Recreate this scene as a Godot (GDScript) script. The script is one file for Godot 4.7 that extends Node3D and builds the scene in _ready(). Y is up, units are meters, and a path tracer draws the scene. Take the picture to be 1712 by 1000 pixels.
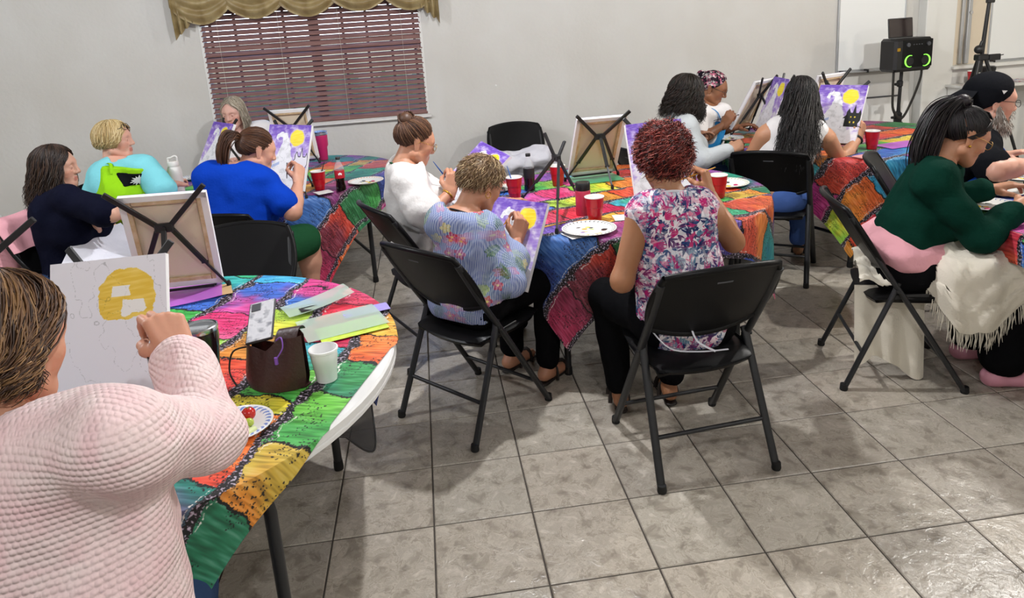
extends Node3D

# ------------------------------------------------------------------ camera numbers (photograph taken as 1712 x 1000)
const FOCAL := 1204.77
const PRIN := Vector2(856.0, 334.26)
const TILE := 0.35
const CAM := Vector3(0.4545, 1.6909, 3.2635)
const CAM_ROT := Vector3(-0.2402, -0.1111, -0.0671)
var cam_basis := Basis.from_euler(CAM_ROT)
var rng := RandomNumberGenerator.new()
var taken := {}
var M := {}

func ray(px: float, py: float) -> Vector3:
	return cam_basis * Vector3((px - PRIN.x) / FOCAL, (PRIN.y - py) / FOCAL, -1.0)

func at_height(px: float, py: float, h := 0.0) -> Vector3:      # where a pixel meets the level y = h
	var d := ray(px, py)
	return CAM + d * ((h - CAM.y) / d.y)

func depth_of(p: Vector3) -> float:
	return -(cam_basis.inverse() * (p - CAM)).z

func beside(px: float, py: float, ref: Vector3, nearer := 0.0) -> Vector3:   # a pixel's direction, as far off as a known point of the same thing
	return CAM + ray(px, py) * (depth_of(ref) - nearer)

# ------------------------------------------------------------------ mesh builder
class MB:
	var v := PackedVector3Array()
	var n := PackedVector3Array()
	var c := PackedColorArray()
	var t := PackedVector2Array()
	var i := PackedInt32Array()
	var col := Color.WHITE
	func p(a: Vector3, nn: Vector3, uv := Vector2.ZERO) -> int:
		v.append(a); n.append(nn); c.append(col); t.append(uv)
		return v.size() - 1
	func tri(a: int, b: int, d: int) -> void:
		i.append(a); i.append(b); i.append(d)
	func quad(a: int, b: int, d: int, e: int) -> void:
		i.append(a); i.append(b); i.append(d); i.append(a); i.append(d); i.append(e)
	func flat(pts: Array, uvs: Array = []) -> void:       # a flat polygon, corners counter-clockwise seen from its front
		var nn: Vector3 = (pts[1] - pts[0]).cross(pts[2] - pts[0]).normalized()
		var f := v.size()
		for k in pts.size():
			p(pts[k], nn, uvs[k] if uvs else Vector2.ZERO)
		for k in range(1, pts.size() - 1):
			tri(f, f + k + 1, f + k)
	func add(o: MB, xf := Transform3D(), flip := false) -> void:
		var f := v.size()
		for k in o.v.size():
			v.append(xf * o.v[k]); n.append((xf.basis * o.n[k]).normalized()); c.append(o.c[k] * col); t.append(o.t[k])
		for k in range(0, o.i.size(), 3):
			i.append(f + o.i[k])
			i.append(f + o.i[k + (2 if flip else 1)])
			i.append(f + o.i[k + (1 if flip else 2)])
	func renormal() -> void:
		n.fill(Vector3.ZERO)
		for k in range(0, i.size(), 3):
			var a := i[k]; var b := i[k + 1]; var d := i[k + 2]
			var nn := (v[d] - v[a]).cross(v[b] - v[a])
			n[a] += nn; n[b] += nn; n[d] += nn
		for k in n.size():
			n[k] = n[k].normalized()
	func mesh() -> ArrayMesh:
		var m := ArrayMesh.new()
		var arr := []
		arr.resize(Mesh.ARRAY_MAX)
		arr[Mesh.ARRAY_VERTEX] = v; arr[Mesh.ARRAY_NORMAL] = n; arr[Mesh.ARRAY_COLOR] = c; arr[Mesh.ARRAY_TEX_UV] = t; arr[Mesh.ARRAY_INDEX] = i
		m.add_surface_from_arrays(Mesh.PRIMITIVE_TRIANGLES, arr)
		return m

func frame(y: Vector3, hint := Vector3.FORWARD) -> Basis:      # a basis whose y runs along the given direction
	y = y.normalized()
	if absf(y.dot(hint)) > 0.98:
		hint = Vector3.RIGHT if absf(y.x) < 0.9 else Vector3.UP
	var x := y.cross(hint).normalized()
	return Basis(x, y, x.cross(y))

func box(mb: MB, xf: Transform3D, s: Vector3, b := 0.002) -> void:
	var h := s * 0.5
	b = minf(b, minf(h.x, minf(h.y, h.z)) * 0.9)
	var f := func(ax: int, sg: float) -> void:
		var u := (ax + 1) % 3; var w := (ax + 2) % 3
		var pts := []; var uvs := []
		for q in [[-1, -1], [1, -1], [1, 1], [-1, 1]]:
			var r := Vector3.ZERO
			r[ax] = sg * h[ax]; r[u] = q[0] * (h[u] - b); r[w] = q[1] * (h[w] - b)
			pts.append(xf * r); uvs.append(Vector2(r[u], r[w]))
		if sg < 0: pts.reverse(); uvs.reverse()
		mb.flat(pts, uvs)
	for ax in 3:
		f.call(ax, 1.0); f.call(ax, -1.0)
	if b <= 0.0: return
	for ax in 3:                                                # twelve chamfers along the edges
		var u := (ax + 1) % 3; var w := (ax + 2) % 3
		for su in [-1.0, 1.0]:
			for sw in [-1.0, 1.0]:
				var r := []
				for q in [[-1, 0], [1, 0], [1, 1], [-1, 1]]:
					var a := Vector3.ZERO
					a[ax] = q[0] * (h[ax] - b)
					a[u] = su * (h[u] - (b if q[1] else 0.0)); a[w] = sw * (h[w] - (0.0 if q[1] else b))
					r.append(xf * a)
				if su * sw > 0: r.reverse()
				mb.flat(r)
	for sx in [-1.0, 1.0]:
		for sy in [-1.0, 1.0]:
			for sz in [-1.0, 1.0]:
				var r := [xf * Vector3(sx * h.x, sy * (h.y - b), sz * (h.z - b)), xf * Vector3(sx * (h.x - b), sy * h.y, sz * (h.z - b)), xf * Vector3(sx * (h.x - b), sy * (h.y - b), sz * h.z)]
				if sx * sy * sz < 0: r.reverse()
				mb.flat(r)

func bar(mb: MB, a: Vector3, b: Vector3, w: float, d: float, hint := Vector3.UP, bev := 0.002) -> void:   # a rectangular bar from a to b
	box(mb, Transform3D(frame(b - a, hint), (a + b) * 0.5), Vector3(w, a.distance_to(b), d), bev)

func tube(mb: MB, pts: Array, rad: Array, sides := 8, cap := true, squash := Vector2.ONE, hint := Vector3.FORWARD) -> void:
	var m := pts.size()
	var d0: Vector3 = (pts[1] - pts[0]).normalized()
	var bs := frame(d0, hint)
	var f := mb.v.size()
	for k in m:
		var dd: Vector3 = (pts[mini(k + 1, m - 1)] - pts[maxi(k - 1, 0)]).normalized()
		var q := Quaternion(bs.y.normalized(), dd) if bs.y.dot(dd) < 0.99999 and bs.y.dot(dd) > -0.999 else Quaternion.IDENTITY
		bs = Basis(q) * bs
		for s in sides:
			var an := TAU * s / sides
			var o := bs.x * cos(an) * squash.x + bs.z * sin(an) * squash.y
			var r: float = rad[k] if rad.size() > 1 else rad[0]
			mb.p(pts[k] + o * r, (bs.x * cos(an) / squash.x + bs.z * sin(an) / squash.y).normalized(), Vector2(float(s) / sides, float(k) / m))
	for k in m - 1:
		for s in sides:
			var a := f + k * sides + s; var b := f + k * sides + (s + 1) % sides
			mb.quad(a, b, b + sides, a + sides)
	if cap:
		for e in [0, m - 1]:
			var dd: Vector3 = (pts[0] - pts[1] if e == 0 else pts[m - 1] - pts[m - 2]).normalized()
			var cc := mb.p(pts[e], dd)
			var ring := []
			for s in sides:
				ring.append(mb.p(mb.v[f + e * sides + s], dd))
			for s in sides:
				if e == 0: mb.tri(cc, ring[(s + 1) % sides], ring[s])
				else: mb.tri(cc, ring[s], ring[(s + 1) % sides])

func smooth_path(pts: Array, per := 4) -> Array:               # Catmull-Rom through the points
	var r := []
	var m := pts.size()
	for k in m - 1:
		var a = pts[maxi(k - 1, 0)]; var b = pts[k]; var c = pts[k + 1]; var d = pts[mini(k + 2, m - 1)]
		for s in per:
			var u := float(s) / per
			r.append(0.5 * ((2.0 * b) + (c - a) * u + (2.0 * a - 5.0 * b + 4.0 * c - d) * u * u + (3.0 * b - a - 3.0 * c + d) * u * u * u))
	r.append(pts[m - 1])
	return r

func lathe(mb: MB, prof: Array, segs := 24, xf := Transform3D()) -> void:   # profile of Vector2(radius, height), bottom to top on the outside
	for k in prof.size() - 1:
		var a: Vector2 = prof[k]; var b: Vector2 = prof[k + 1]
		if a.distance_to(b) < 1e-6: continue
		var nrm := func(j: int, s: Vector2) -> Vector2:        # smooth over shallow corners
			var e: Vector2 = (b - a).normalized()
			if j >= 0 and j < prof.size() - 1:
				var g: Vector2 = (prof[j + 1] - prof[j]).normalized()
				if g.dot(e) > 0.75: e = (e + g).normalized()
			return Vector2(e.y, -e.x)
		var na: Vector2 = nrm.call(k - 1, a); var nb: Vector2 = nrm.call(k + 1, b)
		var f := mb.v.size()
		for s in segs + 1:
			var an := TAU * s / segs
			var d := Vector3(cos(an), 0, sin(an))
			mb.p(xf * (d * a.x + Vector3.UP * a.y), (xf.basis * (d * na.x + Vector3.UP * na.y)).normalized(), Vector2(float(s) / segs, a.y))
			mb.p(xf * (d * b.x + Vector3.UP * b.y), (xf.basis * (d * nb.x + Vector3.UP * nb.y)).normalized(), Vector2(float(s) / segs, b.y))
		for s in segs:
			var q := f + s * 2
			mb.quad(q, q + 2, q + 3, q + 1)

func prism(mb: MB, poly: Array, z0: float, z1: float, xf := Transform3D()) -> void:   # polygon in x, y, drawn out along z
	var pk := PackedVector2Array(poly)
	if Geometry2D.is_polygon_clockwise(pk): pk.reverse()
	var tr := Geometry2D.triangulate_polygon(pk)
	for e in [0, 1]:
		var f := mb.v.size()
		var nn := (xf.basis * Vector3(0, 0, 1 if e else -1)).normalized()
		for q in pk: mb.p(xf * Vector3(q.x, q.y, z1 if e else z0), nn, q)
		for k in range(0, tr.size(), 3):
			var a: Vector2 = pk[tr[k]]; var b: Vector2 = pk[tr[k + 1]]; var c: Vector2 = pk[tr[k + 2]]
			var ccw := (b - a).cross(c - a) > 0
			if ccw == (e == 1): mb.tri(f + tr[k], f + tr[k + 2], f + tr[k + 1])
			else: mb.tri(f + tr[k], f + tr[k + 1], f + tr[k + 2])
	for k in pk.size():
		var a := pk[k]; var b := pk[(k + 1) % pk.size()]
		mb.flat([xf * Vector3(a.x, a.y, z0), xf * Vector3(b.x, b.y, z0), xf * Vector3(b.x, b.y, z1), xf * Vector3(a.x, a.y, z1)])

func sheet(mb: MB, fn: Callable, nu: int, nv: int, thick := 0.002, uvs := Vector2.ONE) -> void:   # fn(u, v) -> point; a cloth with two sides and an edge
	var f := mb.v.size()
	for side in 2:
		for a in nu + 1:
			for b in nv + 1:
				mb.p(fn.call(float(a) / nu, float(b) / nv), Vector3.ZERO, Vector2(float(a) / nu, float(b) / nv) * uvs)
	var st := (nu + 1) * (nv + 1)
	for a in nu:
		for b in nv:
			var q := f + a * (nv + 1) + b
			var nn := (mb.v[q + nv + 1] - mb.v[q]).cross(mb.v[q + 1] - mb.v[q])
			for w in [q, q + 1, q + nv + 1, q + nv + 2]: mb.n[w] += nn
			mb.quad(q, q + 1, q + nv + 2, q + nv + 1)
			mb.quad(q + st, q + st + nv + 1, q + st + nv + 2, q + st + 1)
	for k in st:
		var nn := mb.n[f + k].normalized()
		mb.n[f + k] = nn; mb.n[f + st + k] = -nn
		mb.v[f + st + k] -= nn * thick
	var edge := []
	for a in nu: edge.append([a * (nv + 1), (a + 1) * (nv + 1)])
	for b in nv: edge.append([nu * (nv + 1) + b, nu * (nv + 1) + b + 1])
	for a in range(nu, 0, -1): edge.append([a * (nv + 1) + nv, (a - 1) * (nv + 1) + nv])
	for b in range(nv, 0, -1): edge.append([b, b - 1])
	for e in edge:
		mb.quad(f + e[0], f + e[1], f + st + e[1], f + st + e[0])

# ------------------------------------------------------------------ nodes
func numbered(s: String) -> String:
	if not taken.has(s):
		taken[s] = 0
		return s
	taken[s] += 1
	return "%s_%03d" % [s, taken[s]]

func tag(o: Node, label: String, category: String, group := "") -> Node:
	o.set_meta("label", label); o.set_meta("category", category)
	if group: o.set_meta("group", group)
	return o

func thing(called: String, label: String, category: String, at := Vector3.ZERO, turn := 0.0, group := "") -> Node3D:
	var o := Node3D.new()
	o.name = numbered(called)
	add_child(o)
	o.position = at; o.rotation.y = turn
	tag(o, label, category, group)
	return o

func obj(called: String, mb: MB, m: Material, parent: Node3D = self, in_world := false) -> MeshInstance3D:
	var o := MeshInstance3D.new()
	o.name = numbered(called) if parent == self else called
	o.mesh = mb.mesh()
	o.material_override = m
	if in_world:
		var q: Node = parent
		while q is Node3D and q != self:
			o.position -= q.position
			q = q.get_parent()
	parent.add_child(o, true)
	return o

func struct(called: String, mb: MB, m: Material, label := "") -> MeshInstance3D:
	var o := obj(called, mb, m)
	o.set_meta("kind", "structure")
	if label: o.set_meta("label", label)
	return o

func dup(src: Node3D, at: Vector3, turn: float, label: String) -> Node3D:
	var r: Node3D = src.duplicate()
	r.name = numbered(String(src.name).rstrip("_0123456789"))
	add_child(r)
	r.position = at; r.rotation.y = turn
	r.set_meta("label", label)
	return r

# ------------------------------------------------------------------ materials
func mat(called: String, col: Color, rough := 0.6, metal := 0.0) -> StandardMaterial3D:
	var m := StandardMaterial3D.new()
	m.resource_name = called
	m.albedo_color = col; m.roughness = rough; m.metallic = metal
	M[called] = m
	return m

func noise_tex(freq: float, size := 256, ramp: Gradient = null, normal := false, strength := 4.0, oct := 4, sd := 1, warp := 0.0) -> NoiseTexture2D:
	var t := NoiseTexture2D.new()
	var f := FastNoiseLite.new()
	f.seed = sd; f.frequency = freq; f.fractal_octaves = oct
	if warp > 0.0:
		f.domain_warp_enabled = true; f.domain_warp_amplitude = warp; f.domain_warp_frequency = freq * 0.7
	t.width = size; t.height = size; t.seamless = true; t.noise = f
	if ramp: t.color_ramp = ramp
	if normal: t.as_normal_map = true; t.bump_strength = strength
	return t

func ramp(cols: Array, offs: Array = []) -> Gradient:
	var g := Gradient.new()
	g.colors = PackedColorArray(cols)
	if offs.is_empty():
		for k in cols.size(): offs.append(float(k) / (cols.size() - 1))
	g.offsets = PackedFloat32Array(offs)
	return g

func tri_tex(m: StandardMaterial3D, scale: float, world := false) -> StandardMaterial3D:
	m.uv1_triplanar = true; m.uv1_scale = Vector3.ONE * scale
	m.uv1_world_triplanar = world
	return m

func weave(m: StandardMaterial3D, tex: Texture2D, scale := 12.0, strength := 0.5) -> StandardMaterial3D:
	m.normal_enabled = true; m.normal_texture = tex; m.normal_scale = strength
	return tri_tex(m, scale)

func hexc(s: String) -> Color:
	return Color.html(s)

# ------------------------------------------------------------------ smooth bodies: tapered capsules joined in a field, meshed as surface nets
var wrinkle := FastNoiseLite.new()

# one piece: [a, b, ra, rb, k, flat_axis (or ZERO), flat_factor, cut]
func cap(a: Vector3, b: Vector3, ra: float, rb: float, k := 0.03, axis := Vector3.ZERO, fl := 1.0, cut := false) -> Array:
	return [a, b, ra, rb, k, axis, fl, cut]

func nets(mb: MB, prims: Array, h: float, cuts: Array = [], amp := 0.0, tint = null) -> void:
	var lo := Vector3(1e9, 1e9, 1e9); var hi := -lo
	for q in prims:
		if q[7]: continue
		var r := Vector3.ONE * (maxf(q[2], q[3]) + 2.5 * h + amp)
		lo = lo.min(q[0] - r).min(q[1] - r); hi = hi.max(q[0] + r).max(q[1] + r)
	var nx := int((hi.x - lo.x) / h) + 2; var ny := int((hi.y - lo.y) / h) + 2; var nz := int((hi.z - lo.z) / h) + 2
	var sy := nx; var sz := nx * ny
	var val := PackedFloat32Array()
	val.resize(nx * ny * nz)
	val.fill(1.0)
	for q in prims:
		var a: Vector3 = q[0]; var b: Vector3 = q[1]; var ra: float = q[2]; var rb: float = q[3]; var k: float = q[4]
		var ax: Vector3 = q[5]; var fl: float = q[6] - 1.0; var cut: bool = q[7]
		var ba := b - a
		var has := ax != Vector3.ZERO
		if has: ba += ax * (ba.dot(ax) * fl)
		var inv := 1.0 / maxf(ba.length_squared(), 1e-9)
		var mr := maxf(ra, rb) + k + 2.5 * h
		var l := ((a.min(b) - Vector3.ONE * mr - lo) / h).max(Vector3.ZERO)
		var u := ((a.max(b) + Vector3.ONE * mr - lo) / h)
		var x0 := int(l.x); var x1 := mini(int(u.x) + 1, nx - 1)
		var y0 := int(l.y); var y1 := mini(int(u.y) + 1, ny - 1)
		var z0 := int(l.z); var z1 := mini(int(u.z) + 1, nz - 1)
		var lim := mr * mr
		for z in range(z0, z1 + 1):
			for y in range(y0, y1 + 1):
				var at := z * sz + y * sy
				var pa := Vector3(lo.x + x0 * h, lo.y + y * h, lo.z + z * h) - a
				for x in range(x0, x1 + 1):
					var w := pa
					pa.x += h
					if has: w += ax * (w.dot(ax) * fl)
					var t := clampf(w.dot(ba) * inv, 0.0, 1.0)
					w -= ba * t
					var l2 := w.length_squared()
					if l2 > lim: continue
					var d := sqrt(l2) - ra - (rb - ra) * t
					var e := val[at + x]
					if cut:
						d = -d
						var s := maxf(k - absf(d - e), 0.0)
						val[at + x] = maxf(d, e) + s * s * 0.25 / k
					else:
						var s := maxf(k - absf(d - e), 0.0)
						val[at + x] = minf(d, e) - s * s * 0.25 / k
	var thr := h * 2.6
	if amp > 0.0 or cuts:
		var at := 0
		var band := thr + amp
		for z in nz:
			for y in ny:
				for x in nx:
					var e := val[at]
					if e < band and (cuts or e > -band):
						var w := lo + Vector3(x, y, z) * h
						if amp > 0.0 and e > -band: e += amp * wrinkle.get_noise_3dv(w)
						for cu in cuts:
							e = maxf(e, (w - cu[0]).dot(cu[1]))
						val[at] = e
					at += 1
	var id := PackedInt32Array()
	id.resize(val.size())
	var off := [0, 1, sy, sy + 1, sz, sz + 1, sz + sy, sz + sy + 1]
	var ed := [[0, 1], [2, 3], [4, 5], [6, 7], [0, 2], [1, 3], [4, 6], [5, 7], [0, 4], [1, 5], [2, 6], [3, 7]]
	var cor := [Vector3(0, 0, 0), Vector3(1, 0, 0), Vector3(0, 1, 0), Vector3(1, 1, 0), Vector3(0, 0, 1), Vector3(1, 0, 1), Vector3(0, 1, 1), Vector3(1, 1, 1)]
	var act := PackedInt32Array()
	var top := val.size() - sz - sy - 1
	var g := PackedFloat32Array(); g.resize(8)
	for at in top:
		var e0 := val[at]
		if e0 > thr or e0 < -thr: continue
		var mask := 0
		for q in 8:
			var e := val[at + off[q]]
			g[q] = e
			if e < 0.0: mask |= 1 << q
		if mask == 0 or mask == 255: continue
		var s := Vector3.ZERO; var cnt := 0
		for q in ed:
			var ea := g[q[0]]; var eb := g[q[1]]
			if (ea < 0.0) != (eb < 0.0):
				s += cor[q[0]].lerp(cor[q[1]], ea / (ea - eb)); cnt += 1
		s /= cnt
		var nn := Vector3(g[1] + g[3] + g[5] + g[7] - g[0] - g[2] - g[4] - g[6], g[2] + g[3] + g[6] + g[7] - g[0] - g[1] - g[4] - g[5], g[4] + g[5] + g[6] + g[7] - g[0] - g[1] - g[2] - g[3]).normalized()
		var z := at / sz; var y := (at - z * sz) / sy; var x := at - z * sz - y * sy
		var w := lo + (Vector3(x, y, z) + s) * h
		if tint != null: mb.col = tint.call(w)
		id[at] = mb.p(w, nn)
		act.append(at)
	for at in act:
		var e := val[at]
		var inside := e < 0.0
		for q in 3:
			var s1: int = [1, sy, sz][q]; var s2: int = [sy, sz, 1][q]; var s3: int = [sz, 1, sy][q]
			if (val[at + s1] < 0.0) == inside or at - s2 - s3 < 0: continue
			var A := id[at]; var B := id[at - s2]; var C := id[at - s2 - s3]; var D := id[at - s3]
			if inside: mb.quad(A, D, C, B)
			else: mb.quad(A, B, C, D)
	mb.col = Color.WHITE

# ------------------------------------------------------------------ computed prints
func img_tex(im: Image) -> ImageTexture:
	return ImageTexture.create_from_image(im)

const CLOTH := 1.95          # metres covered by one width of the tablecloth print
func cloth_print() -> ImageTexture:
	var n := 1000
	var rows := [   # painted blocks: [length in metres, colour, second colour]
		[[.55, "3a53b0", "6c3fa0"], [.24, "d88a2a", "e8b23c"], [.2, "e7792b", "dd5b25"], [.17, "2f8f4a", "1f7a56"], [.26, "64b83a", "3fa046"], [.2, "c2a53a", "e08a2c"], [.3, "1f7350", "2a8a6a"], [.4, "8a2a2a", "c24a2a"]],
		[[.3, "2b6bb8", "3fb1c8"], [.25, "d23a6e", "c42a4a"], [.32, "d81f3a", "c01a4a"], [.16, "38a6b8", "2d9a6a"], [.17, "66bb3a", "4bb04a"], [.08, "e8d83a", "c8c83a"], [.3, "ee7a26", "e8442a"], [.35, "178070", "9a2f8a"], [.4, "a02a52", "3a2a6a"]],
		[[.38, "d83a8e", "c8307a"], [.22, "c83a86", "2f6ac8"], [.2, "9fc23a", "d8d23c"], [.18, "b07a2a", "e08a2c"], [.3, "e04a2a", "d82a3a"], [.3, "0f7a72", "b02a8a"], [.4, "167a54", "1a9a8a"]],
		[[.34, "2a62c0", "38a8d0"], [.3, "3a6ad0", "d44a9a"], [.2, "d62a6a", "e05a8a"], [.24, "8ac83a", "e6d83a"], [.28, "e88a2a", "d8602a"], [.3, "2a8ab0", "1a6a9a"], [.35, "8a3a9a", "c83a7a"]],
		[[.26, "38a0b4", "2aa870"], [.36, "2aa6a0", "3468c8"], [.26, "3ab04a", "98cc3a"], [.22, "e2429a", "c83a7e"], [.3, "d8452a", "b02a2a"], [.45, "2a4aa8", "2a8ac0"]],
		[[.4, "d8b83a", "e8d24a"], [.24, "de4f2a", "c83048"], [.3, "b42f86", "7a3fa8"], [.24, "2a9ac0", "44c0c8"], [.3, "ea8f2e", "e6642a"], [.45, "1f7a4a", "58a83a"]],
		[[.3, "cc2f4e", "de4a2a"], [.3, "e86a2a", "d6402a"], [.28, "2a7a4a", "6ab03a"], [.3, "b8347e", "8a2f6a"], [.4, "3350b0", "2f8ac4"], [.4, "c83a6a", "e06a8a"]],
		[[.26, "b02a54", "8a2446"], [.3, "7a2a3a", "c03a2a"], [.34, "256a3a", "3f9a48"], [.3, "2b3f8a", "5a3f9a"], [.3, "d0503a", "e8843a"], [.5, "1f8a8a", "2f6aa8"]],
		[[.5, "2a3a7a", "3a6ab0"], [.4, "7a2a6a", "b03a6a"], [.4, "1f6a5a", "2f9a6a"], [.3, "b8402a", "d86a2a"], [.4, "5a2f7a", "8a3a6a"]],
	]
	var edges := [0.0, 0.135, 0.36, 0.56, 0.80, 1.01, 1.23, 1.46, 1.70, 1.95]
	var f := FastNoiseLite.new(); f.seed = 3; f.frequency = 1.0; f.fractal_octaves = 3
	var g := FastNoiseLite.new(); g.seed = 8; g.frequency = 1.0; g.fractal_octaves = 2
	var cols := []
	for r in rows:
		var q := []; var s := 0.0
		for b in r:
			q.append([s, s + b[0], hexc(b[1]), hexc(b[2])]); s += b[0]
		q[-1][1] = 9.0
		cols.append(q)
	var data := PackedByteArray()
	data.resize(n * n * 3)
	var at := 0
	for y in n:
		for x in n:
			var u := CLOTH * x / n; var v := CLOTH * y / n
			var w1 := f.get_noise_2d(u * 5.0, v * 5.0)
			var w2 := f.get_noise_2d(u * 5.0 + 40.0, v * 5.0 + 9.0)
			var uu := u + 0.035 * w1; var vv := v + 0.03 * w2
			var r := 0
			while r < 8 and vv > edges[r + 1]: r += 1
			var de := minf(absf(vv - edges[r]) + (9.0 if r == 0 else 0.0), absf(edges[r + 1] - vv))
			var cell = cols[r][0]
			for b in cols[r]:
				if uu >= b[0] - 0.1 * (vv - edges[r]): cell = b
			var dc := minf(absf(uu + 0.1 * (vv - edges[r]) - cell[0]), absf(cell[1] - uu - 0.1 * (vv - edges[r])))
			var fine := g.get_noise_2d(u * 85.0, v * 85.0)
			var streak := g.get_noise_2d(u * 60.0, v * 9.0)
			var lw := 0.015 + 0.010 * w2 + 0.004 * w1
			var k := clampf((uu - cell[0]) / maxf(minf(cell[1], 2.0) - cell[0], 0.1) * 1.4 - 0.2 + 0.5 * w1, 0.0, 1.0)
			var c: Color = cell[2].lerp(cell[3], k * k * (3.0 - 2.0 * k))
			c = c.lightened(clampf(streak * 0.28, 0.0, 0.3)).darkened(clampf(-streak * 0.4, 0.0, 0.4))
			if dc < 0.004 + 0.006 * fine or de < lw + 0.007 * fine:
				c = Color(0.035, 0.03, 0.04)
				if fine > 0.30 and de < lw * 1.1: c = Color(0.72, 0.68, 0.74)
				elif fine > 0.22 and de < lw: c = Color(0.40, 0.26, 0.36)
			elif absf(de - lw - 0.007) < 0.0012 + 0.003 * fine and w1 > 0.0:
				c = Color(0.85, 0.83, 0.8)
			elif fine < -0.42 and w2 > 0.05:
				c = Color(0.06, 0.05, 0.06)
			data[at] = int(c.r * 255.0); data[at + 1] = int(c.g * 255.0); data[at + 2] = int(c.b * 255.0)
			at += 3
	return img_tex(Image.create_from_data(n, n, false, Image.FORMAT_RGB8, data))

# the painting everyone copies: violet sky, yellow moon, pale curled figure, dark castle. stage 0 = nearly blank ... 3 = castle painted
func painting(stage: int, sd: int) -> ImageTexture:
	var w := 192; var h := 256
	var f := FastNoiseLite.new(); f.seed = sd; f.frequency = 1.0; f.fractal_octaves = 3
	var im := Image.create(w, h, false, Image.FORMAT_RGB8)
	var moon := Vector2(0.70, 0.20)
	var ghost := PackedVector2Array([Vector2(-0.05, 1.05), Vector2(-0.05, 0.80), Vector2(0.10, 0.70), Vector2(0.20, 0.58), Vector2(0.30, 0.42), Vector2(0.37, 0.28), Vector2(0.36, 0.20), Vector2(0.30, 0.19), Vector2(0.25, 0.24), Vector2(0.20, 0.22), Vector2(0.24, 0.14), Vector2(0.33, 0.10), Vector2(0.44, 0.13), Vector2(0.52, 0.22), Vector2(0.58, 0.36), Vector2(0.62, 0.50), Vector2(0.72, 0.62), Vector2(0.78, 0.78), Vector2(0.82, 1.05)])
	var castle := PackedVector2Array([Vector2(0.68, 0.72), Vector2(0.68, 0.58), Vector2(0.63, 0.58), Vector2(0.70, 0.52), Vector2(0.70, 0.46), Vector2(0.74, 0.40), Vector2(0.78, 0.48), Vector2(0.82, 0.48), Vector2(0.85, 0.33), Vector2(0.89, 0.48), Vector2(0.94, 0.48), Vector2(0.97, 0.42), Vector2(1.0, 0.50), Vector2(1.0, 0.60), Vector2(0.96, 0.66), Vector2(0.98, 0.72)])
	for y in h:
		for x in w:
			var u := (x + 0.5) / w; var v := (y + 0.5) / h
			var q := Vector2(u, v)
			var nn := f.get_noise_2d(u * 5.0, v * 9.0)
			var st := f.get_noise_2d(u * 4.0 + v * 20.0, v * 26.0)
			var c := Color(0.90, 0.89, 0.91)
			if stage > 0:
				var k := clampf(0.95 - v * 1.35 + nn * 0.7, 0.0, 1.0) if v < 0.80 else 0.0
				c = c.lerp(Color(0.36, 0.22, 0.66), k).lerp(Color(0.66, 0.53, 0.86), clampf(0.55 - absf(v - 0.45) * 1.3 + nn * 0.5, 0.0, 0.8) * 0.8)
				c = c.lightened(clampf(st * 0.35, 0.0, 0.3))
				if u < 0.86 and v > 0.07 and Geometry2D.is_point_in_polygon(q + Vector2(nn, st) * 0.02, ghost):
					c = Color(0.91, 0.91, 0.93).darkened(clampf(nn * 0.2, 0.0, 0.1))
					if stage > 1 and absf(u - 0.26) < 0.09 and absf(v - 0.62 + (u - 0.26) * 0.35) < 0.022: c = Color(0.64, 0.70, 0.84)
					if absf(f.get_noise_2d(u * 3.0 + 7.0, v * 3.0)) < 0.012: c = c.darkened(0.16)
			var dm := (q - moon) * Vector2(1.0, 1.33)
			var rr := dm.length() + nn * 0.015
			if stage > 0 and rr < 0.165:
				c = Color(0.93, 0.84, 0.16).lerp(Color(0.96, 0.90, 0.42), clampf(st + 0.2, 0.0, 1.0))
			elif stage > 0 and rr < 0.19:
				c = c.lerp(Color(0.86, 0.80, 0.84), 0.6)
			if stage == 0:
				var d0 := (q - Vector2(0.66, 0.27)) * Vector2(1.0, 1.25)
				var r0 := d0.length() + nn * 0.03
				if r0 < 0.25 and d0.y < 0.17 + nn * 0.03:
					c = Color(0.90, 0.74, 0.22).lerp(Color(0.95, 0.82, 0.40), clampf(st + 0.3, 0.0, 1.0))
					if absf(d0.x + 0.05) < 0.085 + nn * 0.03 and absf(d0.y + 0.06) < 0.045: c = Color(0.93, 0.92, 0.90)
					if absf(d0.x - 0.06) < 0.09 + nn * 0.04 and absf(d0.y - 0.075) < 0.06 + nn * 0.03: c = Color(0.93, 0.92, 0.90)
				if absf(f.get_noise_2d(u * 2.4 + 3.0, v * 2.4)) < 0.006: c = c.darkened(0.18)
			if stage == 2 and u > 0.6 and v > 0.3 and v < 0.75 and Geometry2D.is_point_in_polygon(q, castle):
				var e := 1.0
				for s in castle.size():
					e = minf(e, q.distance_to(Geometry2D.get_closest_point_to_segment(q, castle[s], castle[(s + 1) % castle.size()])))
				c = Color(0.06, 0.05, 0.07) if e < 0.011 else Color(0.88, 0.87, 0.9)
			if stage == 3 and u > 0.6 and v > 0.3 and v < 0.75 and Geometry2D.is_point_in_polygon(q, castle):
				c = Color(0.05, 0.05, 0.05)
				if (absf(u - 0.80) < 0.012 or absf(u - 0.88) < 0.014) and (absf(v - 0.55) < 0.012 or absf(v - 0.64) < 0.016): c = Color(0.86, 0.76, 0.2)
			im.set_pixel(x, y, c)
	return img_tex(im)

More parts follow.
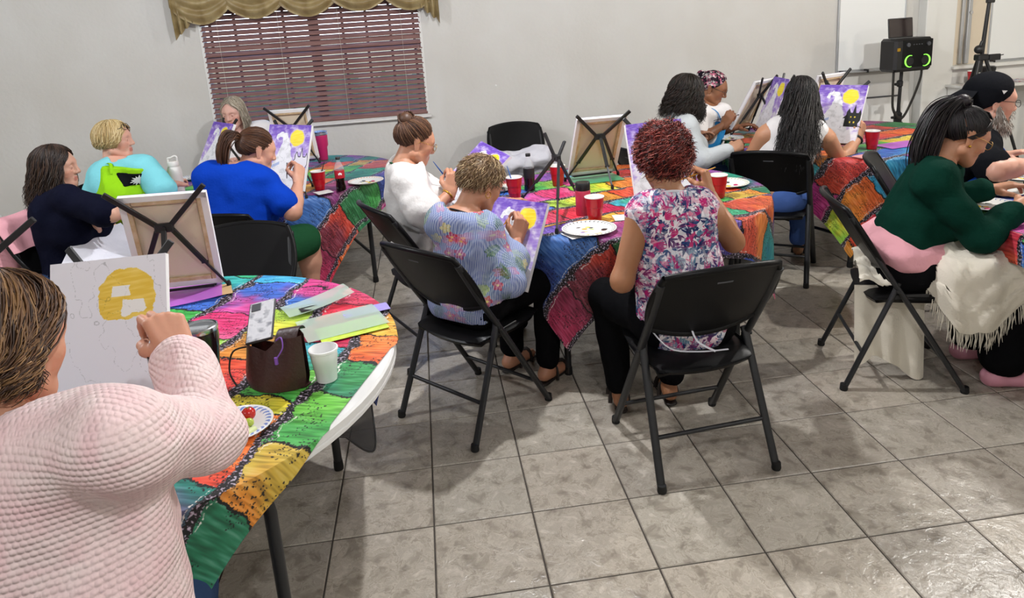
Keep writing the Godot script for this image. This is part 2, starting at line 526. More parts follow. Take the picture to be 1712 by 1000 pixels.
func stroke(im: Image, a: Vector2, b: Vector2, bend: float, wd: float, c: Color) -> void:   # a tapered brush mark that wraps round the edges
	var n := im.get_width()
	var m := (a + b) * 0.5 + (b - a).orthogonal() * bend
	var steps := int(a.distance_to(b) / maxf(wd * 0.4, 0.8)) + 3
	for s in steps + 1:
		var t := float(s) / steps
		var q := a.lerp(m, t).lerp(m.lerp(b, t), t)
		var r := wd * sin(PI * clampf(t * 0.9 + 0.08, 0.0, 1.0))
		var ir := int(ceil(r))
		for dy in range(-ir, ir + 1):
			for dx in range(-ir, ir + 1):
				if dx * dx + dy * dy <= r * r + 0.3:
					im.set_pixel(posmod(int(q.x) + dx, n), posmod(int(q.y) + dy, n), c)

func brush_print(cols: Array, ground: Color, n: int, count: int, lo: float, hi: float, wd: float, sd: int) -> ImageTexture:
	var r := RandomNumberGenerator.new(); r.seed = sd
	var im := Image.create(n, n, false, Image.FORMAT_RGB8)
	im.fill(ground)
	for k in count:
		var a := Vector2(r.randf(), r.randf()) * n
		var an := r.randf() * TAU
		var c: Color = cols[r.randi() % cols.size()]
		for q in r.randi_range(2, 5):        # sprays of blades that share a root
			var d := Vector2.from_angle(an + (q - 2) * 0.38) * r.randf_range(lo, hi)
			stroke(im, a, a + d, r.randf_range(-0.25, 0.25), wd * r.randf_range(0.6, 1.2), c)
	return img_tex(im)

func floral_print() -> ImageTexture:
	var n := 512
	var r := RandomNumberGenerator.new(); r.seed = 21
	var im := Image.create(n, n, false, Image.FORMAT_RGB8)
	for y in n:
		for x in n:
			im.set_pixel(x, y, Color(0.24, 0.32, 0.56) if posmod(x, 8) < 4 else Color(0.74, 0.77, 0.84))
	var kinds := [["flower", "c8283a"], ["leaf", "34502f"], ["leaf", "8aa060"], ["flower", "c9738c"], ["leaf", "3c5a36"], ["flower", "dccf7a"], ["leaf", "47653c"], ["flower", "b83a54"], ["leaf", "93a468"]]
	for k in 34:
		var o := Vector2(r.randf(), r.randf()) * n
		var kd = kinds[k % kinds.size()]
		var c := hexc(kd[1])
		var an := r.randf() * TAU
		if kd[0] == "flower":
			for q in 5:
				var d := Vector2.from_angle(an + TAU * q / 5.0)
				stroke(im, o + d * 3.0, o + d * 26.0, 0.2, 10.0, c)
				stroke(im, o + d * 5.0, o + d * 17.0, 0.1, 3.0, c.lightened(0.35))
			stroke(im, o - Vector2(5, 0), o + Vector2(5, 0), 0.0, 6.0, Color(0.93, 0.82, 0.4))
		else:
			var d := Vector2.from_angle(an)
			stroke(im, o - d * 36.0, o + d * 36.0, 0.15, 3.0, c.darkened(0.2))
			for q in range(-3, 4):
				for s in [-1.0, 1.0]:
					stroke(im, o + d * q * 10.0, o + d * (q * 10.0 + 12.0) + d.orthogonal() * s * (30.0 - absf(q) * 4.0), 0.2, 4.5, c.lightened(r.randf() * 0.2))
	return img_tex(im)

func grid_height(n: int, cells: int, kind: String) -> ImageTexture:     # relief of knits and weaves
	var im := Image.create(n, n, false, Image.FORMAT_L8)
	for y in n:
		for x in n:
			var u := float(x) / n * cells; var v := float(y) / n * cells
			var h := 0.5
			if kind == "waffle":
				var row := int(v)
				var a := fposmod(u + 0.5 * (row % 2), 1.0) - 0.5; var b := fposmod(v, 1.0) - 0.5
				h = 1.0 - clampf((a * a * 3.2 + b * b * 4.6), 0.0, 1.0)
			else:
				h = 0.5 + 0.25 * (sin(u * TAU) * (1.0 if int(v) % 2 else -1.0) + sin(v * TAU))
			im.set_pixel(x, y, Color(h, h, h))
	return img_tex(im)

func paper_plate_print(sd: int, rim: Color) -> ImageTexture:
	var n := 192
	var r := RandomNumberGenerator.new(); r.seed = sd
	var im := Image.create(n, n, false, Image.FORMAT_RGB8)
	im.fill(Color(0.9, 0.9, 0.88))
	for k in 34:
		var d := Vector2.from_angle(TAU * k / 34.0)
		stroke(im, Vector2(96, 96) + d * 74.0, Vector2(96, 96) + d.rotated(0.1) * 90.0, 0.9, 1.6, rim)
	var dabs := ["1c1712", "e3cf2a", "c9c3a2", "e8a42c", "4a2a20", "9ab83c", "2b2b2b", "e6d84a", "8a6ab0"]
	for k in 12:
		var o := Vector2(96, 96) + Vector2.from_angle(r.randf() * TAU) * r.randf_range(8, 62)
		stroke(im, o - Vector2(r.randf_range(4, 9), 2), o + Vector2(r.randf_range(4, 9), 3), 0.2, r.randf_range(5, 10), hexc(dabs[k % dabs.size()]))
	return img_tex(im)

# ------------------------------------------------------------------ camera, light, materials
func look() -> void:
	var cam := Camera3D.new()
	cam.name = "camera"
	cam.projection = Camera3D.PROJECTION_FRUSTUM
	cam.near = 0.05; cam.far = 100.0
	cam.size = 0.05 * 1000.0 / FOCAL
	cam.frustum_offset = Vector2((856.0 - PRIN.x) / FOCAL * 0.05, -(500.0 - PRIN.y) / FOCAL * 0.05)
	add_child(cam)
	cam.position = CAM; cam.rotation = CAM_ROT
	cam.current = true
	var we := WorldEnvironment.new()
	we.name = "world"
	var e := Environment.new()
	e.background_mode = Environment.BG_SKY
	var sky := Sky.new()
	var sm := ProceduralSkyMaterial.new()
	sm.sky_top_color = Color(0.46, 0.62, 0.86); sm.sky_horizon_color = Color(0.86, 0.90, 0.94)
	sm.ground_bottom_color = Color(0.34, 0.36, 0.30); sm.ground_horizon_color = Color(0.70, 0.72, 0.68)
	sm.sky_energy_multiplier = 2.2; sm.ground_energy_multiplier = 2.2
	sky.sky_material = sm
	e.sky = sky
	e.tonemap_mode = Environment.TONE_MAPPER_LINEAR
	e.tonemap_exposure = 1.0
	e.sdfgi_enabled = true; e.ssao_enabled = true; e.ssil_enabled = true
	we.environment = e
	add_child(we)
	# flush ceiling lamps of the room (all above the frame); positions follow the shadows of the valance, the chairs and the tables
	for q in LAMPS:
		ceiling_lamp(Vector3(q[0], CEIL, q[1]), q[2], q[3])

const CEIL := 2.75
const LAMPS := [[0.8, 0.1, 1.45, "fafbff"], [3.9, -0.2, 1.35, "fdfbf7"], [-2.3, 0.1, 1.2, "f6f9ff"], [6.6, 0.3, 0.7, "fff4e2"], [0.9, 3.3, 0.62, "fafbff"], [3.9, 3.2, 0.7, "fcfbfb"], [-2.3, 3.2, 0.4, "fafbff"]]
const LAMP_POWER := 2.75

func ceiling_lamp(at: Vector3, energy: float, col: String) -> void:
	var t := thing("ceiling_lamp", "round frosted dome lamp fixed to the ceiling", "lamp", at, 0.0, "ceiling dome lamps")
	var mb := MB.new()
	lathe(mb, [Vector2(0, -0.03), Vector2(0.19, -0.03), Vector2(0.2, -0.02), Vector2(0.2, 0.0)], 32)
	obj("base", mb, M.white_plastic, t)
	mb = MB.new()
	var pr := []
	for k in 11: pr.append(Vector2(0.18 * sin(PI / 2 * k / 10.0), -0.03 - 0.13 * cos(PI / 2 * k / 10.0)))
	lathe(mb, pr, 32)
	obj("diffuser", mb, M.lamp_glow, t)
	var l := OmniLight3D.new()
	l.name = "light"
	l.light_energy = energy * LAMP_POWER; l.light_color = hexc(col); l.light_size = 0.04
	l.omni_range = 16.0; l.omni_attenuation = 2.0
	l.shadow_enabled = true
	t.add_child(l)
	l.position = Vector3(0, -0.09, 0)

func materials() -> void:
	var nrm := noise_tex(0.02, 256, null, true, 6.0, 5, 4)
	M.grain_normal = nrm
	M.weave_h = grid_height(128, 32, "weave")
	var m := mat("wall_paint", hexc("d0cfcb"), 0.85)
	m.albedo_texture = noise_tex(0.004, 256, ramp([hexc("f4f2ef"), hexc("ffffff")]), false, 1, 3, 5)
	m.normal_enabled = true; m.normal_texture = noise_tex(0.09, 256, null, true, 2.0, 3, 6); m.normal_scale = 0.12
	tri_tex(m, 0.9, true)
	mat("ceiling_paint", hexc("c4c2be"), 0.9)
	mat("white_trim", hexc("d9d8d4"), 0.5)
	mat("white_plastic", hexc("dededc"), 0.4)
	m = mat("lamp_glow", Color.WHITE, 0.5)
	m.emission_enabled = true; m.emission = Color(1, 0.97, 0.92); m.emission_energy_multiplier = 3.0
	mat("grout", hexc("4a443e"), 0.9)
	for k in 4:
		m = mat("stone_tile_%d" % k, [hexc("d8d6d0"), hexc("cecbc6"), hexc("dedad3"), hexc("d3d0ca")][k], 0.34)
		m.albedo_texture = noise_tex(0.011, 512, ramp([hexc("968e84"), hexc("bdb6ab"), hexc("d6cfc5"), hexc("aaa297"), hexc("ddd7cd"), hexc("c4bdb3"), hexc("f6f0e8")], [0.0, 0.30, 0.42, 0.47, 0.53, 0.66, 1.0]), false, 1, 6, 30 + k, 90.0)
		m.roughness_texture = noise_tex(0.02, 256, ramp([Color(0.8, 0.8, 0.8), Color(1, 1, 1)]), false, 1, 3, 9)
		m.normal_enabled = true; m.normal_texture = noise_tex(0.03, 256, null, true, 3.0, 4, 12 + k, 30.0); m.normal_scale = 0.35
	m = mat("black_plastic", hexc("0e0e0f"), 0.36)
	m.metallic_specular = 0.3
	m.normal_enabled = true; m.normal_texture = noise_tex(0.25, 128, null, true, 1.5, 2, 14); m.normal_scale = 0.3
	tri_tex(m, 14.0)
	mat("black_metal", hexc("232426"), 0.42, 0.15)
	mat("easel_black", hexc("141416"), 0.45)
	mat("easel_grey", hexc("53555a"), 0.4, 0.4)
	mat("chrome", hexc("c8c9cc"), 0.2, 1.0)
	mat("rubber", hexc("0d0d0e"), 0.7)
	m = mat("white_table", hexc("dcdcda"), 0.45)
	m = mat("canvas_white", hexc("e4e3e4"), 0.75)
	m.heightmap_enabled = true; m.heightmap_texture = M.weave_h; m.heightmap_scale = 0.03
	tri_tex(m, 9.0)
	m = mat("canvas_back", hexc("d9cab4"), 0.85)
	m.heightmap_enabled = true; m.heightmap_texture = M.weave_h; m.heightmap_scale = 0.05
	tri_tex(m, 7.0)
	m = mat("stretcher_wood", hexc("d9c5aa"), 0.7)
	m.albedo_texture = noise_tex(0.02, 256, ramp([hexc("d8c6aa"), hexc("ffffff")]), false, 1, 4, 40)
	tri_tex(m, 4.0)
	for k in 4:
		for s in 2:
			m = mat("painting_%d_%d" % [k, s], Color.WHITE, 0.6)
			if k != 1 and s == 1: continue
			m.albedo_texture = painting(k, 50 + k * 7 + s)
	m = mat("table_print", Color.WHITE, 0.55)
	m.albedo_texture = cloth_print()
	m.normal_enabled = true; m.normal_texture = nrm; m.normal_scale = 0.12
	mat("red_plastic", hexc("b3121f"), 0.28)
	mat("cup_white", hexc("ece9e4"), 0.5)
	mat("foam", hexc("efefee"), 0.7)
	mat("paper", hexc("e6e4e0"), 0.8)

# ------------------------------------------------------------------ the room
const WALL_Z := -3.115
const WIN := [-1.335, 0.492, 0.945, 2.06]      # x0, x1, sill, head

func wall_box(mb: MB, a: Vector3, b: Vector3) -> void:
	box(mb, Transform3D(Basis(), (a + b) * 0.5), (b - a).abs(), 0.0)

func room() -> void:
	var x0 := -4.6; var x1 := 7.6; var z1 := 5.2
	var mb := MB.new()
	var zb := WALL_Z - 0.16
	wall_box(mb, Vector3(x0 - .2, 0, zb), Vector3(WIN[0], CEIL, WALL_Z))
	wall_box(mb, Vector3(WIN[1], 0, zb), Vector3(x1 + .2, CEIL, WALL_Z))
	wall_box(mb, Vector3(WIN[0], 0, zb), Vector3(WIN[1], WIN[2], WALL_Z))
	wall_box(mb, Vector3(WIN[0], WIN[3], zb), Vector3(WIN[1], CEIL, WALL_Z))
	struct("wall_back", mb, M.wall_paint)
	mb = MB.new(); wall_box(mb, Vector3(x0 - .2, 0, WALL_Z), Vector3(x0, CEIL, z1)); struct("wall_left", mb, M.wall_paint)
	mb = MB.new(); wall_box(mb, Vector3(x1, 0, WALL_Z), Vector3(x1 + .2, CEIL, z1)); struct("wall_right", mb, M.wall_paint)
	mb = MB.new(); wall_box(mb, Vector3(x0 - .2, 0, z1), Vector3(x1 + .2, CEIL, z1 + .2)); struct("wall_front", mb, M.wall_paint)
	mb = MB.new(); wall_box(mb, Vector3(x0 - .2, CEIL, zb), Vector3(x1 + .2, CEIL + .15, z1 + .2)); struct("ceiling", mb, M.ceiling_paint)
	# baseboard
	mb = MB.new()
	prism(mb, [Vector2(0, 0), Vector2(0.013, 0), Vector2(0.013, 0.055), Vector2(0.006, 0.066), Vector2(0, 0.068)], x0, 4.95, Transform3D(Basis(Vector3(0, 0, 1), Vector3.UP, Vector3(1, 0, 0)), Vector3(0, 0, WALL_Z)))
	struct("baseboard_back", mb, M.white_trim)
	# floor: slab of grout, tiles bedded in it
	mb = MB.new(); wall_box(mb, Vector3(x0 - .2, -.2, zb), Vector3(x1 + .2, -0.004, z1 + .2))
	var fl := struct("floor", mb, M.grout, "grey-beige stone-look square floor tiles with dark grout")
	var vars := []
	for k in 8:
		var tm := MB.new()
		var hs := TILE * 0.5 - 0.0028; var bv := 0.003
		var o := Vector2(fposmod(k * 0.37, 1.0), fposmod(k * 0.61, 1.0))
		var pts := func(s: float, y: float) -> Array: return [Vector3(-s, y, s), Vector3(s, y, s), Vector3(s, y, -s), Vector3(-s, y, -s)]
		var tp: Array = pts.call(hs - bv, 0.0); var lw: Array = pts.call(hs, -bv); var bt: Array = pts.call(hs, -0.006)
		var uv := func(q: Vector3) -> Vector2: return (Vector2(q.x, q.z).rotated(PI / 2 * (k % 4)) / TILE) * 0.6 + o
		tm.flat(tp, tp.map(uv))
		for s in 4:
			var e := (s + 1) % 4
			var r1 := [lw[s], lw[e], tp[e], tp[s]]; tm.flat(r1, r1.map(uv))
			tm.flat([bt[s], bt[e], lw[e], lw[s]])
		vars.append(tm)
	var meshes := vars.map(func(q): return q.mesh())
	var spots := []
	for cx in range(-13, 22):
		for cz in range(-9, 15):
			var c := Vector3((cx + 0.5) * TILE, 0, (cz + 0.5) * TILE)
			if c.z < WALL_Z - 0.1 or c.x < x0 or c.x > x1: continue
			var q := cam_basis.inverse() * (c - CAM)
			var inview := false
			if q.z < -0.3:
				var s := Vector2(PRIN.x + FOCAL * q.x / -q.z, PRIN.y - FOCAL * q.y / -q.z)
				inview = s.x > -90 and s.x < 1800 and s.y > -20 and s.y < 1090
			spots.append([(0.0 if inview else 100.0) + c.distance_to(CAM), c])
	spots.sort_custom(func(a, b): return a[0] < b[0])
	var rest := MB.new()
	var r := RandomNumberGenerator.new(); r.seed = 11
	for k in spots.size():
		var kind := r.randi() % 8; var tone := r.randi() % 4
		if k < 300:
			var o := MeshInstance3D.new()
			o.name = "tile"; o.mesh = meshes[kind]; o.material_override = M["stone_tile_%d" % tone]
			fl.add_child(o, true); o.position = spots[k][1]
		else:
			rest.add(vars[kind], Transform3D(Basis(), spots[k][1]))
	obj("far_tiles", rest, M.stone_tile_0, fl).set_meta("kind", "stuff")
	window_wall()

func window_wall() -> void:
	var w: float = WIN[1] - WIN[0]; var cx: float = (WIN[0] + WIN[1]) * 0.5
	var hgt: float = WIN[3] - WIN[2]
	# white frame and dark muntins, glass outside
	var zf := WALL_Z - 0.09
	var mb := MB.new()
	for s in [0, 1]:
		box(mb, Transform3D(Basis(), Vector3(WIN[s] + (0.012 if s == 0 else -0.012), WIN[2] + hgt / 2, WALL_Z - 0.06)), Vector3(0.024, hgt, 0.12), 0.002)
	box(mb, Transform3D(Basis(), Vector3(cx, WIN[3] - 0.015, WALL_Z - 0.06)), Vector3(w, 0.03, 0.12), 0.002)
	box(mb, Transform3D(Basis(), Vector3(cx, WIN[2] + 0.012, WALL_Z - 0.06)), Vector3(w, 0.024, 0.12), 0.002)
	var win := struct("window_1", mb, M.white_trim, "wide window behind dark wooden blinds")
	mb = MB.new()
	box(mb, Transform3D(Basis(), Vector3(cx, WIN[2] + 0.006, WALL_Z + 0.018)), Vector3(w + 0.03, 0.022, 0.05), 0.004)
	obj("window_sill", mb, M.white_trim, win)
	mat("muntin_dark", hexc("3a2420"), 0.6)
	mb = MB.new(); box(mb, Transform3D(Basis(), Vector3(cx, WIN[2] + hgt / 2, zf)), Vector3(0.085, hgt - 0.02, 0.03)); obj("mullion", mb, M.muntin_dark, win)
	for s in [-1.0, 1.0]:
		for k in range(1, 5):
			mb = MB.new(); box(mb, Transform3D(Basis(), Vector3(cx + s * (0.0425 + k * 0.2), WIN[2] + hgt / 2, zf)), Vector3(0.022, hgt - 0.02, 0.018)); obj("muntin", mb, M.muntin_dark, win)
	mb = MB.new(); box(mb, Transform3D(Basis(), Vector3(cx, WIN[2] + 0.62, zf)), Vector3(w - 0.04, 0.05, 0.02)); obj("transom", mb, M.muntin_dark, win)
	var gm := mat("window_glass", Color(0.9, 0.95, 0.95, 0.08), 0.02); gm.transparency = BaseMaterial3D.TRANSPARENCY_ALPHA
	for s in [-1.0, 1.0]:
		mb = MB.new(); box(mb, Transform3D(Basis(), Vector3(cx + s * w * 0.25, WIN[2] + hgt / 2, zf - 0.02)), Vector3(w * 0.5 - 0.05, hgt - 0.04, 0.005), 0.0); obj("pane", mb, gm, win)
	# blind
	var bl := thing("wooden_blind", "closed dark mahogany slat blind hanging in the window", "blind", Vector3(cx, WIN[2], WALL_Z))
	var bm := mat("mahogany", hexc("93736e"), 0.38)
	bm.albedo_texture = noise_tex(0.02, 256, ramp([hexc("c8b4b0"), hexc("ffffff")]), false, 1, 4, 41)
	bm.uv1_triplanar = true; bm.uv1_scale = Vector3(0.8, 14.0, 14.0)
	var pitch := 0.0425
	var n := int((hgt - 0.09) / pitch)
	for k in n:
		var tilt := 0.0
		mb = MB.new()
		var t := 0.74 + 0.005 * k
		if k == 15: t = 1.0
		var pts := []
		for s in 7:                      # a slightly bowed slat
			var a := (s / 6.0 - 0.5)
			pts.append(Vector2(a * 0.05, 0.0025 * (1.0 - 4.0 * a * a)))
		for s in range(6, -1, -1): pts.append(pts[s] + Vector2(0, -0.0028))
		prism(mb, pts, -w / 2 + 0.016 + 0.003 * sin(k * 2.3), w / 2 - 0.016, Transform3D(Basis(Vector3(0, -sin(t), cos(t)), Vector3(0, cos(t), sin(t)), Vector3(-1, 0, 0)), Vector3(0, 0.055 + k * pitch, -0.012)))
		obj("slat", mb, bm, bl)
	mb = MB.new(); box(mb, Transform3D(Basis(), Vector3(0, 0.034, -0.012)), Vector3(w - 0.03, 0.016, 0.045), 0.004); obj("bottom_rail", mb, bm, bl)
	mb = MB.new(); box(mb, Transform3D(Basis(), Vector3(0, hgt - 0.03, -0.012)), Vector3(w - 0.03, 0.045, 0.05), 0.004); obj("head_rail", mb, bm, bl)
	mat("cord", hexc("c9bfae"), 0.8)
	for x in [-0.76, -0.27, 0.22, 0.74]:
		mb = MB.new()
		for z in [0.011, -0.036]: tube(mb, [Vector3(x, 0.03, z), Vector3(x, hgt - 0.03, z)], [0.0011], 5)
		obj("ladder_cord", mb, M.cord, bl)
	mb = MB.new(); tube(mb, [Vector3(0.865, hgt - 0.05, 0.014), Vector3(0.868, 0.60, 0.016)], [0.0015], 5); lathe(mb, [Vector2(0.002, 0), Vector2(0.011, 0.004), Vector2(0.012, 0.02), Vector2(0.004, 0.036)], 12, Transform3D(Basis(), Vector3(0.868, 0.57, 0.016))); obj("pull_cord", mb, M.mahogany, bl)
	# valance of swags with pleated tails
	var vm := mat("gold_satin", hexc("a8976d"), 0.42)
	vm.albedo_texture = noise_tex(0.01, 256, ramp([hexc("b8ac94"), hexc("ffffff")]), false, 1, 4, 44)
	vm.rim_enabled = true; vm.rim = 0.3
	weave(vm, M.grain_normal, 3.0, 0.5)
	var va := thing("valance", "gold satin swag valance with pleated tails over the window", "valance", Vector3(cx, WIN[3] - 0.05, WALL_Z))
	var hw := w / 2 + 0.14
	for k in 5:
		var xa := -hw + k * (2 * hw) / 5.0 - 0.03; var xb := xa + 2 * hw / 5.0 + 0.06
		mb = MB.new()
		var dr: float = [0.17, 0.15, 0.16, 0.14, 0.16][k]
		sheet(mb, func(u: float, v: float) -> Vector3:
			var a := sin(PI * u)
			var fold := 0.016 * sin(v * 20.0 - a * 2.0) * a + 0.012 * sin(u * 9.0 + k)
			return Vector3(lerpf(xa, xb, u), 0.16 - v * (0.16 + dr * pow(a, 0.75)) - 0.02 * v * (1.0 - a), 0.085 + 0.055 * a * sin(PI * minf(v * 0.8 + 0.1, 1.0)) + fold), 26, 26, 0.003)
		obj("swag", mb, vm, va)
	for s in [-1.0, 1.0]:
		mb = MB.new()
		sheet(mb, func(u: float, v: float) -> Vector3:
			var zig := absf(fposmod(u * 3.0, 1.0) - 0.5) * 2.0
			var len := 0.30 + 0.13 * (u if s > 0 else 1.0 - u)
			return Vector3(s * (hw - 0.06) + (u - 0.5) * 0.15, 0.18 - v * len - 0.03 * zig * v, 0.05 + 0.05 * zig + 0.02 * sin(v * 3.0)), 24, 14, 0.003)
		obj("jabot", mb, vm, va)
	mb = MB.new(); tube(mb, [Vector3(-hw - 0.03, 0.17, 0.07), Vector3(hw + 0.03, 0.17, 0.07)], [0.014], 12)
	obj("rod", mb, M.mahogany, va)
	for s in [-1.0, 1.0]:
		mb = MB.new(); box(mb, Transform3D(Basis(), Vector3(s * hw * 0.96, 0.17, 0.035)), Vector3(0.02, 0.03, 0.07)); obj("bracket", mb, M.mahogany, va)
	# garden seen through the gaps
	var gmat := mat("lawn", hexc("6f8a3e"), 0.9)
	mb = MB.new(); wall_box(mb, Vector3(-14, -0.3, -16), Vector3(14, -0.2, WALL_Z - 0.17)); struct("ground_outside", mb, gmat)
	var hm := mat("hedge_leaf", hexc("a3b356"), 0.8)
	hm.albedo_texture = noise_tex(0.06, 256, ramp([hexc("5c6a30"), hexc("ffffe0")]), false, 1, 4, 46); tri_tex(hm, 0.8)
	mb = MB.new()
	wrinkle.seed = 7; wrinkle.frequency = 2.2; wrinkle.fractal_octaves = 3
	nets(mb, [cap(Vector3(-5, 0.35, -8), Vector3(5, 0.4, -8), 0.6, 0.7, 0.1)], 0.12, [], 0.25)
	tag(obj("hedge", mb, hm), "green clipped hedge outside behind the blind", "hedge")
	# small white specks of filler on the wall
	var i := 0
	for q in [[829, 143], [163, 213], [1002, 218]]:
		var d := ray(q[0], q[1]); var p := CAM + d * ((WALL_Z - CAM.z) / d.z)
		mb = MB.new(); lathe(mb, [Vector2(0.0, 0.0), Vector2(0.009, 0.0), Vector2(0.006, 0.003), Vector2(0, 0.003)], 10, Transform3D(Basis(Vector3.RIGHT, PI / 2), p))
		tag(obj("wall_plug", mb, M.white_plastic), "small white filler dot on the painted wall", "wall plug", "filler dots on the wall")
	var pl := thing("wall_outlet", "white wall outlet plate above the baseboard", "outlet", Vector3(-3.20, 0.345, WALL_Z))
	mb = MB.new(); box(mb, Transform3D(Basis(), Vector3(0, 0, 0.004)), Vector3(0.075, 0.115, 0.008), 0.002); obj("plate", mb, M.white_plastic, pl)
	mb = MB.new(); box(mb, Transform3D(Basis(), Vector3(0, 0.022, 0.009)), Vector3(0.03, 0.026, 0.004), 0.001); box(mb, Transform3D(Basis(), Vector3(0, -0.022, 0.009)), Vector3(0.03, 0.026, 0.004), 0.001); obj("socket", mb, M.white_trim, pl)

# ------------------------------------------------------------------ folding chairs
func make_chair() -> Node3D:
	var t := thing("folding_chair", "", "chair", Vector3.ZERO, 0.0, "black plastic folding chairs")
	var mb := MB.new()
	# seat: a moulded pan with rolled edges
	sheet(mb, func(u: float, v: float) -> Vector3:
		var a := u * 2.0 - 1.0; var b := v * 2.0 - 1.0
		var x := a * sqrt(1.0 - 0.22 * b * b); var z := b * sqrt(1.0 - 0.22 * a * a)
		var rim := pow(maxf(absf(a), absf(b)), 10.0)
		return Vector3(x * 0.212, 0.452 - 0.010 * (1.0 - a * a) * (1.0 - 0.5 * b * b) - 0.016 * rim - 0.012 * clampf(-b, 0, 1) * b * b, -z * 0.220 - 0.055), 18, 18, 0.032)
	obj("seat", mb, M.black_plastic, t)
	var lean := Vector3(0, 0.84, 0.525).normalized()
	mb = MB.new()
	var panel := func(a: float, b: float) -> Vector3:
		var x := a * sqrt(1.0 - 0.20 * b * b) * 0.236; var y := b * sqrt(1.0 - 0.30 * a * a) * 0.5
		var s := 0.71 + y * 0.29 + (0.02 * (1.0 - a * a) if b < 0 else 0.0) * b
		return Vector3(x, s, -0.245 + s * 0.625 + 0.035 * (1.0 - a * a) - 0.018)
	sheet(mb, func(u: float, v: float) -> Vector3:
		var p: Vector3 = panel.call(u * 2.0 - 1.0, v * 2.0 - 1.0)
		return p, 20, 14, -0.014)
	var back := obj("backrest", mb, M.black_plastic, t)
	mb = MB.new()
	var ring := []
	for k in 14: ring.append(panel.call(-1.0 + 2.0 * k / 14.0, 1.0))
	for k in 8: ring.append(panel.call(1.0, 1.0 - 2.0 * k / 8.0))
	for k in 14: ring.append(panel.call(1.0 - 2.0 * k / 14.0, -1.0))
	for k in 9: ring.append(panel.call(-1.0, -1.0 + 2.0 * k / 8.0))
	var ro := []
	for q in ring: ro.append(q + Vector3(0, -0.005, 0.008))
	tube(mb, ro, [0.0125], 8, false)
	obj("rolled_edge", mb, M.black_plastic, back)
	mb = MB.new()
	var sp: Vector3 = panel.call(0.0, 0.58)
	box(mb, Transform3D(frame(lean), sp + Vector3(0, -0.003, 0.011)), Vector3(0.062, 0.012, 0.008), 0.003)
	obj("handle_slot", mb, M.easel_grey, back)
	for s in [-1.0, 1.0]:
		mb = MB.new()   # back post that runs down to the front foot
		tube(mb, smooth_path([Vector3(s * 0.222, 0.80, 0.252), Vector3(s * 0.219, 0.60, 0.13), Vector3(s * 0.219, 0.42, 0.012), Vector3(s * 0.224, 0.012, -0.240)], 3), [0.0165], 8, true, Vector2(0.72, 1.05), Vector3.RIGHT)
		obj("front_leg", mb, M.black_metal, t)
		mb = MB.new()
		tube(mb, [Vector3(s * 0.206, 0.50, 0.045), Vector3(s * 0.212, 0.46, 0.06), Vector3(s * 0.230, 0.012, 0.247)], [0.0155], 8, true, Vector2(0.72, 1.05), Vector3.RIGHT)
		obj("rear_leg", mb, M.black_metal, t)
		mb = MB.new()
		bar(mb, Vector3(s * 0.205, 0.44, -0.08), Vector3(s * 0.207, 0.435, 0.065), 0.006, 0.022, Vector3.UP)
		tube(mb, [Vector3(s * 0.196, 0.47, 0.05), Vector3(s * 0.236, 0.47, 0.05)], [0.008], 8)
		obj("bracket", mb, M.black_metal, t)
		for z in [-0.243, 0.250]:
			mb = MB.new()
			lathe(mb, [Vector2(0, 0), Vector2(0.016, 0), Vector2(0.018, 0.006), Vector2(0.016, 0.03), Vector2(0, 0.03)], 12, Transform3D(Basis(), Vector3(s * (0.224 if z < 0 else 0.230), 0.0, z)))
			obj("foot_cap", mb, M.rubber, t)
	for q in [[0.175, 0.176, 0.222], [0.13, -0.166, 0.218]]:
		mb = MB.new()
		tube(mb, [Vector3(-q[2], q[0], q[1]), Vector3(q[2], q[0], q[1])], [0.0085], 8)
		obj("stretcher", mb, M.black_metal, t)
	return t

func yaw_to(d: Vector2) -> float:           # turn that makes -z face the direction (x, z)
	return atan2(-d.x, -d.y)

func chairs() -> void:
	var c0 := make_chair()
	var first := true
	for q in [
		[1.385, 0.775, Vector2(-0.09, -1.0), "folding chair under the red-haired person in the printed sleeveless top"],
		[0.562, 0.288, Vector2(0.747, -0.664), "folding chair under the person in the striped floral blouse"],
		[0.392, -0.434, Vector2(0.91, -0.41), "folding chair under the person in the white blouse with pinned-up hair"],
		[-0.66, -0.72, Vector2(0.15, -0.98), "folding chair under the person in the bright blue t-shirt"],
		[-0.44, 0.13, Vector2(0.06, 1.0), "empty folding chair tucked against the table with the brown handbag"],
		[-1.50, -0.80, Vector2(0.93, 0.36), "folding chair with the pink garment hung over its back"],
		[-1.52, -1.52, Vector2(0.62, 0.78), "folding chair under the person in the lime green apron"],
		[1.20, -2.62, Vector2(0.0, 1.0), "folding chair by the wall with the white jacket on it"],
		[2.616, -0.983, Vector2(0.57, -0.82), "folding chair under the person with very long black hair"],
		[2.505, 0.385, Vector2(0.95, 0.31), "folding chair with the cream fringed shawl across its seat"],
		[3.10, -0.22, Vector2(0.82, 0.57), "folding chair under the bearded person in the black cap"],
		[2.00, -1.32, Vector2(0.95, -0.3), "folding chair under the curly-haired person in the pale denim jacket"],
		[2.38, -1.98, Vector2(0.9, 0.43), "folding chair under the person in the patterned headscarf"],
		[-0.98, -2.70, Vector2(0.4, 0.92), "folding chair under the person seated against the window"],
		[-0.15, 2.30, Vector2(-0.30, -0.95), "folding chair under the person in the pink knitted sweater"],
	]:
		var p := Vector3(q[0], 0, q[1])
		if first:
			c0.position = p; c0.rotation.y = yaw_to(q[2]); c0.set_meta("label", q[3]); first = false
		else:
			dup(c0, p, yaw_to(q[2]), q[3])

